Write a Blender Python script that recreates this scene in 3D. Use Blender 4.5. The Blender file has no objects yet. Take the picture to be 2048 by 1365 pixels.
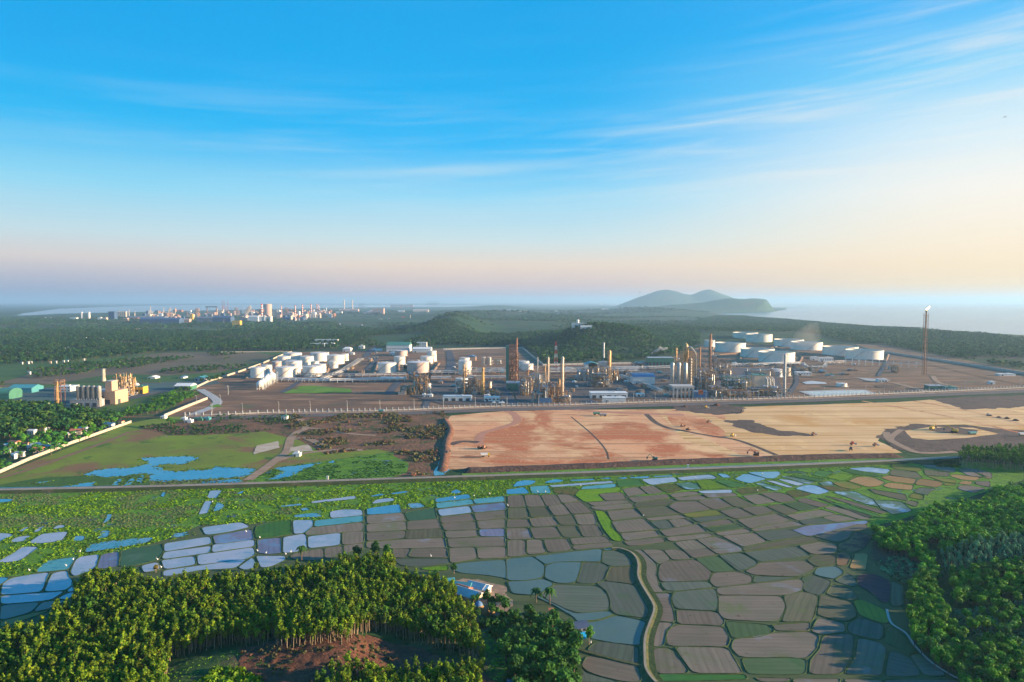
import bpy, math, random
import numpy as np
from mathutils import Vector
from mathutils.geometry import tessellate_polygon
random.seed(7); rng = np.random.default_rng(11)
SC = bpy.context.scene; COL = SC.collection
# ------------------------------------------------------------------ camera, sky, sun, exposure
H = 135.0; F = 1365.33; HOR = 603.0
TH = math.atan((682.5 - HOR) / F)
cd = bpy.data.cameras.new('camera'); cam = bpy.data.objects.new('camera', cd); COL.objects.link(cam)
cd.sensor_width = 36; cd.lens = 24; cd.clip_start = 1; cd.clip_end = 150000
cam.location = (0, 0, H); cam.rotation_euler = (math.pi / 2 - TH, 0, 0)
SC.camera = cam
SC.view_settings.view_transform = 'Standard'; SC.view_settings.look = 'None'
SC.view_settings.exposure = 1.5; SC.view_settings.gamma = 1.0; SC.view_settings.use_curve_mapping = False
SC.cycles.use_denoising = True; SC.cycles.max_bounces = 4; SC.cycles.diffuse_bounces = 2
SC.cycles.glossy_bounces = 2; SC.cycles.transmission_bounces = 2; SC.cycles.volume_bounces = 0
SC.cycles.transparent_max_bounces = 4; SC.cycles.sample_clamp_indirect = 4
SUN_EL = math.radians(11.5); SUN_AZ = math.radians(93.0)      # azimuth clockwise from +Y
sd = bpy.data.lights.new('sun', 'SUN'); sun = bpy.data.objects.new('sun', sd); COL.objects.link(sun)
sd.energy = 5.0; sd.angle = math.radians(0.6); sd.color = (1.0, 0.74, 0.46)
_d = Vector((math.sin(SUN_AZ) * math.cos(SUN_EL), math.cos(SUN_AZ) * math.cos(SUN_EL), math.sin(SUN_EL)))
sun.rotation_euler = _d.to_track_quat('Z', 'Y').to_euler()

def lin(c):
    return tuple(((v / 255) / 12.92 if v / 255 <= 0.04045 else ((v / 255 + 0.055) / 1.055) ** 2.4) for v in c) + (1,)

w = bpy.data.worlds.new('World'); SC.world = w; w.use_nodes = True
nt = w.node_tree; nt.nodes.clear(); N = nt.nodes; L = nt.links
def wn(t, **k):
    n = N.new(t)
    for a, b in k.items(): setattr(n, a, b)
    return n
def wmath(op, a, b=None, c=None, clamp=False):
    n = N.new('ShaderNodeMath'); n.operation = op; n.use_clamp = clamp
    for i, v in enumerate((a, b, c)):
        if v is None: continue
        if isinstance(v, (int, float)): n.inputs[i].default_value = v
        else: L.new(v, n.inputs[i])
    return n.outputs[0]
def wramp(fac, stops):
    r = N.new('ShaderNodeValToRGB'); e = r.color_ramp.elements
    while len(e) < len(stops): e.new(0.5)
    for i, (p, c) in enumerate(stops): e[i].position = p; e[i].color = lin(c)
    L.new(fac, r.inputs[0]); return r.outputs[0]
tc = wn('ShaderNodeTexCoord'); sp = wn('ShaderNodeSeparateXYZ'); L.new(tc.outputs['Generated'], sp.inputs[0])
X, Y_, Z_ = sp.outputs
el = wmath('ARCTAN2', Z_, wmath('SQRT', wmath('ADD', wmath('MULTIPLY', X, X), wmath('MULTIPLY', Y_, Y_))))
az = wmath('ARCTAN2', X, Y_)
e = wmath('DIVIDE', el, math.radians(28.0), clamp=True)       # 0 at the horizon, 1 at 28 degrees
k = 1 / 28.0
left = wramp(e, [(0, (138, 156, 188)), (1.5*k, (184, 184, 200)), (3.2*k, (222, 212, 208)), (5.0*k, (200, 224, 232)), (8.5*k, (140, 216, 246)),
                 (12.5*k, (30, 186, 246)), (17.5*k, (0, 170, 240)), (1, (0, 156, 230))])
mid = wramp(e, [(0, (186, 178, 198)), (1.4*k, (222, 198, 192)), (3.0*k, (240, 220, 202)), (5.0*k, (208, 228, 232)), (8.5*k, (150, 218, 248)),
                (12.5*k, (30, 186, 250)), (17.5*k, (0, 174, 243)), (1, (0, 158, 232))])
right = wramp(e, [(0, (246, 218, 196)), (1.2*k, (255, 222, 172)), (4*k, (255, 236, 208)), (8*k, (250, 246, 238)), (12*k, (214, 238, 250)),
                  (16*k, (130, 212, 252)), (20*k, (60, 184, 250)), (1, (6, 154, 242))])
def wmix(f, a, b):
    n = N.new('ShaderNodeMix'); n.data_type = 'RGBA'
    if isinstance(f, (int, float)): n.inputs[0].default_value = f
    else: L.new(f, n.inputs[0])
    for s, v in ((n.inputs[6], a), (n.inputs[7], b)):
        if isinstance(v, tuple): s.default_value = v
        else: L.new(v, s)
    return n.outputs[2]
def wrange(v, a, b):
    n = N.new('ShaderNodeMapRange'); n.interpolation_type = 'SMOOTHSTEP'
    L.new(v, n.inputs[0]); n.inputs[1].default_value = a; n.inputs[2].default_value = b; return n.outputs[0]
c = wmix(wrange(az, -0.62, -0.1), left, mid)
c = wmix(wrange(az, 0.05, 0.66), c, right)
# thin cirrus: noise over azimuth and elevation, drawn out sideways and tilted
def cirrus(sx, sy, tilt, seed, det, dist):
    cb = N.new('ShaderNodeCombineXYZ')
    L.new(wmath('MULTIPLY', az, sx), cb.inputs[0])
    L.new(wmath('MULTIPLY', wmath('ADD', el, wmath('MULTIPLY', az, tilt)), sy), cb.inputs[1]); cb.inputs[2].default_value = seed
    n = N.new('ShaderNodeTexNoise'); n.inputs['Scale'].default_value = 1; n.inputs['Detail'].default_value = det
    n.inputs['Roughness'].default_value = 0.56; n.inputs['Distortion'].default_value = dist
    L.new(cb.outputs[0], n.inputs[0]); return n.outputs[0]
f1 = wmath('MULTIPLY', wrange(cirrus(2.0, 34, -0.03, 3.1, 8, 0.35), 0.44, 0.74), wrange(cirrus(1.3, 6, 0.1, 9.7, 3, 0), 0.30, 0.62))
f2 = wmath('MULTIPLY', wrange(cirrus(4, 46, -0.08, 5.5, 10, 0.8), 0.46, 0.8), wrange(az, -0.7, 0.3))
f3 = wmath('MULTIPLY', wrange(cirrus(1.2, 14, -0.02, 14.2, 6, 0.2), 0.42, 0.7), 0.10)
veil = wmath('MULTIPLY', wmath('ADD', wmath('ADD', wmath('MULTIPLY', f1, 0.62), wmath('MULTIPLY', f2, 0.42)), f3, clamp=True), wrange(el, 0.05, 0.13))
veil = wmath('MULTIPLY', veil, wmath('SUBTRACT', 1.0, wmath('MULTIPLY', wrange(wmath('SUBTRACT', el, wmath('MULTIPLY', wrange(az, 0.1, 0.6), 0.12)), 0.17, 0.33), 0.95)))
cl = wmix(wrange(az, 0.0, 0.6), lin((196, 226, 240)), lin((246, 242, 236)))
c = wmix(wmath('MULTIPLY', veil, 0.75, clamp=True), c, cl)
bg1 = wn('ShaderNodeBackground'); L.new(c, bg1.inputs[0]); bg1.inputs[1].default_value = 0.36
sky = wn('ShaderNodeTexSky'); sky.sky_type = 'NISHITA'; sky.sun_disc = False
sky.sun_elevation = SUN_EL; sky.sun_rotation = SUN_AZ; sky.altitude = 0; sky.air_density = 1.2; sky.dust_density = 1.5
bg2 = wn('ShaderNodeBackground'); L.new(sky.outputs[0], bg2.inputs[0]); bg2.inputs[1].default_value = 0.06
ms = wn('ShaderNodeMixShader'); ms.inputs[0].default_value = 0.03
L.new(bg1.outputs[0], ms.inputs[1]); L.new(bg2.outputs[0], ms.inputs[2])
wo = wn('ShaderNodeOutputWorld'); L.new(ms.outputs[0], wo.inputs[0])

# ------------------------------------------------------------------ helpers: places
ct, st = math.cos(TH), math.sin(TH)
def G(x, y, z=0.0):
    dx = (x - 1024) / F; dy = (682.5 - y) / F
    d = (dx, ct + dy * st, -st + dy * ct)
    t = (z - H) / d[2]
    return (d[0] * t, d[1] * t)
def mpp(Y): return Y / F                      # metres per photo pixel at depth Y
def T(ox, oy, s): return lambda x, y: (ox + x / s, oy + y / s)
def P(tile, s):
    out = []
    for q in s.split():
        a, b = q.split(','); out.append(tile(float(a), float(b)))
    return out
full = lambda x, y: (x, y)
T1 = T(0, 960, 4); T2 = T(512, 940, 4); T3 = T(924, 920, 4); T4 = T(1336, 900, 4); T5 = T(1000, 1100, 4); T6 = T(1436, 1100, 4)
T7 = T(1648, 880, 5.12); T8 = T(0, 800, 2.9257); T9 = T(650, 800, 2.9257); T10 = T(1348, 800, 2.9257)
A1 = T(0, 560, 3.938); A2 = T(380, 560, 3.938); A3 = T(760, 560, 3.938); A4 = T(1140, 560, 3.938); A5 = T(1528, 560, 3.938)
def world(pts, z=0): return [G(x, y, z) for x, y in pts]
def pip(px, py, poly):
    inside = np.zeros(len(px), bool); n = len(poly)
    for i in range(n):
        x1, y1 = poly[i]; x2, y2 = poly[(i + 1) % n]
        if y1 == y2: continue
        c_ = ((y1 > py) != (y2 > py)) & (px < (x2 - x1) * (py - y1) / (y2 - y1) + x1)
        inside ^= c_
    return inside
def pdist(px, py, poly, closed=True):
    d = np.full(np.shape(px), 1e18); n = len(poly)
    for i in range(n if closed else n - 1):
        ax, ay = poly[i]; bx, by = poly[(i + 1) % n]
        vx, vy = bx - ax, by - ay; q = max(vx * vx + vy * vy, 1e-9)
        t = np.clip(((px - ax) * vx + (py - ay) * vy) / q, 0, 1)
        d = np.minimum(d, (px - ax - t * vx) ** 2 + (py - ay - t * vy) ** 2)
    return np.sqrt(d)
def sstep(x): x = np.clip(x, 0, 1); return x * x * (3 - 2 * x)
# value noise on a lattice
_lat = rng.random((256, 256))
def vnoise(x, y, s):
    x = np.asarray(x, float) / s + 1000; y = np.asarray(y, float) / s + 1000
    xi = np.floor(x).astype(int); yi = np.floor(y).astype(int); fx = sstep(x - xi); fy = sstep(y - yi)
    g = lambda a, b: _lat[a % 256, b % 256]
    return (g(xi, yi) * (1 - fx) + g(xi + 1, yi) * fx) * (1 - fy) + (g(xi, yi + 1) * (1 - fx) + g(xi + 1, yi + 1) * fx) * fy
def fbm(x, y, s, o=4): return sum(vnoise(x, y, s / 2 ** i) / 2 ** i for i in range(o)) / sum(1 / 2 ** i for i in range(o))

# ------------------------------------------------------------------ helpers: objects
def tag(o, label=None, cat=None, group=None, kind=None):
    if label: o['label'] = label
    if cat: o['category'] = cat
    if group: o['group'] = group
    if kind: o['kind'] = kind
    return o
def thing(name, label, cat, loc=(0, 0, 0), rz=0, group=None):
    o = bpy.data.objects.new(name, None); COL.objects.link(o); o.empty_display_size = 1
    o.location = loc; o.rotation_euler = (0, 0, rz); return tag(o, label, cat, group)
def dup(root, loc, rz=None, label=None, sc=None, group=None):
    r = root.copy(); COL.objects.link(r); r.location = loc
    if rz is not None: r.rotation_euler = (0, 0, rz)
    if sc is not None: r.scale = sc if isinstance(sc, tuple) else (sc, sc, sc)
    if label: r['label'] = label
    if group: r['group'] = group
    for ch in list(root.children):
        c_ = ch.copy(); COL.objects.link(c_); c_.parent = r
        for g in ch.children:
            d_ = g.copy(); COL.objects.link(d_); d_.parent = c_
    return r
class MB:
    def __init__(s): s.v = []; s.f = []; s.m = []; s.mi = 0
    def add(s, vs, fs):
        o = len(s.v); s.v += [tuple(q) for q in vs]; s.f += [tuple(i + o for i in f) for f in fs]; s.m += [s.mi] * len(fs); return s
    def box(s, x0, y0, z0, x1, y1, z1):
        return s.add([(x0, y0, z0), (x1, y0, z0), (x1, y1, z0), (x0, y1, z0), (x0, y0, z1), (x1, y0, z1), (x1, y1, z1), (x0, y1, z1)],
                     [(0, 3, 2, 1), (4, 5, 6, 7), (0, 1, 5, 4), (1, 2, 6, 5), (2, 3, 7, 6), (3, 0, 4, 7)])
    def cb(s, cx, cy, cz, w, d, h): return s.box(cx - w / 2, cy - d / 2, cz, cx + w / 2, cy + d / 2, cz + h)
    def lathe(s, cx, cy, prof, n=16, cap=True):
        vs = []; fs = []
        for r, z in prof:
            for i in range(n):
                a = 2 * math.pi * i / n; vs.append((cx + r * math.cos(a), cy + r * math.sin(a), z))
        for j in range(len(prof) - 1):
            for i in range(n):
                fs.append((j * n + i, j * n + (i + 1) % n, (j + 1) * n + (i + 1) % n, (j + 1) * n + i))
        if cap:
            fs.append(tuple(range(n))[::-1]); fs.append(tuple((len(prof) - 1) * n + i for i in range(n)))
        return s.add(vs, fs)
    def cyl(s, cx, cy, z0, z1, r, r2=None, n=14): return s.lathe(cx, cy, [(r, z0), (r2 if r2 is not None else r, z1)], n)
    def ball(s, cx, cy, cz, r, n=14, m=8, sz=1.0, lo=-1.0):
        pr = []
        for j in range(m + 1):
            t = math.asin(lo) + (math.pi / 2 - math.asin(lo)) * j / m
            pr.append((max(r * math.cos(t), 0.001), cz + r * sz * math.sin(t)))
        return s.lathe(cx, cy, pr, n)
    def tube(s, p, q, r, n=6, r2=None):
        p = Vector(p); q = Vector(q); d = (q - p)
        if d.length < 1e-6: return s
        d.normalize(); u = d.orthogonal().normalized(); v = d.cross(u); vs = []
        for c_, rr in ((p, r), (q, r2 if r2 is not None else r)):
            for i in range(n):
                a = 2 * math.pi * i / n; vs.append(c_ + (u * math.cos(a) + v * math.sin(a)) * rr)
        fs = [(i, (i + 1) % n, n + (i + 1) % n, n + i) for i in range(n)] + [tuple(range(n))[::-1], tuple(range(n, 2 * n))]
        return s.add(vs, fs)
    def pipe(s, pts, r, n=8):
        for a, b in zip(pts, pts[1:]): s.tube(a, b, r, n)
        return s
    def hcyl(s, x0, x1, y, z, r, n=12):                     # a lying vessel with domed ends along x
        k_ = r * 0.5
        s.tube((x0 + k_, y, z), (x1 - k_, y, z), r, n); s.tube((x0, y, z), (x0 + k_, y, z), r * .55, n, r); s.tube((x1 - k_, y, z), (x1, y, z), r, n, r * .55); return s
    def gable(s, x0, y0, z0, x1, y1, h, along='x', over=0.0):
        x0 -= over; x1 += over; y0 -= over; y1 += over
        if along == 'x':
            ym = (y0 + y1) / 2; vs = [(x0, y0, z0), (x1, y0, z0), (x1, y1, z0), (x0, y1, z0), (x0, ym, z0 + h), (x1, ym, z0 + h)]
            fs = [(0, 1, 5, 4), (2, 3, 4, 5), (1, 2, 5), (3, 0, 4), (0, 3, 2, 1)]
        else:
            xm = (x0 + x1) / 2; vs = [(x0, y0, z0), (x1, y0, z0), (x1, y1, z0), (x0, y1, z0), (xm, y0, z0 + h), (xm, y1, z0 + h)]
            fs = [(1, 2, 5, 4), (3, 0, 4, 5), (0, 1, 4), (2, 3, 5), (0, 3, 2, 1)]
        return s.add(vs, fs)
    def frame(s, x0, y0, z0, x1, y1, z1, nx, ny, nz, t=0.5, brace=True):     # steel lattice
        xs = [x0 + (x1 - x0) * i / nx for i in range(nx + 1)]; ys = [y0 + (y1 - y0) * i / ny for i in range(ny + 1)]
        zs = [z0 + (z1 - z0) * i / nz for i in range(nz + 1)]
        for a in xs:
            for b in ys: s.box(a - t / 2, b - t / 2, z0, a + t / 2, b + t / 2, z1)
        for z in zs[1:]:
            for b in ys: s.box(x0, b - t * .45, z - t * .8, x1, b + t * .45, z - t * .02)
            for a in xs: s.box(a - t * .42, y0, z - t * .78, a + t * .42, y1, z - t * .04)
        if brace:
            for i in range(nx):
                for j in range(nz):
                    if (i + j) % 2 == 0:
                        for b in (ys[0], ys[-1]): s.tube((xs[i], b, zs[j]), (xs[i + 1], b, zs[j + 1]), t * .35, 4)
        return s
    def build(s, name, mats, parent=None, smooth=False, loc=None):
        me = bpy.data.meshes.new(name); me.from_pydata(s.v, [], s.f)
        for m_ in (mats if isinstance(mats, (list, tuple)) else [mats]): me.materials.append(m_)
        if any(s.m): me.polygons.foreach_set('material_index', s.m)
        if smooth: me.shade_smooth() if not hasattr(me, 'set_sharp_from_angle') else (me.shade_smooth(), me.set_sharp_from_angle(angle=math.radians(40)))
        me.update(); o = bpy.data.objects.new(name, me); COL.objects.link(o)
        if parent is not None: o.parent = parent
        if loc is not None: o.location = loc
        return o
def npmesh(name, V, Fc, mats, mi=None, tint=None, smooth=False, parent=None):
    """V (n,3); Fc (m,k) all faces of one size; tint per vertex."""
    me = bpy.data.meshes.new(name); n, (m, kk) = len(V), Fc.shape
    me.vertices.add(n); me.vertices.foreach_set('co', np.ascontiguousarray(V, np.float32).ravel())
    me.loops.add(m * kk); me.loops.foreach_set('vertex_index', np.ascontiguousarray(Fc, np.int32).ravel())
    me.polygons.add(m); me.polygons.foreach_set('loop_start', np.arange(0, m * kk, kk, dtype=np.int32))
    if mi is not None: me.polygons.foreach_set('material_index', np.ascontiguousarray(mi, np.int32))
    for m_ in mats: me.materials.append(m_)
    me.update(calc_edges=True)
    if tint is not None:
        a = me.attributes.new('tint', 'FLOAT', 'POINT'); a.data.foreach_set('value', np.ascontiguousarray(tint, np.float32))
    if smooth: me.shade_smooth()
    o = bpy.data.objects.new(name, me); COL.objects.link(o)
    if parent is not None: o.parent = parent
    return o

# ------------------------------------------------------------------ helpers: materials
class NT:
    def __init__(s, name):
        s.m = bpy.data.materials.new(name); s.m.use_nodes = True; s.t = s.m.node_tree; s.b = s.t.nodes['Principled BSDF']
        s.b.inputs['Specular IOR Level'].default_value = 0.25
    def n(s, t): return s.t.nodes.new(t)
    def l(s, a, b): s.t.links.new(a, b)
    def pos(s, st=(1, 1, 1), rot=0.0):
        g = s.n('ShaderNodeNewGeometry'); mp = s.n('ShaderNodeMapping'); mp.inputs['Scale'].default_value = st
        mp.inputs['Rotation'].default_value = (0, 0, rot); s.l(g.outputs['Position'], mp.inputs[0]); return mp.outputs[0]
    def uv(s):
        u = s.n('ShaderNodeUVMap'); u.uv_map = 'uv'; return u.outputs[0]
    def attr(s, nm='tint', out='Fac'):
        a = s.n('ShaderNodeAttribute'); a.attribute_name = nm; return a.outputs[out]
    def noise(s, v, sc, det=5, ro=0.55, dist=0):
        t = s.n('ShaderNodeTexNoise'); t.inputs['Scale'].default_value = sc; t.inputs['Detail'].default_value = det
        t.inputs['Roughness'].default_value = ro; t.inputs['Distortion'].default_value = dist; s.l(v, t.inputs[0]); return t.outputs[0]
    def rng(s, v, a, b, c=0.0, d=1.0, smooth=True):
        r = s.n('ShaderNodeMapRange'); r.interpolation_type = 'SMOOTHSTEP' if smooth else 'LINEAR'; s.l(v, r.inputs[0])
        for i, q in enumerate((a, b, c, d)): r.inputs[i + 1].default_value = q
        return r.outputs[0]
    def mix(s, f, a, b, mode='MIX'):
        x = s.n('ShaderNodeMix'); x.data_type = 'RGBA'; x.blend_type = mode
        if isinstance(f, (int, float)): x.inputs[0].default_value = f
        else: s.l(f, x.inputs[0])
        for k_, q in ((6, a), (7, b)):
            if isinstance(q, (tuple, list)): x.inputs[k_].default_value = tuple(q[:3]) + (1,)
            else: s.l(q, x.inputs[k_])
        return x.outputs[2]
    def bump(s, h, st, dist=1.0):
        b = s.n('ShaderNodeBump'); b.inputs['Strength'].default_value = st; b.inputs['Distance'].default_value = dist
        s.l(h, b.inputs['Height']); s.l(b.outputs[0], s.b.inputs['Normal'])
    def math(s, op, a, b):
        x = s.n('ShaderNodeMath'); x.operation = op
        for i, q in enumerate((a, b)):
            if isinstance(q, (int, float)): x.inputs[i].default_value = q
            else: s.l(q, x.inputs[i])
        return x.outputs[0]
    def end(s, col, rough=0.9, spec=None, metal=0):
        if isinstance(col, (tuple, list)): s.b.inputs['Base Color'].default_value = tuple(col[:3]) + (1,)
        else: s.l(col, s.b.inputs['Base Color'])
        s.b.inputs['Roughness'].default_value = rough; s.b.inputs['Metallic'].default_value = metal
        if spec is not None: s.b.inputs['Specular IOR Level'].default_value = spec
        return s.m
def gmat(name, a, b, s1, over=(), rough=0.92, bump=0.0, bs=1.0, st=(1, 1, 1), rot=0, tint=False, spec=0.2, bd=1.0):
    t = NT(name); p = t.pos(st, rot)
    c_ = t.mix(t.rng(t.noise(p, s1, 7), 0.34, 0.66), a, b)
    for o in over:
        col, sc, lo, hi = o[:4]; p2 = t.pos(o[4], o[5] if len(o) > 5 else 0) if len(o) > 4 else p
        c_ = t.mix(t.rng(t.noise(p2, sc, 8, 0.6, 0.4), lo, hi), c_, col)
    if tint:
        k_ = t.n('ShaderNodeVectorMath'); k_.operation = 'SCALE'; t.l(c_, k_.inputs[0]); t.l(t.attr(), k_.inputs[3]); c_ = k_.outputs[0]
    if bump: t.bump(t.noise(p, bs, 6, 0.65), bump, bd)
    return t.end(c_, rough, spec)
def pmat(name, col, rough=0.6, var=0.12, sc=0.25, metal=0.0, st=(1, 1, 1), dirt=None, spec=0.35):
    t = NT(name); p = t.pos(st)
    f = t.rng(t.noise(p, sc, 5), 0.3, 0.7)
    c_ = t.mix(f, tuple(v * (1 - var) for v in col[:3]), tuple(min(1, v * (1 + var)) for v in col[:3]))
    if dirt: c_ = t.mix(t.rng(t.noise(t.pos((1, 1, .25)), sc * 2.3, 6, .65), 0.52, 0.75), c_, dirt)
    return t.end(c_, rough, spec, metal)
# ------------------------------------------------------------------ terrain
def W_at(x, Y): return (x - 1024) / F * Y * 1.0017
HILLS = []
def hill(x, Y, top, sx, sy, tree=8):
    HILLS.append((W_at(x, Y), Y, H - (top - HOR) * Y / F - tree, sx * Y / F, sy))
hill(1150, 2080, 650, 33, 170); hill(1200, 2100, 654, 30, 160); hill(1250, 2080, 654, 30, 150); hill(1295, 2040, 672, 26, 130); hill(1100, 2300, 684, 36, 170); hill(1040, 2250, 690, 40, 160)
hill(1040, 2650, 668, 34, 220); hill(985, 2750, 676, 40, 250)
hill(905, 3300, 624, 40, 380, 0); hill(870, 3300, 655, 60, 420, 0); hill(960, 3500, 652, 60, 380); hill(800, 3700, 666, 60, 350)
hill(1010, 5600, 620, 70, 350, 0); hill(880, 5200, 628, 60, 350, 0); hill(1130, 4600, 634, 60, 350, 0); hill(690, 4300, 640, 55, 500); hill(620, 3100, 672, 75, 260); hill(560, 3000, 680, 60, 250)
hill(470, 2900, 680, 80, 240); hill(100, 2900, 668, 90, 420); hill(30, 3300, 660, 70, 400); hill(170, 3300, 668, 60, 300); hill(370, 3300, 672, 90, 300)
hill(355, 7200, 622, 15, 160); hill(990, 12500, 611, 40, 500, 0); hill(1330, 3600, 662, 80, 300, 0); hill(1230, 5200, 636, 60, 500)
hill(1320, 7200, 618, 60, 600, 0); hill(1250, 7800, 618, 50, 600, 0)
# headland and the island hills behind it
for x, top, s_ in ((1545, 603.5, 17), (1515, 601.5, 20), (1475, 600.5, 30), (1430, 605, 34), (1385, 609, 34), (1340, 611, 34), (1290, 613, 34)): hill(x, 9300, top + 5.5, s_, 420, 0)
for x, top, s_ in ((1300, 592, 22), (1330, 588, 22), (1360, 592, 22), (1405, 587, 22), (1430, 592, 24), (1465, 598, 22), (1265, 599, 20)): hill(x, 14500, top + 6.5, s_, 600, 0)
SEA1 = [(x, y) for x, y in world([(2700, 768), (2200, 694), (2048, 674), (1900, 662), (1700, 648), (1560, 637), (1450, 630.5), (1418, 628.5), (1440, 627),
        (1500, 625.5), (1545, 624), (1574, 619.5), (1573, 616)])] + [(W_at(1560, 16000), 12500), (W_at(1500, 16000), 16500), (W_at(1240, 17000), 17000), (W_at(1180, 60000), 60000), (90000, 60000), (90000, 800)]
BAY = world([(30, 632), (127, 629.5), (250, 626.5), (330, 624), (380, 622), (520, 619), (700, 615.5), (900, 614), (980, 611.5), (860, 610.4), (600, 609.6), (440, 609.8), (300, 611.6), (200, 614.8), (120, 617.8), (46, 627)])
PH = [(12, 1252), (65, 1242), (100, 1230), (112, 1205), (148, 1190), (152, 1155), (200, 1134), (250, 1132), (320, 1152), (425, 1139), (510, 1137), (550, 1130), (662, 1115), (700, 1100),
      (787, 1098), (795, 1130), (840, 1137), (900, 1155), (950, 1200), (985, 1250)]
HILLP = [G(x, y, 8) for x, y in PH] + [G(1040, 1300, 4), G(1130, 1365, 0), G(1160, 1420, 0), (60, 150), (60, 60), (-400, 60), (-400, 300), G(-120, 1262, 8)]
RP = [(1740, 1050), (1830, 1030), (1858, 1000), (1905, 998), (1960, 992), (1990, 968), (2060, 955)]
RHILL = [G(x, y, 4) for x, y in RP] + [(430, 545), (700, 520), (700, 40), (245, 40), G(1985, 1400), G(1911, 1352), G(1850, 1300), G(1812, 1262), G(1800, 1215), G(1815, 1160), G(1775, 1110), G(1735, 1075)]
YARD = world([(100, 900), (0, 835), (0, 735), (150, 725), (215, 718), (330, 706), (443, 703), (583, 703), (700, 697), (900, 695), (1044, 696), (1085, 729), (1268, 727), (1340, 716), (1400, 694), (1500, 672), (1764, 690), (2048, 742), (2300, 790), (2300, 900)])
def hgt(X, Y):
    X = np.asarray(X, float); Y = np.asarray(Y, float); z = np.zeros(np.broadcast(X, Y).shape)
    for hx, hy, hz, sx, sy in HILLS:
        z = z + hz * np.exp(-((X - hx) / sx) ** 2 / 2 - ((Y - hy) / sy) ** 2 / 2) * (1 if hy > 9000 else .8)
    # a refinery sits on the flat: hills only start behind it
    z = z * sstep(np.where(pip(X.ravel(), Y.ravel(), YARD).reshape(X.shape), 0, pdist(X, Y, YARD)) / 160) * (Y > 1300) if (Y > 1300).any() else z
    far = sstep((Y - 2050 - 0.05 * np.abs(X)) / 500)
    mill = (1 - sstep(np.abs(Y - 5300) / 1700 * 1.0 - .1)) * (1 - sstep((X + 0.10 * Y) / 500))
    z = z + far * sstep((11000 - Y) / 3000) * (fbm(X, Y, 620, 4) - 0.36) * 30 * (fbm(X + 900, Y, 1500, 2) > 0) * (1 - 0.6 * sstep((X - 500) / 900)) * (1 - mill) * (1 + 1.0 * sstep((X + 500) / 600) * sstep((9000 - Y) / 2500))
    z = np.where(Y > 1900, np.maximum(z, 0), z)
    nr = Y < 1200
    d = pdist(X, Y, HILLP); ins = pip(X.ravel(), Y.ravel(), HILLP).reshape(X.shape)
    zl = 12 * sstep((d - 12) / 75) + 7 * sstep(d / 40) * (fbm(X, Y, 42, 3) - .5) * 2
    zl = zl * (0.30 + 0.70 * sstep((X + 140) / 110))
    # the cut clearing falls towards the viewer
    cx, cy = G(760, 1330, 12)
    zl = zl - 9 * np.exp(-((X + 58) / 34) ** 2 / 2 - ((Y - 205) / 18) ** 2 / 2)
    z = z + np.where(ins & nr, np.maximum(zl, 0), 0)
    d = pdist(X, Y, RHILL); ins = pip(X.ravel(), Y.ravel(), RHILL).reshape(X.shape)
    hh = 8 * sstep(d / 90) + 3 * sstep(d / 40) * (fbm(X + 70, Y, 50, 3) - .5) * 2
    hh = hh + 4 * np.exp(-((X - 420) / 85) ** 2 / 2 - ((Y - 225) / 105) ** 2 / 2) * sstep(d / 60)
    z = z + np.where(ins & nr, np.maximum(hh, 0), 0)
    s1 = pip(X.ravel(), Y.ravel(), SEA1).reshape(X.shape); d1 = pdist(X, Y, SEA1) if (Y > 1500).any() else z * 0 + 1e9
    s2 = pip(X.ravel(), Y.ravel(), BAY).reshape(X.shape)
    isl = sum((hz * np.exp(-((X - hx) / sx) ** 2 / 2 - ((Y - hy) / sy) ** 2 / 2) for hx, hy, hz, sx, sy in HILLS if hy > 13000), 0)
    z = np.where(s1, np.where((Y > 12000) & (isl > 16), isl, -9.0), z)
    shore = sstep(d1 / (0.012 * Y + 20))
    z = np.where((~s1) & (Y > 3000), z * shore + (1 - shore) * 0.5, z)
    rough = (fbm(X, Y, 420, 4) - .5) * 70 * np.clip(z / 160, 0, 1)
    z = np.where((Y > 7500) & ~s1, np.maximum(z + rough, 0.6), z)
    return np.where(s2, -9.0, z)
def hz1(x, y): return float(hgt(np.array([x]), np.array([y]))[0])

rows = np.concatenate([[-150, -40, 40, 90, 140, 180], np.geomspace(190, 60000, 560)]); cols = np.tan(np.linspace(-1.02, 1.02, 640))
gx = np.outer(np.maximum(rows, 480), cols); gy = np.repeat(rows[:, None], len(cols), 1)
gz = hgt(gx, gy); V = np.stack([gx, gy, gz], -1).reshape(-1, 3)
nr_, nc_ = gx.shape; ii = (np.arange(nr_ - 1)[:, None] * nc_ + np.arange(nc_ - 1)[None, :]).ravel()
FC = np.stack([ii, ii + 1, ii + nc_ + 1, ii + nc_], -1)
base_m = gmat('ground_cover', (.030, .075, .018), (.016, .05, .016), .006,
              [((.10, .065, .035), .0028, .56, .66), ((.028, .06, .02), .02, .45, .7), ((.07, .11, .02), .0011, .55, .7), ((.022, .03, .012), .09, .5, .75)], bump=.5, bs=.12, bd=4)
tag(npmesh('terrain', V, FC, [base_m], smooth=True), kind='structure')
# sea
t = NT('sea_water'); p = t.pos((1, 1.0, 1))
t.b.inputs['IOR'].default_value = 1.33
rip = t.noise(t.pos((.02, .05, 1)), 1, 6, .7)
t.bump(rip, .22, 3.0)
sea_m = t.end(t.mix(t.rng(t.noise(t.pos((.00018, .0012, 1)), 1, 5), .4, .62), (.035, .10, .17), (.05, .14, .22)), .16, .5)
mb = MB(); mb.add([(-90000, 1400, -1.5), (90000, 1400, -1.5), (90000, 60000, -1.5), (-90000, 60000, -1.5)], [(0, 1, 2, 3)])
tag(mb.build('sea', sea_m), kind='structure')
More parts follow.
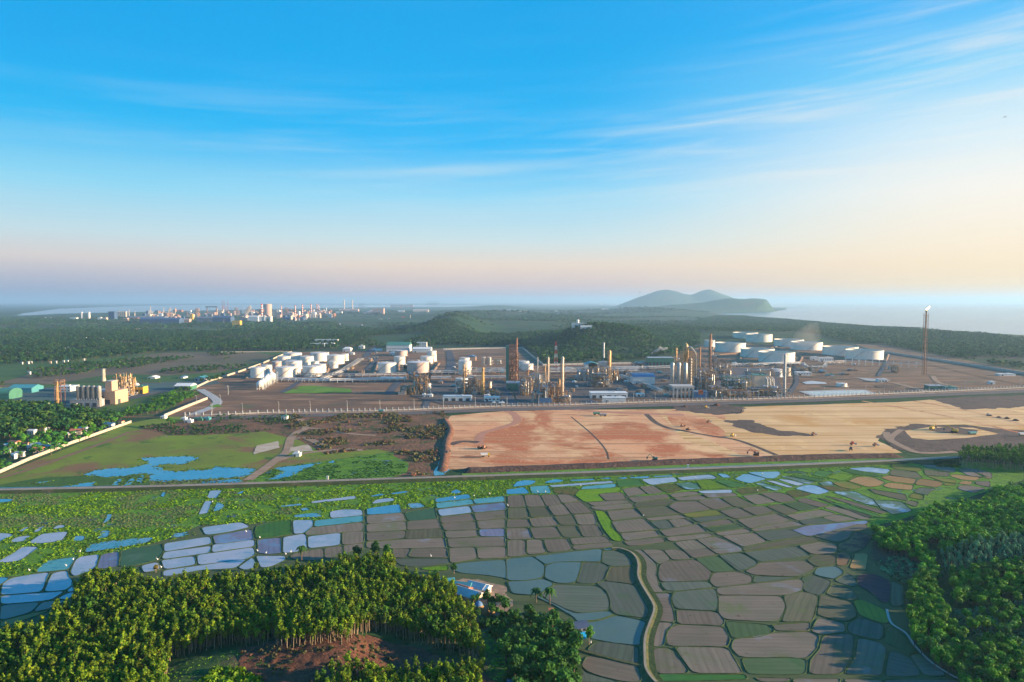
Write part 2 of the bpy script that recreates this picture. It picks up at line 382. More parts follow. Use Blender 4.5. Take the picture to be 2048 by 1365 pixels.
# ------------------------------------------------------------------ sheets laid on the flat ground
_z = [0]
def noisy(pts, amp, step):
    out = []; n = len(pts)
    for i in range(n):
        a, b = pts[i], pts[(i + 1) % n]; d = math.dist(a, b); k_ = max(1, min(60, int(d / step)))
        for j in range(k_):
            t_ = j / k_; q = (a[0] + (b[0] - a[0]) * t_, a[1] + (b[1] - a[1]) * t_)
            if amp and (j or True):
                q = (q[0] + (float(fbm(q[0], q[1], step * 3, 3)) - .5) * 2 * amp, q[1] + (float(fbm(q[0] + 333, q[1] + 77, step * 3, 3)) - .5) * 2 * amp)
            out.append(q)
    return out
def sheet(name, pts, m, amp=0, step=8, z=None, kind='structure', px=True):
    pts = world(pts) if px else pts
    if amp: pts = noisy(pts, amp, step)
    _z[0] += 1
    if z is None: z = 0.03 + 0.006 * _z[0]
    vs = [Vector((x, y, z)) for x, y in pts]; tr = tessellate_polygon([vs])
    me = bpy.data.meshes.new(name); me.from_pydata(vs, [], [tuple(q) for q in tr]); me.materials.append(m)
    me.update()
    import bmesh
    b = bmesh.new(); b.from_mesh(me); bmesh.ops.recalc_face_normals(b, faces=b.faces)
    if b.faces and sum(f.normal.z for f in b.faces) < 0: bmesh.ops.reverse_faces(b, faces=b.faces)
    b.to_mesh(me); b.free()
    o = bpy.data.objects.new(name, me); COL.objects.link(o); return tag(o, kind=kind)
def ribbon_pts(pts, w_):
    out = []; n = len(pts)
    for i in range(n):
        a = pts[max(i - 1, 0)]; b = pts[min(i + 1, n - 1)]; dx, dy = b[0] - a[0], b[1] - a[1]; d = math.hypot(dx, dy) or 1
        out.append((pts[i][0] - dy / d * w_ / 2, pts[i][1] + dx / d * w_ / 2, pts[i][0] + dy / d * w_ / 2, pts[i][1] - dx / d * w_ / 2))
    return out
def smoothline(pts, n=6):
    out = []
    for i in range(len(pts) - 1):
        p0 = pts[max(i - 1, 0)]; p1 = pts[i]; p2 = pts[i + 1]; p3 = pts[min(i + 2, len(pts) - 1)]
        for j in range(n):
            t_ = j / n
            out.append(tuple(.5 * (2 * p1[k_] + (p2[k_] - p0[k_]) * t_ + (2 * p0[k_] - 5 * p1[k_] + 4 * p2[k_] - p3[k_]) * t_ ** 2 + (3 * p1[k_] - p0[k_] - 3 * p2[k_] + p3[k_]) * t_ ** 3) for k_ in (0, 1)))
    out.append(pts[-1]); return out
def path(name, pts, w_, m, z=None, h=0.0, px=True, smooth=True, base=None, kind='structure'):
    """a ribbon on the ground; with h it becomes an embankment whose sides slope out to width base"""
    pts = world(pts) if px else pts
    if smooth: pts = smoothline(pts)
    _z[0] += 1; z = (0.03 + 0.006 * _z[0]) if z is None else z
    mb = MB(); r = ribbon_pts(pts, w_)
    if h:
        r2 = ribbon_pts(pts, base or w_ + h * 5)
        for i in range(len(pts) - 1):
            a, b = r[i], r[i + 1]; c_, d = r2[i], r2[i + 1]
            mb.add([(a[0], a[1], h), (a[2], a[3], h), (b[2], b[3], h), (b[0], b[1], h)], [(0, 1, 2, 3)])
            mb.mi = 1
            mb.add([(c_[0], c_[1], -.1), (a[0], a[1], h), (b[0], b[1], h), (d[0], d[1], -.1)], [(0, 1, 2, 3)])
            mb.add([(a[2], a[3], h), (c_[2], c_[3], -.1), (d[2], d[3], -.1), (b[2], b[3], h)], [(0, 1, 2, 3)]); mb.mi = 0
    else:
        for i in range(len(pts) - 1):
            a, b = r[i], r[i + 1]; mb.add([(a[0], a[1], z), (a[2], a[3], z), (b[2], b[3], z), (b[0], b[1], z)], [(0, 1, 2, 3)])
    return tag(mb.build(name, m), kind=kind)
def drape(name, pts, m, step=2.0, dz=.12, z0=8, kind='structure', bump=.3):
    pts = [G(x, y, z0) for x, y in pts]; xs = [q[0] for q in pts]; ys = [q[1] for q in pts]
    ax = np.arange(min(xs) - step, max(xs) + step, step); ay = np.arange(min(ys) - step, max(ys) + step, step)
    X_, Y2 = np.meshgrid(ax, ay); inn = pip((X_ + step / 2 + (vnoise(X_, Y2, 4) - .5) * 3).ravel(), (Y2 + step / 2).ravel(), pts).reshape(X_.shape)[:-1, :-1]
    Z2 = hgt(X_, Y2) + dz + (fbm(X_, Y2, 2.2, 2)) * bump
    n = len(ax); i2 = (np.arange(len(ay) - 1)[:, None] * n + np.arange(n - 1)[None, :])[inn]
    Fq = np.stack([i2, i2 + 1, i2 + n + 1, i2 + n], -1); used, inv = np.unique(Fq, return_inverse=True)
    Vv = np.stack([X_, Y2, Z2], -1).reshape(-1, 3)[used]
    return tag(npmesh(name, Vv, inv.reshape(Fq.shape), [m], smooth=True), kind=kind)

# materials of the ground
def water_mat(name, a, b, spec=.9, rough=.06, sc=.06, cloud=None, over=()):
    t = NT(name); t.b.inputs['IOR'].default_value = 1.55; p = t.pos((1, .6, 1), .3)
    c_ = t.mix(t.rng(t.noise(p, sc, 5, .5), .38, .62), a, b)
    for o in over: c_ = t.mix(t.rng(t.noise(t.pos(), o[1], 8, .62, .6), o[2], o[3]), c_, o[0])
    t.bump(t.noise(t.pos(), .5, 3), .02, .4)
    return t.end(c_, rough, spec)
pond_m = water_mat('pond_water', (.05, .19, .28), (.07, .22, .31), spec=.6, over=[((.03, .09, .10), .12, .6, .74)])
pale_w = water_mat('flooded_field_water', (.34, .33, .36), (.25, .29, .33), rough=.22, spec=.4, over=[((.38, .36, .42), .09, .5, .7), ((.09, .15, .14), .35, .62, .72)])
weedy_w = water_mat('weedy_water', (.16, .26, .32), (.08, .22, .26), over=[((.05, .11, .02), .35, .52, .6), ((.02, .05, .02), .8, .6, .7)])
teal_w = water_mat('shallow_teal_water', (.075, .125, .11), (.09, .14, .12), rough=.45, spec=.25, over=[((.085, .13, .09), .06, .5, .7), ((.05, .085, .07), .5, .56, .75)])
def field_mat(name, a, b, stripe, over=(), dark=.55, fr=1.6, rough=.95):
    t = NT(name); u = t.uv()
    wv = t.n('ShaderNodeTexWave'); wv.inputs['Scale'].default_value = .11; wv.inputs['Distortion'].default_value = 1.6; wv.inputs['Detail'].default_value = 4
    wv.inputs['Detail Scale'].default_value = 1.2; t.l(u, wv.inputs[0])
    mp = t.n('ShaderNodeMapping'); mp.inputs['Scale'].default_value = (.8, .035, 1); t.l(u, mp.inputs[0])
    c_ = t.mix(t.rng(t.noise(t.pos(), .05, 6), .32, .68), a, b)
    c_ = t.mix(t.math('MULTIPLY', t.rng(t.noise(mp.outputs[0], .6, 5, .7), .35, .75), stripe), c_, tuple(v * dark for v in a))
    c_ = t.mix(t.math('MULTIPLY', t.rng(wv.outputs[1], .5, 1), stripe * .5), c_, tuple(v * dark for v in b))
    for o in over: c_ = t.mix(t.rng(t.noise(t.pos(), o[1], 8, .62, .5), o[2], o[3]), c_, o[0])
    k_ = t.n('ShaderNodeVectorMath'); k_.operation = 'SCALE'; t.l(c_, k_.inputs[0]); t.l(t.attr(), k_.inputs[3])
    t.bump(t.noise(mp.outputs[0], .8, 5, .7), .25, .3)
    return t.end(k_.outputs[0], rough, .15)
FM = {
 'W': pale_w, 'w': pond_m, 'V': weedy_w, 'T': water_mat('green_shallow_water', (.07, .22, .20), (.09, .25, .22), rough=.22, spec=.6, over=[((.05, .14, .07), .15, .5, .7)]),
 'S': teal_w,
 'P': field_mat('wet_mud', (.19, .16, .22), (.15, .16, .24), .7, [((.13, .2, .3), .06, .5, .62)], rough=.35),
 'M': field_mat('ploughed_mud', (.20, .155, .115), (.16, .14, .10), .55, [((.11, .13, .05), .05, .56, .72), ((.19, .19, .20), .04, .57, .7), ((.10, .07, .05), .25, .6, .72)]),
 'L': field_mat('olive_field', (.14, .125, .075), (.115, .12, .07), .7, [((.09, .13, .04), .06, .55, .75)]),
 'g': field_mat('grey_green_field', (.095, .125, .085), (.115, .125, .10), .6, [((.06, .12, .05), .05, .52, .75)]),
 'G': field_mat('young_rice', (.05, .16, .03), (.035, .13, .04), .5, [((.08, .2, .02), .05, .5, .7)]),
 'H': field_mat('muted_green_field', (.07, .125, .05), (.09, .135, .065), .6, [((.05, .11, .04), .05, .5, .7)]),
 'g2': field_mat('dark_rice', (.04, .11, .06), (.05, .13, .07), .4, [((.08, .16, .12), .05, .55, .75)]),
 'B': field_mat('lush_grass', (.16, .28, .01), (.11, .25, .015), .6, [((.06, .14, .02), .3, .52, .68)]),
 'Y': field_mat('yellowing_rice', (.20, .20, .035), (.14, .17, .035), .5, [((.22, .14, .05), .04, .5, .7)]),
 'O': field_mat('stubble', (.36, .20, .08), (.29, .19, .08), .5, [((.20, .18, .05), .06, .55, .75)]),
 'R': field_mat('rough_marsh_plot', (.10, .15, .02), (.15, .10, .04), .4, [((.04, .08, .02), .3, .48, .62)]),
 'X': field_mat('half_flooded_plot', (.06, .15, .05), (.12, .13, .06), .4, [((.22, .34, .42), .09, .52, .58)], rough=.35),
 'Z': field_mat('painted_cloud_mirror', (.24, .34, .42), (.10, .24, .38), .35, [((.34, .42, .48), .15, .5, .7)], rough=.15),  # pale cloud reflections are mixed into the base colour
 'E': field_mat('tilled_earth', (.24, .14, .07), (.2, .12, .07), .6, [((.07, .045, .045), .12, .5, .6)]),
 'D': field_mat('dark_tilled_earth', (.065, .045, .055), (.09, .06, .06), .9, [((.15, .10, .07), .2, .6, .7)]),
}
FIELDS = {k_: [] for k_ in FM}; ALLF = []
def fld(tile, txt):
    for ln in txt.strip().splitlines():
        ln = ln.strip()
        if not ln: continue
        ty, rest = ln.split(' ', 1); pts = P(tile, rest)
        if len(pts) < 3: continue
        FIELDS[ty].append(world(pts))
fld(T1, '''
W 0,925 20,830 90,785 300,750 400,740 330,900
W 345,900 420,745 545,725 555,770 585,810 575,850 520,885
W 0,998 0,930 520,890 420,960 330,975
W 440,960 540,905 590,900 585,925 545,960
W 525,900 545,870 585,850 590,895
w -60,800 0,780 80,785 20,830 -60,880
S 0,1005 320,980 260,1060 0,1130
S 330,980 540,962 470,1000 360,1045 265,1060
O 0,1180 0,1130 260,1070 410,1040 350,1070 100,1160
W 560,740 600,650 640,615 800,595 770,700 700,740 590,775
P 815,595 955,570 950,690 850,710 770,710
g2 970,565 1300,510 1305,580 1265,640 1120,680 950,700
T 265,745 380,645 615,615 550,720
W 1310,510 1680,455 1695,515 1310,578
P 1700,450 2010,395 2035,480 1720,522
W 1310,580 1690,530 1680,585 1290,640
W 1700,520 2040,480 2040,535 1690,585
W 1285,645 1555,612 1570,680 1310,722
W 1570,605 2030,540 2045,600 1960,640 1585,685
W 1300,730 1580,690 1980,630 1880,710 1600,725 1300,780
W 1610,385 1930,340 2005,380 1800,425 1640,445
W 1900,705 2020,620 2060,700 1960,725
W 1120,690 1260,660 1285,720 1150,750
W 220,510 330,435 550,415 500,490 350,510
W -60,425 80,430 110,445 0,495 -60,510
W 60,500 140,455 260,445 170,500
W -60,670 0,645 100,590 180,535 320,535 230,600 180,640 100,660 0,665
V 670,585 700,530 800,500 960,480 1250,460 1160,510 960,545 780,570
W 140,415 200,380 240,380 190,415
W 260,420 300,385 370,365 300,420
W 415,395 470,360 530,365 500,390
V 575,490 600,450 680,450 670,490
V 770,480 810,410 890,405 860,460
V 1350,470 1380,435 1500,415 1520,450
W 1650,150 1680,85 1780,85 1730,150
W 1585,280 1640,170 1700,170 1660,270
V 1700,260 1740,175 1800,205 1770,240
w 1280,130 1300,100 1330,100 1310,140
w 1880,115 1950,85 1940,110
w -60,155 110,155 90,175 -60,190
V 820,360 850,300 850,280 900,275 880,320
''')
fld(T2, '''
G 0,455 130,415 280,400 290,515 150,540 5,555 -10,520
W 295,405 460,402 455,455 385,510 300,515
T 470,405 860,365 862,415 465,458
M 460,462 862,420 862,488 680,505 400,528 395,508 455,455
W 215,540 385,512 405,530 412,628 330,660 215,670
P 10,560 200,542 208,668 90,680 12,665
W 415,535 675,505 675,605 420,630
M 685,505 862,488 862,590 690,605
M 270,690 330,665 540,628 540,720 430,730 290,720
M 545,628 690,610 695,690 550,715
M 700,608 860,590 862,635 740,660 700,690
W 0,690 80,690 240,690 235,725 110,780 30,785
W 590,335 700,318 850,320 860,365 720,380 592,390
w 885,310 1150,275 1165,345 890,362
M 885,368 1175,345 1200,410 890,438
g2 1190,345 1430,300 1450,395 1215,410
M 1212,412 1455,395 1480,470 1205,485
M 885,440 1200,412 1205,485 885,502
M 885,505 1205,488 1190,550 885,575
L 1205,488 1480,470 1505,545 1190,555
M 885,578 1190,555 1510,543 1530,625 1090,632 885,628
M 1090,632 1245,630 1215,700 1095,705
M 1245,630 1530,625 1540,705 1215,700
g 1095,708 1540,710 1550,755 1250,780 1150,765
B 1320,785 1530,765 1545,805 1450,810 1330,800
w 1435,232 1700,195 1725,230 1435,265
T 1437,268 1725,235 1745,275 1445,312
T 1735,235 1985,210 1990,255 1750,275
W 1450,320 1700,290 1730,345 1470,375
P 1715,290 1990,260 2000,320 1740,345
M 1472,378 1730,350 1755,410 1480,432
M 1745,350 1995,322 2005,390 1765,412
M 1480,432 1755,412 1775,480 1510,490
M 1765,412 2000,392 1995,465 1785,478
M 1510,492 1775,482 1780,535 1525,550
P 1785,478 1990,468 1995,535 1790,535
M 1530,550 1995,535 2000,615 1545,625
M 1545,628 1755,620 1770,715 1550,752
M 1765,620 1998,618 2005,705 1775,715
W 440,270 440,255 800,208 800,235
V 190,290 360,270 370,285 200,300
w 920,210 1010,190 1030,205 920,218
w 1070,190 1200,170 1230,180 1100,200
W 920,275 960,240 1090,225 1110,250
V 300,365 480,345 540,380 310,385
V 350,310 410,300 430,325 370,330
V 1210,270 1320,265 1360,300 1230,310
w 1550,185 1600,155 1650,180 1600,195
''')
fld(T3, '''
M 365,290 490,282 515,375 365,385
M 495,282 620,282 670,375 520,380
M 625,282 750,278 800,350 680,378
M 755,278 850,278 940,330 800,350
L 370,390 520,382 545,465 370,475
L 525,382 675,378 725,450 555,465
M 685,375 805,352 870,438 735,450
M 810,350 950,338 1045,425 880,438
M 370,478 530,475 560,540 355,545
M 535,470 725,452 780,525 565,540
L 735,452 885,440 925,522 790,525
M 890,440 1050,430 1080,500 1070,520 930,522
M 355,548 530,545 570,635 365,640
M 540,545 745,535 800,622 580,635
L 755,530 915,525 965,620 810,622
M 925,525 1085,522 1140,610 970,620
M 365,645 505,642 520,765 362,780
M 515,642 640,640 680,748 525,762
M 650,640 840,630 885,725 690,745
M 860,628 1140,612 1200,660 880,685
M 880,688 1200,662 1210,690 1150,705 895,725
S 570,775 850,742 1125,712 1110,820 960,815 750,818 670,840
S 1130,712 1210,703 1200,725 1135,725
S 350,795 565,775 665,845 645,945 500,970 360,968
S -90,850 0,828 345,800 360,960 350,950 200,925 0,910 -70,890
g 1130,728 1230,728 1310,755 1365,820 1365,848 1195,855 1115,825
L 1190,858 1370,852 1390,1000 1140,970
g 965,822 1110,825 1185,858 1135,968 1060,995 912,988
S 670,848 750,820 960,820 905,988 760,990 650,945
S 360,975 500,975 640,952 745,995 620,1080 550,1085 400,1075
M 1285,235 1405,218 1480,275 1325,295
M 1415,215 1530,208 1620,262 1490,280
R 1540,205 1700,190 1780,240 1650,272
X 1700,190 1840,180 1920,235 1800,240
W 1430,158 1700,140 1730,175 1510,205
W 1720,140 1980,118 2048,140 1740,170
G 1250,220 1235,165 1400,155 1470,205
W 690,205 1200,168 1220,185 720,222
T 960,215 1230,190 1235,220 950,245
B 900,285 940,240 1280,222 1275,250 1180,265 1090,275 1140,330 980,340
R 720,225 900,220 940,240 900,285 740,270
M 1090,275 1280,262 1320,320 1150,330
M 1000,345 1300,325 1360,345 1060,375
M 1020,378 1360,348 1370,385 1160,405 1060,400
M 1325,305 1640,275 1660,305 1380,345
L 1385,345 1680,308 1710,330 1640,365 1385,382
M 1160,410 1385,390 1450,460 1200,490
L 1395,385 1630,370 1750,435 1460,462
M 1665,275 1850,250 1910,268 1870,290 1680,305
M 1690,305 1920,280 1970,310 1720,330
M 1465,468 1745,440 1810,468 1500,490
M 1195,495 1450,470 1560,560 1250,585
g 1500,495 1640,480 1700,548 1580,558
M 1645,480 1800,470 1870,515 1710,545
M 1265,590 1555,565 1590,612 1300,650
M 1575,565 1890,515 1970,580 1630,615
M 1630,620 1970,590 2020,610 1850,640 1660,655
M 1290,655 1590,620 1640,658 1420,688 1330,690
B 1060,405 1140,415 1200,490 1195,540 1290,630 1280,655 1210,650 1140,570 1100,500
w 405,215 440,175 500,165 600,170 560,200 420,218
w 660,180 740,155 820,165 790,180 670,190
w 860,160 1060,150 1060,165 870,172
w 345,240 500,218 545,270 360,278
T 540,215 690,205 715,270 560,272
w 1070,150 1180,140 1200,155
w 1230,145 1330,138 1310,158
w 1340,140 1500,130 1500,148 1345,150
w 1520,130 1690,125 1690,135 1530,140
''')
fld(T5, '''
g 320,355 440,280 780,290 850,340 880,430 870,485 640,510 510,470 400,415
g 770,270 840,250 1080,285 1150,400 1190,480 1178,550 930,520 885,480 880,400 850,330
S 600,515 870,490 910,520 800,560 620,580 590,540 520,500 400,430 300,385 310,370
S 620,590 800,565 930,522 1172,570 1155,650 1125,770 900,745 780,725 700,700 660,640
g 780,730 1110,775 1115,920 960,895 740,830 690,800
M 700,845 960,900 1110,935 1140,1060 1000,1060 800,1010 700,975 650,930
g 570,1060 590,950 640,925 690,985 900,1045 960,1065
M 1060,0 1130,0 1260,120 1250,200 1275,300 1320,340 1215,345 1160,240 1160,110
M 1130,0 1290,0 1370,85 1285,115 1265,115
M 1300,0 1440,0 1540,75 1380,85
M 1450,0 1660,-10 1745,45 1545,72
M 1680,0 1930,-20 1940,15 1745,40
M 1285,115 1330,95 1540,80 1590,95 1695,185 1670,250 1280,260 1262,200
g 1280,262 1665,255 1720,305 1380,335 1310,320
M 1215,350 1370,345 1370,420 1405,585 1260,570 1285,490
g 1385,340 1720,310 1745,400 1735,490 1400,475 1370,400
M 1405,480 1740,495 1800,560 1790,612 1420,595
M 1262,575 1410,590 1330,650 1315,770 1215,780 1225,680
M 1330,670 1380,615 1440,600 1790,618 1840,720 1820,780 1330,770
M 1220,785 1375,785 1520,990 1255,1000
M 1390,775 1825,785 1950,995 1540,990
G 1240,1000 1960,1000 1990,1040 1265,1060
H 1560,72 1735,48 1890,170 1700,185
g 1745,45 1930,25 2060,100 2050,135 1940,170 1905,172
''')
fld(T4, '''
W 70,225 250,200 350,198 400,230 120,250
w 390,190 470,195 510,225 440,225
w 530,235 600,195 650,195 800,235 650,270
w 650,188 640,180 890,175 900,195 860,230 800,232
B 220,245 340,238 490,305 280,320
G 355,240 480,240 660,290 510,305
X 80,265 230,265 270,318 140,322
W 230,330 510,318 520,345 270,352
M 0,365 80,340 220,335 260,355 50,385
M 70,405 60,390 260,362 320,390 245,408
M 270,355 530,345 560,370 330,388
R 540,330 560,310 740,295 810,330 740,345 590,360
X 690,270 760,265 930,310 850,330
W 770,245 860,250 1010,300 960,305
W 870,235 960,238 1100,275 1030,290
Z 1010,310 1110,280 1180,285 1300,335 1210,360 1150,350
G 970,205 1060,205 1270,240 1200,255 1090,235
X 900,215 960,210 1190,260 1120,275
G 1150,200 1210,165 1330,185 1250,225
B 1270,225 1370,185 1500,210 1400,250
G 1370,160 1420,155 1730,210 1690,220 1500,200
Z 1440,150 1600,140 1780,158 1750,195 1650,185 1500,165
g2 930,175 1050,168 1130,190 940,190
O 1440,250 1520,215 1640,220 1740,260 1700,290 1600,300
Y 1310,265 1440,255 1560,300 1490,320 1380,300
X 1200,260 1310,250 1330,290 1250,300
R 1190,285 1330,290 1480,325 1300,330
O 1700,225 1760,205 1990,235 1970,275 1800,258
O 1720,290 1760,262 1970,285 1950,325 1780,310
Y 1780,125 1890,115 2020,140 2030,165 1990,178 1800,150
L 1770,200 1790,158 1990,180 2040,230 1900,225
L 1600,310 1900,360 1920,410 1850,400 1650,350
X 1640,400 1870,415 1960,490 1800,520 1700,470
X 1310,335 1480,330 1640,395 1700,465 1560,430
R 940,340 1000,320 1150,350 1120,370 1000,385
M 1250,370 1420,400 1760,500 1700,515
G 1270,420 1440,440 1700,530 1640,535
L 1190,385 1270,400 1640,535 1600,545
M 235,412 330,392 410,385 520,455 360,480
L 420,385 560,375 690,442 590,462 530,458
M 590,370 720,355 870,420 700,442
M 730,350 860,340 960,360 1030,410 890,425
M 1040,400 1090,385 1300,445 1220,465 1035,412
M 0,455 50,420 230,412 350,480 110,515
Y 110,518 350,485 400,490 430,522 180,545
M 405,490 570,468 690,535 530,555
M 580,465 770,450 850,500 700,528
L 780,450 900,435 1060,495 930,520
H 915,430 1050,415 1220,470 1060,495
M 1240,465 1330,450 1630,540 1600,560 1530,558
M 940,525 1230,478 1350,515 1040,570
M 1230,540 1350,515 1530,560 1340,582
g 1045,570 1225,540 1335,580 1090,605
P 1010,640 1100,610 1600,565 1600,590 1160,690 1100,690 980,638
M 545,560 870,512 990,565 660,635
M 660,640 780,600 1000,570 1090,605 690,655
g 180,548 430,525 475,550 250,585
M 240,590 480,555 540,590 300,625
H 305,628 550,590 610,625 360,660
M 370,665 620,628 680,660 410,690
M 0,560 130,550 220,600 50,628
M 45,740 215,720 390,840 200,865
M 220,715 390,695 590,785 590,815 400,840
M 420,690 690,665 800,735 600,780
g 690,660 960,635 1100,690 810,735
L 605,785 1110,690 1230,730 600,815
M 1150,690 1500,600 1590,595 1590,640 1480,650 1450,710 1360,745
g 600,820 1030,770 1150,850 740,900
M 1040,770 1230,735 1350,755 1360,800 1330,832 1150,838
L 1110,885 1170,840 1330,838 1350,870 1340,920 1190,940
g 405,845 590,820 730,905 600,970
M 610,975 740,905 1100,888 1185,950 1070,1018 690,1005
M 360,985 550,975 675,1015 670,1070 380,1105 330,1050
g 690,1010 1060,1022 680,1070
M 385,1108 680,1075 1060,1035 1090,1070 1080,1125 960,1165 400,1165
S 1170,1000 1190,945 1340,928 1415,980 1330,1040
g 1325,1050 1430,985 1490,1020 1520,1070 1490,1105
g 1070,1025 1165,998 1310,1055 1250,1160 1200,1170 1085,1130
E 1350,760 1450,720 1500,650 1640,690 1570,790 1480,825 1380,800
E 1350,930 1350,820 1400,810 1470,850 1440,930
O 1450,950 1490,850 1480,830 1600,830 1590,970
''')
fld(T6, '''
D 1110,205 1240,190 1380,250 1390,300 1370,430 1320,430 1200,330 1120,290
L 1385,250 1480,290 1490,450 1400,460 1375,430
M 0,370 500,370 545,450 490,580 50,560 0,500
L 520,370 690,335 800,372 790,440 770,530 750,575 500,580 550,470
L 820,370 850,370 1070,420 1120,530 1035,580 790,525
Y 1080,410 1150,400 1350,490 1375,590 1310,590 1130,525
L 910,275 1080,315 1130,385 1070,410 865,360
H 60,570 410,600 460,655 330,700 110,712
M 425,600 745,580 740,650 470,650
M 800,540 1015,585 1025,660 820,682 745,650
g 1040,590 1135,540 1330,600 1320,700 1290,730 1090,685 1040,655
H 1350,620 1400,610 1490,690 1600,820 1520,832 1320,735
M 480,660 740,655 820,695 800,780 720,870 170,860 105,790 115,720
H 180,870 560,860 715,880 700,1000 240,1000
M 840,690 1035,665 1090,690 1070,850 1000,1000 725,1000 740,880 820,790
M 1115,700 1290,740 1350,790 1310,1010 1010,1000 1090,870
M 1365,805 1500,840 1590,920 1630,1015 1330,1015
M 1520,840 1620,830 1840,1010 1650,1015
M 290,1025 600,1030 560,1060 340,1062
M 610,1030 985,1035 980,1070 600,1070
M 1020,1035 1310,1040 1310,1070 1020,1070
M 1330,1040 1900,1040 1950,1070 1330,1070
''')
fld(T7, '''
M 980,260 1100,260 1350,290 1340,340 1220,320
L 1020,300 1300,340 1270,380 1040,365
O 1280,370 1340,355 1610,390 1560,420 1400,410
Y 1040,370 1100,370 1360,420 1350,445 1230,435
O 950,420 990,400 1200,430 1220,460 1150,490 930,460
M 1355,300 1500,310 1640,390 1480,370
M 1380,285 1560,300 1720,340 1720,400 1600,350
O 1600,345 1720,350 1720,400 1670,400
O 1370,450 1420,420 1520,430 1500,465
Y 1230,440 1350,450 1340,470 1230,470
M 1540,430 1700,425 1710,490 1560,460
M 1360,500 1390,470 1500,470 1660,500 1540,550
g 910,540 970,490 1150,500 1080,540 1060,570
Y 860,590 900,550 1030,570 1020,620
L 820,650 880,620 970,640 950,690
''')

def inset(poly, d):
    n = len(poly); A = sum(poly[i][0] * poly[(i + 1) % n][1] - poly[(i + 1) % n][0] * poly[i][1] for i in range(n)) / 2
    if A < 0: poly = poly[::-1]
    out = []
    for i in range(n):
        a, b, c_ = poly[i - 1], poly[i], poly[(i + 1) % n]
        d1 = (b[0] - a[0], b[1] - a[1]); d2 = (c_[0] - b[0], c_[1] - b[1]); l1 = math.hypot(*d1) or 1; l2 = math.hypot(*d2) or 1
        n1 = (-d1[1] / l1, d1[0] / l1); n2 = (-d2[1] / l2, d2[0] / l2); bx, by = n1[0] + n2[0], n1[1] + n2[1]; bl = bx * bx + by * by
        k_ = min(2 * d / max(bl, .25), 3 * d) if bl else d
        out.append((b[0] + bx * k_, b[1] + by * k_))
    return out
def rounded(poly, r=3.0, n=3):
    """cut each corner with a short curve, as earthen banks have"""
    out = []; m_ = len(poly)
    for i in range(m_):
        a, b, c_ = poly[i - 1], poly[i], poly[(i + 1) % m_]
        l1 = math.dist(a, b); l2 = math.dist(b, c_); r1 = min(r, l1 * .35); r2 = min(r, l2 * .35)
        p = (b[0] + (a[0] - b[0]) * r1 / l1, b[1] + (a[1] - b[1]) * r1 / l1); q = (b[0] + (c_[0] - b[0]) * r2 / l2, b[1] + (c_[1] - b[1]) * r2 / l2)
        for j in range(n + 1):
            t_ = j / n; out.append(tuple((1 - t_) ** 2 * p[k_] + 2 * t_ * (1 - t_) * b[k_] + t_ * t_ * q[k_] for k_ in (0, 1)))
    return out
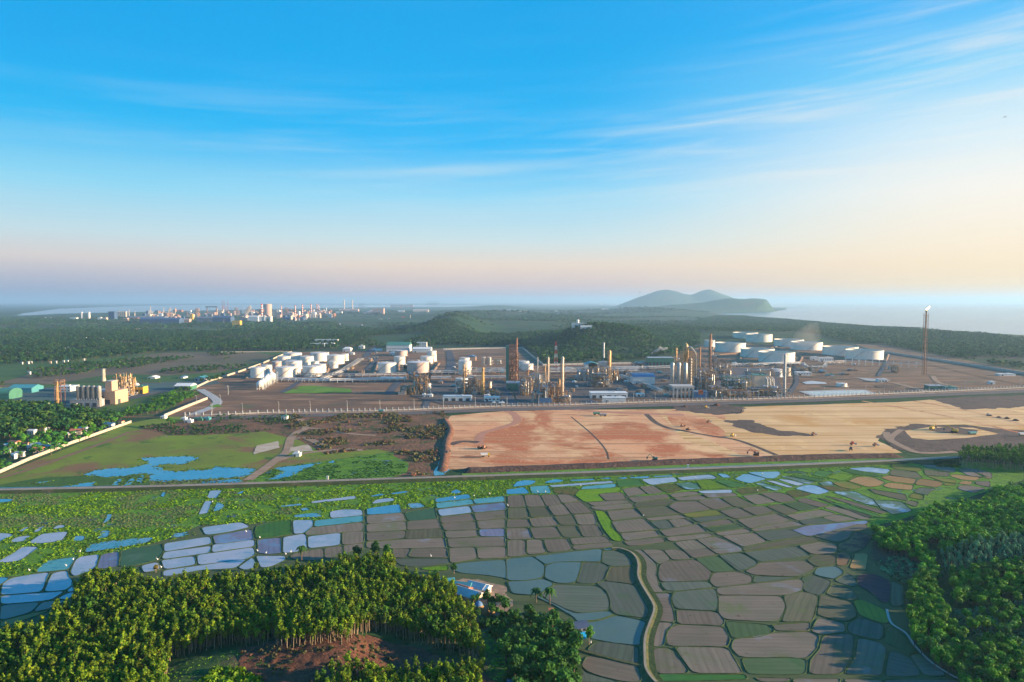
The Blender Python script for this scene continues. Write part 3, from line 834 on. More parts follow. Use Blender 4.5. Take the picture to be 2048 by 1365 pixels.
# one object per plot; a low grassy bank runs round each
NAMES = {'W': 'flooded_field', 'w': 'fish_pond', 'V': 'weedy_pond', 'T': 'flooded_field', 'S': 'flooded_field', 'Z': 'flooded_field', 'E': 'earth_plot', 'D': 'earth_plot', 'O': 'stubble_field'}
bank = MB(); zc = 0
for ty, lst in FIELDS.items():
    for poly in lst:
        zc += 1; cen = (sum(q[0] for q in poly) / len(poly), sum(q[1] for q in poly) / len(poly))
        q0 = rounded(inset(poly, .2)); A = abs(sum(q0[i][0] * q0[(i + 1) % len(q0)][1] - q0[(i + 1) % len(q0)][0] * q0[i][1] for i in range(len(q0)))) / 2
        if A < 4: continue
        q1 = noisy(q0, .5, 5); ALLF.append(q0)
        z = .05 + .011 * (zc % 17)
        vs = [Vector((x, y, z)) for x, y in q1]; tr = tessellate_polygon([vs]); nm = NAMES.get(ty, 'rice_paddy')
        fs = []
        for f in tr:
            a, b, c_ = (vs[i] for i in f)
            fs.append(tuple(f) if (b - a).cross(c_ - a).z > 0 else tuple(f)[::-1])
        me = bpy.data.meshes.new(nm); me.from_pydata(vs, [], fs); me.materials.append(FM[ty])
        # ploughing runs along the longer side
        best = max(range(len(poly)), key=lambda i: math.dist(poly[i], poly[(i + 1) % len(poly)])); a, b = poly[best], poly[(best + 1) % len(poly)]
        th = math.atan2(b[1] - a[1], b[0] - a[0]) + (math.pi / 2 if random.random() < .3 else 0); uv = me.uv_layers.new(name='uv'); cc, ss = math.cos(th), math.sin(th)
        co = np.array([(v[0], v[1]) for v in vs]); lv = np.zeros(len(me.loops), np.int32); me.loops.foreach_get('vertex_index', lv)
        al = (co[:, 0] * cc + co[:, 1] * ss); ac = (-co[:, 0] * ss + co[:, 1] * cc) + zc * 37
        uv.data.foreach_set('uv', np.stack([ac, al], -1)[lv].astype(np.float32).ravel())
        at = me.attributes.new('tint', 'FLOAT', 'POINT'); at.data.foreach_set('value', np.full(len(vs), random.uniform(.82, 1.16), np.float32)); me.update()
        o = bpy.data.objects.new(nm, me); COL.objects.link(o); tag(o, kind='structure')
        edge = noisy(rounded(poly, 2.5), .45, 4)
        n = len(edge); wds = [random.uniform(.2, .42) for _ in range(n)]; hs = [random.uniform(.16, .36) for _ in range(n)]
        rb = []
        for i in range(n):
            a, b = edge[i - 1], edge[(i + 1) % n]; dx, dy = b[0] - a[0], b[1] - a[1]; d = math.hypot(dx, dy) or 1; w2 = wds[i]
            e0 = edge[i]; rb += [(e0[0] - dy / d * w2, e0[1] + dx / d * w2, -.05), (e0[0], e0[1], hs[i]), (e0[0] + dy / d * w2, e0[1] - dx / d * w2, -.05)]
        bank.add(rb, sum([[(3 * i, 3 * i + 1, 3 * ((i + 1) % n) + 1, 3 * ((i + 1) % n)), (3 * i + 1, 3 * i + 2, 3 * ((i + 1) % n) + 2, 3 * ((i + 1) % n) + 1)] for i in range(n)], []))
bank_m = gmat('bank_grass', (.055, .085, .022), (.03, .06, .022), .15, [((.10, .10, .03), .06, .52, .7), ((.02, .05, .02), .4, .5, .7)])
tag(bank.build('field_banks', bank_m), kind='structure')

# marsh, meadow, scrub land, building site and works ground
marsh_m = gmat('marsh_ground', (.12, .25, .012), (.07, .17, .015), .12, [((.05, .13, .16), .10, .60, .66), ((.03, .045, .02), .4, .5, .7)], bump=.6, bs=.6)
meadow_m = gmat('meadow_ground', (.17, .23, .02), (.14, .17, .025), .02, [((.20, .11, .05), .012, .50, .60), ((.06, .12, .02), .05, .55, .68), ((.25, .17, .09), .03, .66, .74)], bump=.4, bs=.4)
scrub_m = gmat('scrub_ground', (.20, .10, .055), (.13, .07, .04), .06, [((.06, .07, .02), .05, .5, .62), ((.24, .15, .09), .12, .62, .72)], bump=.9, bs=.2, bd=3)
dirt_m = gmat('dirt_track', (.34, .22, .14), (.26, .17, .11), .1, [((.40, .28, .18), .5, .5, .7)])
road_m = gmat('embankment_road', (.30, .24, .19), (.24, .19, .15), .08, [((.36, .29, .22), .4, .5, .7)])
verge_m = gmat('embankment_verge', (.05, .07, .02), (.035, .05, .02), .2, [((.12, .09, .05), .1, .55, .7)])
sandp_m = gmat('graded_pink_soil', (.72, .33, .15), (.72, .40, .20), .012, [((.50, .15, .055), .011, .48, .56, (1, .5, 1), .5), ((.78, .47, .22), .014, .50, .64, (1, .6, 1), .3), ((.40, .13, .05), .05, .56, .66, (.35, 1, 1), .6), ((.46, .22, .10), .05, .52, .62, (.06, 1.9, 1), .9), ((.50, .24, .10), .06, .54, .64, (.05, 2, 1), -.25), ((.74, .52, .34), .3, .58, .75)], bump=.3, bs=.3)
sandy_m = gmat('graded_yellow_soil', (.74, .46, .22), (.68, .40, .18), .01, [((.80, .51, .23), .02, .5, .65, (1, .5, 1), -.3), ((.52, .28, .09), .06, .5, .64, (.05, 1.9, 1), -.1), ((.52, .28, .09), .05, .54, .64, (.05, 1.8, 1), .5), ((.60, .30, .09), .008, .52, .64), ((.42, .25, .14), .02, .62, .74), ((.46, .34, .2), .3, .62, .8)], bump=.3, bs=.3)
soil_d = gmat('dark_dug_soil', (.13, .085, .065), (.09, .06, .045), .05, [((.17, .12, .09), .2, .52, .7), ((.08, .08, .03), .08, .6, .7)], bump=.8, bs=.2, bd=2)
works_m = gmat('works_ground', (.20, .105, .055), (.135, .078, .045), .012, [((.32, .18, .10), .03, .48, .65, (.3, 1.4, 1), .05), ((.13, .085, .06), .05, .54, .66, (.25, 1.4, 1), 0), ((.11, .08, .06), .02, .56, .66), ((.12, .14, .03), .02, .62, .7)], bump=.3, bs=.2)
lawn_m = gmat('fresh_grass', (.13, .24, .02), (.09, .19, .02), .03, [((.13, .08, .05), .03, .58, .68)])
asph_m = gmat('asphalt', (.085, .09, .10), (.07, .075, .085), .05, [((.14, .12, .11), .03, .6, .75)])
conc_m = gmat('pale_concrete', (.42, .40, .37), (.34, .33, .31), .1)
green_m = gmat('flat_meadow', (.045, .10, .025), (.06, .12, .025), .006, [((.12, .085, .05), .01, .56, .68, (.4, 1, 1)), ((.03, .07, .02), .02, .5, .7, (.3, 1, 1))])
brown_m = gmat('flat_brown_land', (.16, .11, .07), (.11, .09, .05), .004, [((.05, .09, .03), .008, .52, .66, (.35, 1, 1)), ((.21, .14, .09), .012, .6, .7, (.4, 1, 1))])

sheet('works_yard_ground', [(240, 836), (393, 777), (565, 712), (583, 705), (900, 697), (1044, 697), (1085, 730), (1268, 727), (1340, 716), (1400, 694), (1500, 672), (1764, 690), (2048, 742), (2300, 790), (2300, 775), (2048, 783), (1640, 803), (1280, 813), (800, 826), (380, 834)], works_m, 2, 40)
sheet('flat_land', [(-200, 700), (300, 700), (443, 705), (583, 703), (560, 714), (393, 777), (330, 833), (0, 830), (-300, 850)], green_m, 6, 60)
sheet('dry_field', [(210, 722), (330, 706), (500, 704), (560, 714), (440, 745), (330, 752), (260, 748), (216, 736)], brown_m, 8, 60)
sheet('dry_field', [(-100, 770), (0, 765), (120, 735), (215, 728), (260, 748), (200, 752), (60, 775), (-60, 800)], brown_m, 8, 50)
sheet('meadow', [(-60, 968), (0, 950), (262, 846), (330, 834), (900, 832), (890, 948), (500, 972), (0, 984), (-80, 988)], meadow_m, 1, 20)
sheet('scrub_land', P(T9, '-560,130 -250,90 0,85 700,75 715,170 640,445 385,445 400,310 300,290 0,320 -150,240'), scrub_m, 3, 14)
sheet('scrub_land', P(T8, '800,160 1300,90 1750,90 1760,150 1500,190 1300,200 1000,210'), scrub_m, 4, 14)
sheet('swamp', P(T8, '1440,480 1600,400 1800,370 2048,340 2260,310 2400,370 2380,430 2200,480 1850,490'), marsh_m, 3, 12)
sheet('swamp', P(T8, '-20,500 250,455 560,440 640,460 850,430 880,500 300,525 -20,530'), gmat('swamp_grass', (.04, .10, .02), (.06, .13, .02), .1, [((.03, .06, .02), .4, .5, .7)], bump=.4, bs=.5), 3, 12)
for s_ in ('490,440 560,410 680,400 760,400 870,375 820,340 930,335 1080,330 1165,335 1150,350 1060,380 980,375 900,390 950,400 945,415 1090,420 1110,400 1180,415 1240,405 1260,390 1330,395 1500,405 1480,430 1420,450 1320,460 1180,465 1080,475 930,480 870,475 880,440 840,430 700,450 620,455',
           '320,515 480,490 560,480 540,510 400,520', '1570,465 1650,420 1600,400 1780,380 1900,365 1780,405 1720,440 1640,462', '170,490 300,475 250,490', '650,500 690,465 720,462 690,500', '720,505 770,455 790,470 750,505', '790,480 830,440 850,450 820,490', '1180,480 1400,462 1430,480 1200,495', '1900,370 1950,355 1960,370'):
    q = P(T8, s_); sheet('marsh_pond', q, pond_m, 1.2, 6); ALLF.append(world(q))
for s_ in ('640,445 635,425 660,385 670,335 690,330 670,400 700,440', '690,330 710,180 720,180 715,330', '680,405 750,400 700,430'):
    q = P(T9, s_); sheet('drainage_channel', q, weedy_w, .6, 3)
sheet('building_site', [(884, 940), (893, 880), (902, 862), (893, 850), (903, 832), (1005, 823), (1150, 820), (1490, 818), (1480, 850), (1540, 915), (1320, 922), (1100, 930), (1000, 937)], sandp_m, 2.5, 12)
sheet('building_site', P(T10, '60,240 340,320 560,332 1340,312 1190,240 1240,180 1400,150 1700,145 2048,190 2300,200 2300,40 2048,40 1500,0 1300,15 400,42 430,120 620,180 300,120 100,60 -100,60'), sandy_m, 3, 14)
sheet('building_site', P(T10, '0,60 170,100 340,215 560,330 420,332 250,260 0,170 -60,70'), sandp_m, 3, 12)
sheet('building_site', P(T10, '300,60 700,60 800,250 560,290 300,220'), sandy_m, 3, 14)
sheet('dug_soil', P(T10, '0,30 250,20 410,45 400,80 250,90 100,75 0,60'), soil_d, 7, 3)
sheet('dug_soil', P(T10, '290,120 440,120 620,180 840,208 620,215 480,190 380,170'), soil_d, 7, 3)
sheet('dug_soil', P(T10, '1185,220 1230,175 1400,145 1700,150 1900,170 2300,190 2300,290 1800,300 1400,310 1300,290 1220,240'), soil_d, 7, 3)
sheet('building_site', P(T10, '1340,180 1500,160 1750,165 1900,200 1700,225 1500,235 1400,225'), sandy_m, 3, 10)
sheet('dug_soil', P(T10, '1480,165 1620,160 1800,180 1750,205 1600,200 1520,185'), soil_d, 7, 3)
sheet('dug_soil', P(T10, '1500,-5 1800,-20 2300,-30 2300,30 1900,50 1700,60'), soil_d, 7, 3)
path('dirt_track', P(T10, '1240,190 1260,230 1350,280 1450,312 1650,305'), 7, dirt_m)
path('dirt_track', P(T10, '1330,175 1280,210 1260,240'), 6, dirt_m)
path('dirt_track', P(T9, '900,260 920,200 1010,170 1120,130 1100,80 1030,60'), 9, gmat('red_track', (.50, .22, .13), (.44, .2, .12), .1))
path('dirt_track', P(T9, '1460,60 1700,75 2100,90'), 12, bpy.data.materials['red_track'])
path('dirt_track', P(T9, '1440,100 1560,200 1640,290 1660,350'), 1.5, soil_d)
path('dirt_track', P(T9, '1880,85 1930,130 1990,160 2048,175'), 6, soil_d)
path('dirt_track', P(T10, '0,172 200,210 380,240 600,325'), 5, soil_d)
path('dirt_track', P(T9, '730,265 800,245 900,250'), 9, soil_d)
for a, b in (((1100, 0), (2048, 200)), ((1400, 0), (2060, 150))): path('dirt_track', P(T10, f'{a[0]},{a[1]+8} {(a[0]+b[0])//2},{(a[1]+b[1])//2-8} {b[0]},{b[1]}'), 5, sandp_m)
path('dirt_track', P(T8, '1450,472 1540,410 1620,350 1680,300 1700,230 1740,190 1790,165 1760,120 1700,98'), 8, dirt_m)
path('dirt_track', P(T8, '1700,235 1780,225 1850,250 1920,290'), 8, dirt_m)
path('dirt_track', P(T8, '1620,360 1750,320 1900,300 2048,290 2120,300'), 6, dirt_m)
path('dirt_track', P(T8, '1790,165 1900,175 2048,200 2200,210'), 6, dirt_m)
path('dirt_track', P(T8, '0,460 200,400 420,320 640,240 760,190'), 5, gmat('red_brown_track', (.24, .13, .08), (.2, .12, .07), .1))
sheet('sand_patch', P(T8, '1500,270 1620,245 1640,280 1560,300 1490,320'), gmat('pale_sand', (.5, .4, .3), (.4, .3, .2), .1), 3, 6)
sheet('sand_patch', P(T8, '1700,280 1800,265 1840,300 1700,305'), bpy.data.materials['pale_sand'], 2, 6)
# mound of dark spoil between the building site and the embankment road
def mound(name, pts, w_, h, m, px=True, amp=.6, seed=0):
    pts = smoothline(world(pts), 14); n = 9; mb = MB(); r = ribbon_pts(pts, 1); vs = []; k_ = len(pts)
    for i, q in enumerate(r):
        ux, uy = q[0] - pts[i][0], q[1] - pts[i][1]; l = math.hypot(ux, uy) or 1; ux /= l; uy /= l
        for j in range(n):
            s_ = j / (n - 1) * 2 - 1; x = pts[i][0] + ux * s_ * w_ / 2; y = pts[i][1] + uy * s_ * w_ / 2
            e_ = min(1, i / 2, (k_ - 1 - i) / 2)
            vs.append((x, y, -.1 + h * (1 - s_ * s_) * e_ * (1 - amp / 2 + amp * float(fbm(x + seed, y, 9, 3)))))
    mb.add(vs, [(i * n + j, i * n + j + 1, (i + 1) * n + j + 1, (i + 1) * n + j) for i in range(k_ - 1) for j in range(n - 1)])
    o = mb.build(name, m, smooth=False); o.data.shade_smooth(); return tag(o, kind='structure')
spoil_m = gmat('spoil', (.11, .06, .042), (.065, .04, .03), .15, [((.17, .11, .08), .3, .55, .7), ((.05, .07, .02), .1, .62, .7)], bump=1, bs=.3, bd=2)
mound('spoil_bank', [(925, 943), (1060, 938), (1200, 932.5), (1340, 926), (1480, 921), (1640, 915), (1800, 912.5)], 18, 2.6, spoil_m)
mound('spoil_bank', [(884, 944), (890, 915), (893, 885), (900, 862), (888, 838)], 9, 2.2, gmat('red_spoil', (.24, .11, .065), (.13, .065, .04), .2, bump=.8, bs=.3))
sheet('grassy_verge', [(925, 948), (1060, 944), (1340, 932), (1640, 921), (1800, 917), (1900, 915), (1900, 920), (1640, 928), (1340, 940), (1060, 950.5), (925, 955)], lawn_m, 1.5, 8)
canal_m = water_mat('canal_water', (.01, .045, .05), (.015, .06, .06), rough=.15, spec=.5)
path('canal', [(-60, 979.5), (300, 974), (700, 962.5), (1024, 951.2), (1436, 935.6), (1700, 925.6), (1900, 916)], 7, canal_m)
path('road', [(-120, 988), (0, 984.5), (256, 979), (512, 971.5), (760, 963), (1024, 954.5), (1436, 940.5), (1700, 929.5), (1848, 922.5), (1930, 918), (1990, 914)], 5.4, [road_m, verge_m], h=1.9, base=12)
sheet('canal_mud', P(T7, '900,240 1350,195 1400,240 1240,270 980,255'), verge_m, 1, 8)
# marshland between the embankment and the paddies
sheet('marsh', [(-80, 989), (512, 976), (1024, 959), (1250, 951), (1500, 942), (1900, 922), (2048, 930), (2048, 960), (1800, 1040), (1740, 1055), (1500, 1010), (1240, 990), (1010, 993), (868, 1015), (728, 1020), (655, 1040), (510, 1045), (400, 1050), (330, 1080), (240, 1105), (160, 1115), (60, 1150), (-80, 1160)], marsh_m, 1, 12, z=.035)
sheet('paddy_land', [(-80, 1160), (60, 1150), (160, 1115), (400, 1050), (510, 1045), (728, 1020), (868, 1015), (1010, 993), (1240, 990), (1500, 1010), (1740, 1055), (1800, 1210), (1850, 1300), (2000, 1400), (1100, 1400), (-120, 1290)], gmat('paddy_base', (.08, .10, .04), (.06, .085, .035), .1), 0, z=.02)
# track on the winding dyke through the paddies
dyke = P(T5, '895,-5 960,-2 1040,25 1088,70 1108,130 1105,210 1130,280 1190,380 1228,450 1232,500 1205,580 1175,660 1158,740 1158,860 1165,950 1200,1020 1250,1075')
path('dyke_path', dyke, .9, [gmat('dyke_soil', (.34, .28, .2), (.28, .22, .15), .3), gmat('dyke_grass', (.11, .095, .045), (.05, .075, .02), .35)], h=.9, base=4.6)
g_ = [(x + 8, y) for x, y in dyke[1:]]
path('dyke_grass_strip', g_, 4.2, gmat('dyke_weeds', (.045, .075, .02), (.03, .055, .02), .4, [((.1, .1, .04), .8, .55, .7)], bump=.8, bs=1))
path('dirt_track', P(T5, '620,800 720,830 960,895 1160,938'), 1.2, bpy.data.materials['dyke_grass'], h=.5, base=2.6)
path('footpath', P(T6, '1350,480 1385,590 1500,670 1580,780 1700,900 1850,1000 1990,1070'), 1.0, conc_m)
# ------------------------------------------------------------------ vegetation
def leaf_mat(name, a, b, c_=None, trans=.22):
    t = NT(name); p = t.pos()
    col = t.mix(t.rng(t.noise(p, .55, 3), .35, .65), a, b)
    if c_: col = t.mix(t.rng(t.noise(p, .07, 3), .5, .66), col, c_)
    oi = t.n('ShaderNodeObjectInfo'); k1 = t.rng(oi.outputs['Random'], 0, 1, .72, 1.25, False)
    k_ = t.n('ShaderNodeVectorMath'); k_.operation = 'SCALE'; t.l(col, k_.inputs[0]); t.l(t.math('MULTIPLY', t.attr(), k1), k_.inputs[3])
    t.b.inputs['Roughness'].default_value = .75; t.l(k_.outputs[0], t.b.inputs['Base Color'])
    tr = t.n('ShaderNodeBsdfTranslucent'); t.l(k_.outputs[0], tr.inputs[0]); mx = t.n('ShaderNodeMixShader'); mx.inputs[0].default_value = trans
    o = t.t.nodes['Material Output']; t.l(t.b.outputs[0], mx.inputs[1]); t.l(tr.outputs[0], mx.inputs[2]); t.l(mx.outputs[0], o.inputs[0])
    return t.m
leafA = leaf_mat('acacia_leaf', (.080, .18, .005), (.20, .27, .007), (.05, .15, .010))
leafB = leaf_mat('dark_leaf', (.022, .095, .012), (.045, .14, .015))
leafR = leaf_mat('lush_leaf', (.055, .20, .015), (.11, .28, .015), (.035, .15, .03))
leafC = leaf_mat('pale_teal_leaf', (.09, .27, .13), (.13, .33, .16))
leafY = leaf_mat('yellow_leaf', (.28, .20, .04), (.22, .2, .04))
leafF = leaf_mat('woodland_leaf', (.010, .060, .018), (.028, .095, .018), (.065, .12, .012), .10)
leafS = leaf_mat('scrub_leaf', (.07, .10, .025), (.12, .09, .04), (.18, .085, .05), .1)
leafM = leaf_mat('marsh_leaf', (.15, .29, .006), (.22, .36, .010), (.09, .20, .015), .25)
bark = pmat('bark', (.34, .25, .16), .9, .2, 1.0)
bark_d = pmat('dark_bark', (.14, .10, .07), .9, .2, 1.0)
def leaves(n, blobs, size, seed, flat=.35, tint=(.8, 1.2)):
    r = np.random.default_rng(seed); bl = np.array(blobs, float)            # x y z rx rz
    wt = bl[:, 3] ** 2 * bl[:, 4]; k_ = r.choice(len(bl), n, p=wt / wt.sum()); B = bl[k_]
    d = r.normal(size=(n, 3)); d /= np.linalg.norm(d, axis=1)[:, None]; rad = r.uniform(.45, 1.06, n) ** .6
    c_ = B[:, :3] + d * rad[:, None] * np.stack([B[:, 3], B[:, 3], B[:, 4]], -1)
    nm = d + r.normal(size=(n, 3)) * .55 + np.array([0, 0, flat]); nm /= np.linalg.norm(nm, axis=1)[:, None]
    u = np.cross(nm, r.normal(size=(n, 3))); u /= np.linalg.norm(u, axis=1)[:, None]; v = np.cross(nm, u)
    s = size * r.uniform(.6, 1.3, n)[:, None]
    V = np.stack([c_ - u * s - v * s * .6, c_ + u * s - v * s * .8, c_ + u * s * .7 + v * s, c_ - u * s * .8 + v * s * .7], 1).reshape(-1, 3)
    return V, np.arange(4 * n).reshape(n, 4), np.repeat(r.uniform(tint[0], tint[1], n), 4)
def trunk_q(h, r0, lean=(0, 0), n=4, limbs=()):
    V = []; Fq = []
    def tb(p, q, a, b):
        o = len(V); p = np.array(p, float); q = np.array(q, float); d = q - p; d /= np.linalg.norm(d); u = np.cross(d, [.3, .9, .1]); u /= np.linalg.norm(u); v = np.cross(d, u)
        for c_, rr in ((p, a), (q, b)):
            for i in range(n): V.append(c_ + (u * math.cos(i * 2 * math.pi / n) + v * math.sin(i * 2 * math.pi / n)) * rr)
        for i in range(n): Fq.append((o + i, o + (i + 1) % n, o + n + (i + 1) % n, o + n + i))
    tb((0, 0, -.5), (lean[0] * .5, lean[1] * .5, h * .5), r0, r0 * .75); tb((lean[0] * .5, lean[1] * .5, h * .5), (lean[0], lean[1], h), r0 * .75, r0 * .3)
    for a, b, rr in limbs: tb(a, b, rr, rr * .4)
    return np.array(V), np.array(Fq)
def tmpl(kind, seed, n):
    r = random.Random(seed); R_ = lambda a, b: r.uniform(a, b)
    if kind == 'pole':         # plantation acacia: tall bare stem, narrow crown
        h = R_(8.4, 10.8); lean = (R_(-.5, .5), R_(-.5, .5)); w_ = R_(.72, 1.15)
        bl = [(lean[0] + R_(-.7, .7), lean[1] + R_(-.7, .7), h * q, w_ * s, .95) for q, s in ((.62, .6), (.72, .95), (.82, 1.05), (.92, .9), (1.0, .55))]
        bl += [(lean[0] + R_(-.95, .95), lean[1] + R_(-.95, .95), h * R_(.62, .95), .5, .55) for _ in range(3)]
        tr = trunk_q(h * .95, .15, lean, 4, [((lean[0] * .6, lean[1] * .6, h * .6), (lean[0] + R_(-1, 1), lean[1] + R_(-1, 1), h * .8), .07) for _ in range(2)])
        return leaves(n, bl, .27 * (220 / n) ** .35, seed), tr
    if kind == 'round':        # broad crowned
        h = R_(7, 10); w_ = R_(2.4, 3.4)
        bl = [(R_(-w_, w_) * .6, R_(-w_, w_) * .6, h * R_(.5, .95), w_ * R_(.4, .62), w_ * R_(.35, .5)) for _ in range(9)] + [(0, 0, h * .7, w_ * .75, h * .28)]
        tr = trunk_q(h * .75, .25, (0, 0), 5, [((0, 0, h * .35), (R_(-w_, w_) * .6, R_(-w_, w_) * .6, h * .7), .12) for _ in range(4)])
        return leaves(n, bl, .42 * (300 / n) ** .35, seed), tr
    if kind == 'bush':
        bl = [(R_(-.7, .7), R_(-.7, .7), R_(.3, .8), R_(.5, .8), R_(.4, .6)) for _ in range(4)]
        return leaves(n, bl, .4, seed), None
    if kind == 'tuft':
        return leaves(n, [(0, 0, .12, 1.0, .28), (R_(-.6, .6), R_(-.6, .6), .15, .6, .35)], .42, seed, 1.4), None
def scatter(name, kinds, pts, mats, nl, sc=(.85, 1.2), sz=None, zs=1.0, label=None, cat=None, kind='stuff', tint=(.8, 1.2), dz=0, nvar=5):
    """pts (n,2) on the terrain -> ONE mesh of many plants"""
    if len(pts) == 0: return
    tm = [tmpl(kinds, 100 + i * 7 + len(pts) % 5, nl) for i in range(nvar)]
    n = len(pts); r = np.random.default_rng(n); z = hgt(pts[:, 0], pts[:, 1]) + dz; which = r.integers(0, nvar, n)
    s = r.uniform(sc[0], sc[1], n) * (1 if sz is None else sz); a = r.uniform(0, 6.283, n); tn = r.uniform(tint[0], tint[1], n)
    VV = []; FF = []; TT = []; MI = []; o = 0
    for k_ in range(nvar):
        idx = np.where(which == k_)[0]
        if len(idx) == 0: continue
        (lv, lf, lt), tr = tm[k_]
        parts = [(lv, lf, lt, 0)] + ([(tr[0], tr[1], np.ones(len(tr[0])), 1)] if tr is not None else [])
        for v, f, tt, mi in parts:
            ca = np.cos(a[idx])[:, None]; sa = np.sin(a[idx])[:, None]; ss = s[idx][:, None]
            x = (v[None, :, 0] * ca - v[None, :, 1] * sa) * ss + pts[idx, 0][:, None]; y = (v[None, :, 0] * sa + v[None, :, 1] * ca) * ss + pts[idx, 1][:, None]
            zz = v[None, :, 2] * ss * zs + z[idx][:, None]
            VV.append(np.stack([x, y, zz], -1).reshape(-1, 3)); m_ = len(idx)
            FF.append((f[None] + (np.arange(m_) * len(v))[:, None, None]).reshape(-1, 4) + o)
            TT.append((tt[None] * (tn[idx][:, None] if mi == 0 else np.ones((m_, 1)))).reshape(-1)); MI.append(np.full(m_ * len(f), mi)); o += m_ * len(v)
    return tag(npmesh(name, np.concatenate(VV), np.concatenate(FF), mats, np.concatenate(MI), np.concatenate(TT)), label, cat, kind=kind)
def tree_thing(name, kind, seed, n, mats, label, cat, loc, group=None):
    (lv, lf, lt), tr = tmpl(kind, seed, n); root = thing(name, label, cat, loc, 0, group)
    npmesh('trunk', tr[0], tr[1], [mats[1]], parent=root); npmesh('crown', lv, lf, [mats[0]], tint=lt, parent=root); return root
def jitter_grid(poly, step, jit=.45, keep=None, px=True, z=0):
    poly = [G(x, y, z) for x, y in poly] if px else poly
    xs = [q[0] for q in poly]; ys = [q[1] for q in poly]
    X_, Y2 = np.meshgrid(np.arange(min(xs), max(xs), step), np.arange(min(ys), max(ys), step))
    X_ = (X_ + rng.uniform(-jit, jit, X_.shape) * step).ravel(); Y2 = (Y2 + rng.uniform(-jit, jit, Y2.shape) * step).ravel()
    m_ = pip(X_, Y2, poly)
    if keep is not None: m_ &= keep(X_, Y2)
    return np.stack([X_[m_], Y2[m_]], -1)
def project(P3):
    x, y, z = P3[:, 0], P3[:, 1], P3[:, 2] - H
    dep = y * ct - z * st; up = y * st + z * ct
    return 1024 + F * x / dep, 682.5 - F * up / dep, dep

# --- the plantation on the near hill
CLEAR = [(335, 1290), (470, 1262), (560, 1292), (690, 1284), (745, 1238), (800, 1236), (900, 1262), (955, 1285), (960, 1310), (900, 1318), (700, 1322), (640, 1345), (600, 1440), (330, 1440), (335, 1340)]
clear_w = [G(x, y, 9) for x, y in CLEAR]
HF = [G(x, y, 3) for x, y in [(x, y + 24) for x, y in PH[:-2]]] + [G(950, 1215, 8), G(968, 1290, 12), G(950, 1400, 12), (-30, 120), (-330, 120), (-400, 300), G(-120, 1262, 8)]
def keepF(x, y):
    k_ = ~pip(x, y, clear_w)
    k_ &= ~((np.abs(x + 8 - (y - 235) * .12) < 2.2) & (y > 236))       # a gap between two blocks of trees
    return k_ & (vnoise(x, y, 9) > .10)
pf = jitter_grid(HF, 1.85, .42, keepF, px=False)
zf = hgt(pf[:, 0], pf[:, 1]); px_, py_, dep = project(np.stack([pf[:, 0], pf[:, 1], zf + 11], -1))
vis = (px_ > -60) & (px_ < 2100) & (py_ < 1430); pf, px_, py_, dep = pf[vis], px_[vis], py_[vis], dep[vis]
inframe = (px_ > 5) & (px_ < 2040) & (py_ < 1360)
order = np.lexsort((dep, ~inframe)); ind, rest = order[:280], order[280:]
protos = [tree_thing('plantation_tree', 'pole', 900 + i, 300, [leafA, bark], 'slender tall plantation tree with a narrow yellow-green crown on the near hill', 'tree', (0, 0, 0), 'plantation trees on the near hill') for i in range(6)]
for q, i in enumerate(ind):
    x, y = pf[i]; loc = (x, y, hz1(x, y)); s_ = random.uniform(.52, 1.02)
    if q < 6: o = protos[q]; o.location = loc
    else: o = dup(protos[q % 6], loc)
    o.rotation_euler = (0, 0, random.uniform(0, 6.28)); o.scale = (s_, s_, s_)
scatter('plantation', 'pole', pf[rest], [leafA, bark], 90, (.5, 1.02), label='dense plantation of slender yellow-green trees covering the near hill', cat='plantation', tint=(.55, 1.35), nvar=8)
# special trees on the near hill
for i, (x, y, z, k_, s_, m_, lb) in enumerate([
    (388, 1180, 12, 'round', .95, leafY, 'bare-limbed golden tree rising above the dense near plantation'),
    (895, 1275, 20, 'pole', 1.15, leafA, 'single tall pale-stemmed tree standing alone beside the shaded clearing'),
    (827, 1318, 18, 'pole', 1.0, leafA, 'slim light-green tree standing at the front edge of the clearing'),
    (535, 1340, 14, 'round', .62, leafR, 'small round bright green tree beside the dark slope'),
    (752, 1118, 1, 'round', 1.05, leafB, 'dark round broadleaf tree at the paddy edge behind the plantation, left of its twin'),
    (715, 1116, 1, 'round', .9, leafB, 'dark bushy tree at the far left of the row behind the plantation'),
    (775, 1122, 1, 'round', 1.0, leafB, 'dark broadleaf tree at the right end of the row behind the plantation'),
    (176, 1175, 2, 'round', 1.15, leafB, 'dark rounded tree at the left tip of the plantation beside flooded fields'),
    (215, 1170, 2, 'round', 1.0, leafB, 'second dark rounded tree right of the tip of the plantation'),
    (260, 1155, 2, 'round', 1.0, leafB, 'dark tree on the paddy side of the plantation above the pale plot'),
    (512, 1140, 1, 'round', .55, leafA, 'small yellowish tree at the field corner by the golden bund'),
    (312, 1146, 0, 'round', .5, leafY, 'leafless brownish small tree in the flooded plot beside the wood'),
    (1178, 1290, 0, 'round', .75, leafR, 'round green tree standing on the bank by the blue tarpaulin'),
    (908, 1148, 0, 'round', .6, leafB, 'thin dark tree beside the farmyard at the field corner'),
    (1468, 0, 0, '', 0, None, '')]):
    if not k_: continue
    X_, Y2 = G(x, y, z); o = tree_thing('broadleaf_tree' if k_ == 'round' else 'tall_tree', k_, 50 + i, 420, [m_, bark], lb, 'tree', (X_, Y2, hz1(X_, Y2))); o.scale = (s_,) * 3
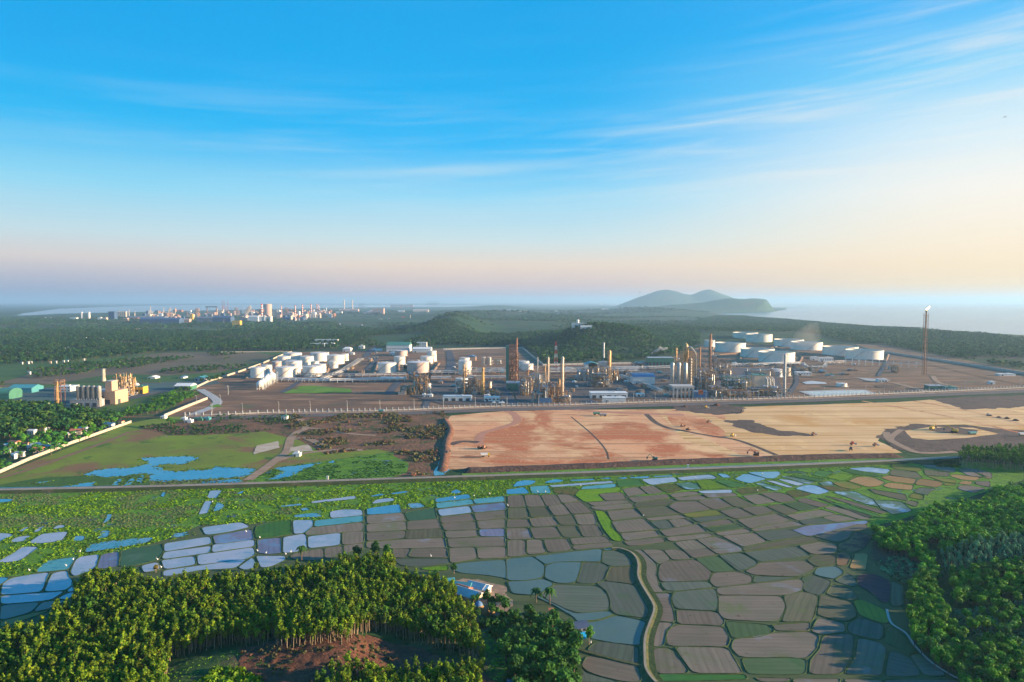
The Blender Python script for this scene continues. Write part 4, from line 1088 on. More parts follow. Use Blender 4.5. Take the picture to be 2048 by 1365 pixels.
# hedgerow of dark trees down the left flank
# farm grove: broad dark trees at the foot of the hill
grove = [(x, y) for x, y in [(950, 1195), (975, 1188), (1000, 1196), (1010, 1212), (985, 1215), (955, 1222), (1030, 1225), (890, 1160), (870, 1150), (1060, 1245), (1085, 1258), (1105, 1250), (1128, 1265), (1140, 1285), (1115, 1285), (1090, 1285), (1060, 1280),
   (1045, 1300), (1075, 1310), (1105, 1312), (1135, 1310), (1148, 1335), (1120, 1340), (1085, 1338), (1050, 1330), (1030, 1350), (1060, 1362), (1100, 1366), (1140, 1368), (1130, 1390), (1090, 1395), (1150, 1300), (1012, 1310), (1020, 1290), (1050, 1398)]]
pg = tree_thing('grove_tree', 'round', 301, 420, [leafB, bark_d], 'broad dark green tree in the grove beside the farm at the hill foot', 'tree', (0, 0, 0), 'dark trees of the farm grove')
pg2 = tree_thing('grove_tree', 'round', 302, 420, [leafB, bark_d], 'broad dark green tree in the grove beside the farm at the hill foot', 'tree', (0, 0, 0), 'dark trees of the farm grove')
for i, (x, y) in enumerate(grove):
    X_, Y2 = G(x, y + 6, 3); loc = (X_, Y2, hz1(X_, Y2)); s_ = random.uniform(1.0, 1.35) * (1 if i > 8 else .6)
    o = (pg, pg2)[i] if i < 2 else dup((pg, pg2)[i % 2], loc)
    o.location = loc; o.scale = (s_,) * 3; o.rotation_euler = (0, 0, random.uniform(0, 6))
pp = jitter_grid([(1000, 1215), (1100, 1245), (1150, 1290), (1155, 1370), (1000, 1400), (1020, 1300), (960, 1230)], 3.2, .45, None, True, 3)
scatter('grove_undergrowth', 'bush', pp, [leafB], 60, (1.2, 2.4), label='dark undergrowth filling the grove beside the farm', cat='undergrowth')
pp = jitter_grid([(880, 1150), (960, 1170), (1005, 1200), (1010, 1230), (1120, 1250), (1100, 1262), (980, 1240), (940, 1200)], 3.4, .45, lambda x, y: rng.random(len(x)) < .6, True, 2)
scatter('farm_bushes', 'bush', pp, [leafB], 60, (.8, 1.7), label='dark bushes and hedges round the farmyard', cat='bushes')
# ground of the clearing
soil_shade_dark = gmat('shade_darkened_soil', (.15, .06, .032), (.085, .038, .024), .5, [((.07, .035, .025), .12, .5, .66), ((.30, .15, .08), 1.2, .6, .74)], bump=1, bs=.8, bd=.6)  # brown soil, its colour darkened to stand for the trees' shadow
drape('bare_slope', [(480, 1255), (740, 1232), (830, 1232), (960, 1280), (1010, 1310), (1000, 1400), (560, 1460), (470, 1330)], soil_shade_dark, 1.0, .2, 13, bump=.9)
grass_m2 = gmat('hill_grass', (.05, .10, .02), (.035, .07, .02), .3, [((.10, .07, .04), .1, .52, .66)], bump=.8, bs=.9)
drape('grassy_slope', [(330, 1285), (470, 1255), (545, 1300), (560, 1365), (560, 1460), (320, 1460)], grass_m2, 1.2, .4, 13)
drape('grassy_slope', [(955, 1250), (1010, 1225), (1070, 1262), (1160, 1300), (1160, 1380), (1000, 1400), (960, 1300)], grass_m2, 1.2, .35, 5)
pp = jitter_grid([(385, 1330), (440, 1300), (500, 1305), (560, 1340), (590, 1365), (590, 1420), (400, 1420)], 2.0, .45, None, True, 12)
scatter('bright_bushes', 'bush', pp, [leafM], 60, (.9, 1.7), label='bright yellow-green bushes clumped on the near grassy slope', cat='bushes', nvar=4)
pp = jitter_grid([(330, 1285), (470, 1262), (540, 1300), (580, 1365), (560, 1440), (330, 1440)], 1.3, .45, None, True, 13)
scatter('bright_grass', 'tuft', pp[fbm(pp[:, 0], pp[:, 1], 14, 2) > .5], [leafM], 26, (.6, 1.1), label='tall bright green grass growing in clumps on the near slope', cat='grass', nvar=3)
pp = jitter_grid([(955, 1245), (1000, 1225), (1060, 1262), (1040, 1330), (985, 1330)], 1.3, .45, None, True, 6)
scatter('cane_patch', 'tuft', pp, [leafR], 30, (.9, 1.5), label='dense plot of green cane on the slope above the farm', cat='cane', nvar=3)
pp = jitter_grid([(480, 1262), (740, 1240), (960, 1290), (960, 1420), (560, 1430)], 2.2, .45, None, True, 13)
scatter('slope_scrub', 'bush', pp[fbm(pp[:, 0], pp[:, 1], 14, 3) > .44], [leafS], 44, (.4, 1.15), label='dry reddish brushwood strewn over the bare slope', cat='brush', nvar=3)
pp = jitter_grid([(700, 1236), (745, 1228), (900, 1255), (960, 1285), (950, 1295), (850, 1262), (740, 1246)], 1.1, .45, None, True, 14)
scatter('yellow_grass', 'tuft', pp, [leafM], 26, (.5, .9), label='yellow-green grass fringe along the top of the bare slope', cat='grass', nvar=3)

# --- wood on the right
RW = [(1740, 1052), (1775, 1048), (1828, 1035), (1858, 1005), (1905, 1002), (1960, 998), (1990, 972), (2060, 960), (2700, 930), (2700, 1500), (2010, 1440), (1925, 1352), (1860, 1300), (1822, 1262), (1815, 1215), (1822, 1160), (1850, 1120), (1810, 1095), (1762, 1085)]
RWw = [G(x, y, 6) for x, y in RW]
track_w = [G(x, y, 12) for x, y in [(1868, 1060), (1890, 1120), (1905, 1180), (1935, 1230), (1960, 1265)]]
teal_w2 = [G(x, y, 12) for x, y in [(1885, 1080), (2060, 1062), (2300, 1050), (2300, 1100), (2060, 1110), (1890, 1112)]]
sparse_w = [G(x, y, 12) for x, y in [(1915, 1170), (2300, 1150), (2300, 1300), (2060, 1270), (1980, 1250), (1930, 1210)]]
def keepR(x, y): return (pdist(x, y, track_w, False) > 2.6) & (vnoise(x, y, 11) > .08)
pr = jitter_grid(RWw, 3.3, .45, keepR, px=False)
inT = pip(pr[:, 0], pr[:, 1], teal_w2); inS = pip(pr[:, 0], pr[:, 1], sparse_w) & (rng.random(len(pr)) < .55)
zr = hgt(pr[:, 0], pr[:, 1]); qx, qy, dd = project(np.stack([pr[:, 0], pr[:, 1], zr + 8], -1)); infr = (qx < 2046) & (qy < 1362) & (qx > 0)
main = np.where(infr & ~inT & ~inS)[0]; mo = main[np.argsort(dd[main])]
pr_protos = [tree_thing('woodland_tree', 'round', 400 + i, 340, [leafR, bark_d], 'rounded bright green woodland tree on the rise right of the paddies', 'tree', (0, 0, 0), 'woodland trees right of the paddies') for i in range(5)]
for q, i in enumerate(mo[:280]):
    x, y = pr[i]; loc = (x, y, hz1(x, y)); s_ = random.uniform(.55, .85); o = pr_protos[q] if q < 5 else dup(pr_protos[q % 5], loc)
    o.location = loc; o.rotation_euler = (0, 0, random.uniform(0, 6.28)); o.scale = (s_, s_, s_ * random.uniform(.95, 1.25))
others = np.array(sorted(set(range(len(pr))) - set(mo[:280].tolist()) - set(np.where(inT | inS)[0].tolist())))
scatter('woodland', 'round', pr[others], [leafR, bark_d], 120, (.55, .88), label='dense green wood covering the rise at the right', cat='wood', tint=(.75, 1.2))
scatter('pale_plantation', 'pole', jitter_grid(teal_w2, 3.2, .4, None, False), [leafC, bark], 90, (.6, .8), label='belt of pale bluish-green young trees within the right wood', cat='plantation')
scatter('sapling_plantation', 'bush', jitter_grid(sparse_w, 3.0, .3, None, False), [leafC], 30, (.7, 1.3), label='rows of low pale saplings on the open part of the right rise', cat='saplings')
drape('hill_clearing', [(1750, 1060), (1870, 1100), (1850, 1165), (1790, 1130), (1745, 1110)], gmat('dark_clearing', (.05, .06, .03), (.07, .055, .04), .2), 2, .1, 3)
scatter('saplings', 'bush', jitter_grid([(1752, 1118), (1800, 1100), (1850, 1130), (1830, 1160), (1780, 1145)], 3.2, .3, None, True, 3), [leafC], 40, (.8, 1.6), label='planted rows of low pale saplings between the paddies and the wood', cat='saplings')
# --- the block of trees at the end of the embankment road
pb = jitter_grid([(1914, 936), (1960, 938), (2040, 946), (2200, 948), (2300, 925), (1990, 915), (1925, 920)], 4.0, .4)
scatter('roadside_wood', 'pole', pb, [leafR, bark], 150, (1.0, 1.3), label='square block of tall green trees at the end of the embankment road', cat='wood')
scatter('hedge', 'bush', jitter_grid([(1860, 924), (1914, 917), (1920, 934), (1880, 936)], 2.6), [leafF], 40, (.8, 1.5), label='dark low bushes before the block of trees by the road end', cat='bushes')
# --- marsh plants, scrub, village trees
banks_ok = lambda x, y: ~np.any([pip(x, y, q) for q in ALLF], axis=0)
MA = [(-60, 990), (512, 976), (1015, 960), (1060, 962), (1010, 993), (868, 1008), (870, 1016), (728, 1020), (655, 1042), (580, 1040), (510, 1048), (400, 1052), (330, 1080), (240, 1105), (160, 1115), (60, 1150), (-60, 1160)]
pm = jitter_grid(MA, 1.75, .45, lambda x, y: banks_ok(x, y) & (fbm(x, y, 9, 3) > .36))
dk = (fbm(pm[:, 0] * .5, pm[:, 1], 18, 4) > .50) & (pm[:, 0] < -140) & (pm[:, 1] > 400)
scatter('marsh_plants', 'tuft', pm[~dk], [leafM], 14, (.35, 1.1), label='bright green water plants covering the marsh beside the embankment', cat='marsh plants', tint=(.45, 1.2), nvar=6)
scatter('lotus_leaves', 'tuft', pm[dk], [gmat('lotus_leaf', (.16, .18, .05), (.07, .11, .06), .5, tint=True)], 14, (.5, .9), label='dull brownish-green lotus leaves on the left marsh', cat='marsh plants', nvar=3)
pm = jitter_grid([(1060, 962), (1300, 950), (1800, 930), (1740, 960), (1500, 975), (1240, 985), (1010, 993)], 2.6, .45, lambda x, y: banks_ok(x, y) & (fbm(x, y, 9, 3) > .42))
scatter('marsh_grass', 'tuft', pm, [leafM], 14, (.5, 1.0), label='green grass on the banks between the ponds beside the road', cat='grass', nvar=3)
pm = jitter_grid(P(T8, '1440,480 1600,400 1800,370 2048,340 2260,310 2380,350 2360,430 2200,480 1850,490'), 2.6, .45, lambda x, y: banks_ok(x, y) & (fbm(x, y, 12, 3) > .45))
scatter('swamp_plants', 'tuft', pm, [leafB], 14, (.7, 1.1), label='dark green swamp plants along the far side of the embankment', cat='marsh plants', nvar=3)
pm = jitter_grid(P(T8, '900,500 880,470 1180,470 1430,480 1400,500'), 2.2, .45)
scatter('reeds', 'tuft', pm, [gmat('reed_leaf', (.09, .12, .07), (.05, .08, .05), .5, tint=True)], 14, (.6, 1.0), label='grey-green reeds along the near edge of the large pond', cat='reeds', nvar=3)
pm = jitter_grid(P(T9, '-250,90 0,85 700,75 715,170 640,445 385,445 400,310 300,290 0,320 -150,240'), 4.2, .45, lambda x, y: fbm(x, y, 25, 3) > .52)
scatter('scrub', 'bush', pm, [leafS], 22, (.9, 2.1), label='dense brown and olive scrub between the pond and the building site', cat='scrub', nvar=4)
pm = jitter_grid(P(T8, '800,160 1300,90 1750,90 1760,150 1500,190 1300,200 1000,210'), 5.5, .45, lambda x, y: fbm(x, y, 30, 3) > .47)
scatter('scrub', 'bush', pm, [leafF], 22, (.8, 1.8), label='dark olive scrub on the meadow below the perimeter fence', cat='scrub', nvar=4)
pm = jitter_grid([(925, 947), (1340, 932), (1800, 917), (1800, 920), (1340, 936), (925, 952)], 2.4, .45, lambda x, y: fbm(x, y, 15, 2) > .44)
scatter('verge_grass', 'tuft', pm, [leafM], 14, (.6, 1.2), label='bright grass fringe at the foot of the spoil bank', cat='grass', nvar=3)
ed = []
for q in ALLF[-9:] + [world(P(T1, '670,585 700,530 800,500 960,480 1250,460 1160,510 960,545 780,570')), world(P(T1, '1350,470 1380,435 1500,415 1520,450')), world(P(T1, '770,480 810,410 890,405 860,460'))]:
    for a, b in zip(q, q[1:] + q[:1]):
        for j in range(int(math.dist(a, b) / 1.1)):
            t_ = random.random(); ed.append((a[0] + (b[0] - a[0]) * t_ + random.gauss(0, 1.5), a[1] + (b[1] - a[1]) * t_ + random.gauss(0, 1.8)))
scatter('pond_edge_plants', 'tuft', np.array(ed), [leafM], 14, (.4, 1.1), label='ragged fringe of green plants round the marsh ponds', cat='marsh plants', tint=(.4, 1.0), nvar=4)
# far woods: crowns get larger and simpler with distance
def far_wood(name, poly, step, nl, sc, label, leaf=None, keep=None, px=True, kind='round', zs=.75):
    pts = jitter_grid(poly, step, .48, keep, px)
    if len(pts): scatter(name, kind, pts, [leaf or leafF, bark_d], nl, sc, label=label, cat='wood', tint=(.6, 1.4), nvar=6, zs=zs)
far_wood('roadside_wood', [(-120, 820), (0, 812), (110, 815), (235, 838), (225, 852), (150, 862), (60, 870), (-150, 905)], 6.5, 60, (1.0, 1.5), 'dark green wood between the left works and the village')
far_wood('green_belt', [(215, 838), (330, 795), (365, 778), (392, 782), (398, 793), (330, 825), (260, 836)], 6, 50, (.6, .95), 'green shrubs on the slope between the left works and the wall', leafR, lambda x, y: fbm(x, y, 40, 3) > .45)
far_wood('village_trees', [(-100, 940), (0, 905), (40, 862), (120, 850), (230, 842), (240, 848), (130, 900), (0, 945)], 9, 80, (.7, 1.15), 'leafy garden trees among the village houses at the left', leafR, lambda x, y: fbm(x, y, 30, 3) > .42)
notv = lambda x, y: ((x < 320) | (y > 2100)) & ~pip(x, y, BAY) & (fbm(x, y, 260, 3) > .40)
yard_w = YARD
inland = lambda x, y: ~pip(x, y, SEA1) & ~pip(x, y, BAY) & ~pip(x, y, yard_w)
far_wood('hill_wood', [(-150, 736), (150, 724), (215, 717), (330, 705), (443, 702), (583, 703), (900, 694), (1044, 693), (1044, 672), (900, 665), (600, 663), (-100, 663)], 14, 32, (1.2, 2.0), 'dark wooded low hills behind the works at the left', keep=lambda x, y: inland(x, y) & (fbm(x, y, 200, 4) > .40))
far_wood('hill_wood', [(1090, 727), (1060, 700), (1046, 694), (1040, 672), (1330, 665), (1400, 672), (1400, 690), (1340, 713), (1268, 724), (1100, 728)], 11, 60, (1.2, 2.0), 'wooded hill with dark rounded crowns behind the middle of the refinery', keep=lambda x, y: inland(x, y) & ~((y < 1800) & (fbm(x, y, 60, 3) < .5)))
far_wood('field_trees', [(-100, 800), (0, 742), (150, 727), (443, 706), (560, 716), (470, 745), (420, 768), (250, 768), (100, 772), (-40, 810)], 12, 40, (.7, 1.4), 'scattered trees and thickets on the flat land left of the works', keep=lambda x, y: fbm(x, y, 120, 4) > .56)
far_wood('coast_wood', [(1330, 665), (1400, 640), (1450, 633), (1560, 641), (1700, 652), (1900, 667), (2048, 682), (2400, 722), (2400, 810), (2100, 752), (1900, 722), (1764, 700), (1600, 668), (1420, 672)], 12, 30, (1.2, 1.9), 'long belt of dark coastal trees between the tanks and the sea', keep=lambda x, y: inland(x, y) & ((y > 1750) | (fbm(x, y, 80, 3) > .42)))
far_wood('distant_wood', [(-100, 664), (1340, 664), (1400, 640), (1400, 636), (-100, 636)], 27, 16, (2.0, 3.4), 'distant dark woodland before the far steelworks', zs=.42, keep=lambda x, y: inland(x, y) & (fbm(x, y, 400, 4) > .44) & ~((np.abs(y - 5000) < 900) & (x < -.07 * y) & (x > -.33 * y)))
far_wood('distant_wood', [(600, 636), (1400, 636), (1420, 626), (1200, 622), (900, 622), (600, 626)], 55, 14, (4.0, 6.5), 'hazy woodland far off between the hills and the headland', zs=.3, keep=lambda x, y: inland(x, y) & (fbm(x, y, 900, 3) > .44))
# ------------------------------------------------------------------ the works
white = pmat('white_paint', (.70, .68, .63), .5, .05, .2, dirt=(.55, .48, .40)); white2 = pmat('off_white_wall', (.66, .66, .62), .7, .06, .3)
creamm = pmat('cream_paint', (.55, .44, .32), .6, .06, .2, dirt=(.45, .36, .28)); pinkw = pmat('pink_wall', (.52, .33, .22), .8, .07, .2)
greyp = pmat('grey_steel', (.34, .36, .38), .45, .15, .3, .5); rust = pmat('rusty_steel', (.30, .14, .08), .7, .3, .4); brownst = pmat('brown_steelwork', (.25, .155, .10), .7, .3, .3)
silver = pmat('silver_cladding', (.42, .39, .35), .4, .15, .25, .45, dirt=(.32, .25, .2)); gold = pmat('golden_steel', (.44, .27, .12), .45, .3, .3, .4); darkp = pmat('dark_steel', (.06, .065, .075), .6, .2, .4)
greenr = pmat('green_sheet', (.06, .19, .13), .5, .1, .2); blues = pmat('blue_sheet', (.08, .17, .29), .5, .1, .2); tealr = pmat('teal_roof', (.07, .26, .28), .5, .1, .2); redp = pmat('red_paint', (.55, .07, .05), .5, .1, .3)
glassd = pmat('window_glass', (.03, .04, .06), .15, .1, .5, 0, spec=.8); yel = pmat('yellow_paint', (.62, .38, .05), .5, .1, .3); concw = pmat('concrete', (.42, .39, .35), .85, .12, .4); tiler = pmat('tile_roof', (.42, .14, .08), .8, .2, .6); greyroof = pmat('grey_roof', (.36, .38, .40), .6, .12, .4)
tankm = pmat('tank_white', (.74, .70, .61), .45, .05, .08, dirt=(.66, .58, .48)); tankr = pmat('tank_roof', (.60, .57, .54), .7, .1, .08, dirt=(.36, .27, .22)); tankp = pmat('tank_rose', (.52, .40, .35), .5, .08, .1, dirt=(.3, .22, .2)); black = pmat('black_rubber', (.02, .02, .02), .8, .1, 1)
deckd = pmat('floating_deck', (.10, .085, .08), .8, .3, .1)
def fit(tile, x0, yt, x1, yb, d=0):
    """pixel box on the photo -> x, front depth, width, height in metres"""
    a, b = tile(x0, yt); c_, e_ = tile(x1, yb); Yf = G(1024, e_)[1]; Yc = Yf + d / 2
    wd = (c_ - a) * Yc / F; cx = ((a + c_) / 2 - 1024) / F * Yc; return cx, Yf, wd, max(1.5, (e_ - b) * Yf / F)
def tank(tile, x0, yt, x1, yb, label, kind='cone', m=None, group=None):
    a, b = tile(x0, yt); c_, e_ = tile(x1, yb); Yf = G(1024, e_)[1]; r = (c_ - a) / 2 * Yf / F; r *= (Yf + r) / Yf; Yc = Yf + r
    h = 15
    for _ in range(8): h = (e_ - b - 2 * r * max(20, H - h) / Yc ** 2 * F * .9) * Yf / F; h = max(h, 5)
    cx = ((a + c_) / 2 - 1024) / F * Yc; m = m or tankm
    root = thing('storage_tank', label, 'storage tank', (cx, Yc, 0), 0, group); n = 48
    if kind == 'float':
        mb = MB(); mb.lathe(0, 0, [(r, 0), (r, h), (r - .4, h), (r - .4, h * .55)], n, False); mb.build('shell', m, root, True)
        d = MB(); d.lathe(0, 0, [(r - .5, h * .74), (r - 3, h * .75), (r - 4, h * .72), (.1, h * .73)], n, False); d.ball(0, 0, h * .72, 1.2, 8, 4); d.build('floating_roof', deckd, root)
        g = MB(); g.lathe(0, 0, [(r + .1, h - 1.6), (r + 1.2, h - 1.55), (r + 1.2, h - 1.35), (r + .1, h - 1.3)], n, False); g.lathe(0, 0, [(r + .05, h), (r + .25, h + .05), (r + .25, h + .5), (r, h + .5)], n, False); g.build('wind_girder', m, root)
        s = MB(); s.tube((r * .1, -r * .95, h), (r * .35, -r * .2, h * .75), .5, 4); s.build('rolling_ladder', brownst, root)
    else:
        mb = MB(); mb.lathe(0, 0, [(r, 0), (r, h)], n, False); mb.build('shell', m, root, True)
        d = MB(); d.lathe(0, 0, [(r + .2, h - .15), (r + .2, h + .1), (r * .5, h + r * .06), (.1, h + r * .09)], n, False); d.cyl(0, 0, h + r * .08, h + r * .08 + 1, .5); d.build('roof', tankr, root, True)
        g = MB()
        for q in range(n): 
            t_ = q * 2 * math.pi / n; u = (q + 1) * 2 * math.pi / n
            g.tube((r * math.cos(t_), r * math.sin(t_), h + 1.1), (r * math.cos(u), r * math.sin(u), h + 1.1), .09, 3)
        g.lathe(0, 0, [(r + .06, h * .86), (r + .3, h * .865), (r + .3, h * .88), (r + .06, h * .885)], n, False); g.build('railing', m, root)
    s = MB(); a0 = random.uniform(3.4, 4.6); k_ = 16; vs = []
    for i in range(k_ + 1):
        t_ = a0 + (h / r * 1.3) * i / k_
        for rr in (r + .1, r + 1.0): vs.append((rr * math.cos(t_), rr * math.sin(t_), h * i / k_))
    s.add(vs, [(2 * i, 2 * i + 1, 2 * i + 3, 2 * i + 2) for i in range(k_)]); s.v += [(x, y, z - .5) for x, y, z in vs]
    s.f += [(len(vs) + 2 * i + 1, len(vs) + 2 * i, len(vs) + 2 * i + 2, len(vs) + 2 * i + 3) for i in range(k_)]; s.m += [0] * k_
    s.f += [(2 * i + 1, len(vs) + 2 * i + 1, len(vs) + 2 * i + 3, 2 * i + 3) for i in range(k_)]; s.m += [0] * k_
    s.build('stairway', brownst, root)
    b_ = MB(); b_.lathe(0, 0, [(r + 2.2, -.2), (r + 2.2, .5), (r + .02, .55)], n, False); b_.build('foundation', concw, root)
    return root
TF = 'white tanks of the left tank farm'
for a in [
 (A2, 800 - 67, 572, 873, 640, 'wide white tank at the far back of the left tank farm beside the wall end'),
 (A2, 947, 570, 1088, 645, 'wide white tank at the back of the left tank farm, second from its right end'),
 (A2, 1190, 582, 1245, 640, 'white tank partly hidden at the far right back of the left tank farm'),
 (A2, 1075, 588, 1210, 667, 'large white tank behind the small one at the right of the left tank farm'),
 (A2, 865, 600, 967, 672, 'medium white tank standing between the two wide rear tanks'),
 (A2, 685, 600, 785, 670, 'medium white tank before the wall-side rear tank'),
 (A2, 945, 640, 1010, 678, 'small white tank peeking out behind the two front tanks'),
 (A2, 640, 640, 712, 712, 'small rose-grey tank near the wall in the left tank farm', 'cone', tankp),
 (A2, 750, 635, 873, 708, 'white tank with brown-topped roof in the middle of the left tank farm'),
 (A2, 560, 668, 637, 742, 'white tank half hidden behind the front left tank'),
 (A2, 785, 660, 865, 750, 'white tank standing close behind the middle front tank'),
 (A2, 970, 660, 1065, 738, 'white tank half hidden behind the right front tank'),
 (A2, 1095, 640, 1160, 700, 'small white tank standing alone at the front right of the left tank farm'),
 (A2, 470, 685, 587, 775, 'white tank at the front left corner of the tank farm behind the gas spheres'),
 (A2, 670, 680, 820, 772, 'large white tank at the middle of the front row'),
 (A2, 882, 675, 1032, 768, 'large white tank at the right of the front row')]: tank(*a, group=TF)
TG = 'tanks between the tank farm and the process units'
for a in [
 (A2, 1610, 555, 1708, 603, 'rose-brown tank before the green-roofed sheds', 'cone', tankp), (A2, 1605, 603, 1692, 668, 'small white tank in front of the rose-brown one'),
 (A2, 1865, 558, 1940, 645, 'tall white tank at the rear right of the middle group'), (A2, 1813, 600, 1910, 662, 'white tank standing before the tall rear one of the middle group'),
 (A2, 1475, 648, 1620, 735, 'white tank standing alone left of the large grey-rose tank'), (A2, 1708, 640, 1882, 735, 'large grey-rose tank behind the first process unit', 'cone', tankp),
 (A3, 625, 612, 705, 690, 'tall white tank behind another above the pipe rack'), (A3, 617, 635, 718, 748, 'tall white tank above the pipe rack left of the thin gold columns'),
 (A3, 592, 772, 690, 850, 'short white tank behind the long white building'), (A3, 1090, 638, 1175, 700, 'white tank right of the green and brown tower'),
 (A3, 1120, 658, 1208, 716, 'white tank half in front of another right of the brown tower')]: tank(*a, group=TG)
TC = 'open-topped crude oil tanks at the right'
for a in [
 (A4, 1290, 412, 1478, 475, 'farthest open-topped white tank at the upper left of the right group'), (A4, 1393, 425, 1590, 495, 'white open-topped tank just right of the farthest one'),
 (A4, 1617, 465, 1838, 530, 'white open-topped tank in the middle of the back row behind its neighbour'), (A4, 1752, 485, 1985, 557, 'white open-topped tank in the middle of the right group with its lit side bare'),
 (A5, 477, 520, 735, 602, 'cream open-topped tank with a diagonal stair, second from the right end'), (A5, 662, 545, 933, 633, 'cream open-topped tank at the right end of the row beside the sea wall'),
 (A4, 1152, 490, 1382, 572, 'white open-topped tank at the left front of the right group'), (A4, 1355, 535, 1607, 616, 'white open-topped tank half behind the nearest one'),
 (A4, 1497, 560, 1768, 656, 'nearest open-topped white tank, behind the tall grey stack')]: tank(*a, kind='float', group=TC)
tank(A4, 1063, 475, 1143, 532, 'small closed white tank left of the open-topped group'); tank(A5, 585, 812, 665, 845, 'low white round tank beside the treatment ponds')
tank(A4, 1605, 715, 1680, 770, 'small grey tank behind the stack beside a cream one', m=greyp); tank(A4, 1690, 690, 1745, 760, 'small cream tank just right of the tall grey stack', m=creamm)
tank(A5, 70, 700, 150, 765, 'small grey-blue tank left of the tall stack', m=greyp)
tank(A3, 345, 815, 398, 892, 'small white tank at the foot of the first process unit'); tank(A3, 1195, 882, 1220, 965, 'slim pale drum left of its twin by the blue-based unit', m=silver); tank(A3, 1232, 882, 1252, 960, 'slim pale drum right of its twin by the blue-based unit', m=silver)
for x, n_ in ((817, 'left'), (860, 'right')): tank(A3, x - 15, 610, x + 16, 672, f'slim silver upright tank, {n_} one of the pair behind the pipe rack', m=silver)
for x, n_ in ((883, 'short silver drum beside the slim upright pair'), (925, 'tiny rounded white tank right of the upright pair, left of its twin'), (946, 'tiny rounded white tank right of its twin near the pipe rack')): tank(A3, x - 8, 635, x + 8, 660, n_, m=silver)
def sphere_tank(tile, x, yt, yb, label):
    cx, Yf, wd, h = fit(tile, x - (yb - yt) * .42, yt, x + (yb - yt) * .42, yb); r = wd / 2; root = thing('gas_sphere', label, 'gas sphere', (cx, Yf + r, 0), 0, 'white gas spheres')
    MB().ball(0, 0, h - r, r, 24, 14).build('vessel', white, root, True)
    for i in range(8):
        t_ = i * math.pi / 4 + .2; MB().tube((r * .96 * math.cos(t_), r * .96 * math.sin(t_), 0), (r * .96 * math.cos(t_), r * .96 * math.sin(t_), h - r), .4, 6).build('leg', white, root)
    s = MB(); s.frame(r + .5, -2, 0, r + 3, 1, h, 1, 1, 4, .25); s.cb(0, 0, h - .1, 3, 3, .8); s.build('stair_tower', white2, root)
for x, a, b, lb in ((618, 728, 815, 'rearmost white gas sphere of the cluster'), (590, 748, 828, 'white gas sphere second from the back'), (575, 765, 838, 'white gas sphere in the middle of the cluster'), (553, 782, 852, 'white gas sphere second from the front'), (530, 798, 868, 'frontmost white gas sphere at the left end of the cluster')): sphere_tank(A2, x, a, b, lb)
def column(tile, x, yt, yb, wpx, label, m=None, cat='column', cage=True, name='process_column', z0=0, m2=None, top=None, group=None):
    cx, Yf, wd, h = fit(tile, x - wpx / 2, yt, x + wpx / 2, yb); r = wd / 2; root = thing(name, label, cat, (cx, Yf + r, 0), 0, group); m = m or silver
    rb = r * (1.25 if not cage else 1.0)
    MB().lathe(0, 0, [(rb, 0), (rb, h * .12), (r, h * .3), (r, h * .93), (r * .8, h * .98), (r * .3, h)], 18).build('shell', m, root, True)
    if cage:
        p = MB(); k_ = max(3, int(h / 9))
        for i in range(1, k_ + 1):
            z = h * i / (k_ + .3); p.lathe(0, 0, [(r + .05, z), (r + 1.3, z + .02), (r + 1.3, z + .3), (r + .05, z + .32)], 12, False)
            for j in range(8): t_ = j * math.pi / 4; p.tube(((r + 1.25) * math.cos(t_), (r + 1.25) * math.sin(t_), z + .3), ((r + 1.25) * math.cos(t_), (r + 1.25) * math.sin(t_), z + 1.4), .12, 3)
        p.build('platform', m2 or gold, root)
        l = MB(); l.tube((r + .9, -.4, 0), (r + .9, -.4, h * .95), .22, 4); l.tube((-r - .7, .3, 0), (-r - .7, .3, h * .9), .35, 6); l.tube((-r * .3, -r - .5, h * .1), (-r * .3, -r - .5, h * .85), .3, 6); l.build('pipework', m2 or gold, root)
    else:
        p = MB()
        for q in (.55, .96): p.lathe(0, 0, [(r + .05, h * q), (r + 1.1, h * q + .02), (r + 1.1, h * q + .4), (r + .05, h * q + .42)], 14, False)
        p.build('platform', greyp, root); MB().tube((r * 1.05, -r * .5, 0), (r * 1.05, -r * .5, h), .2, 4).build('ladder', greyp, root)
    return root
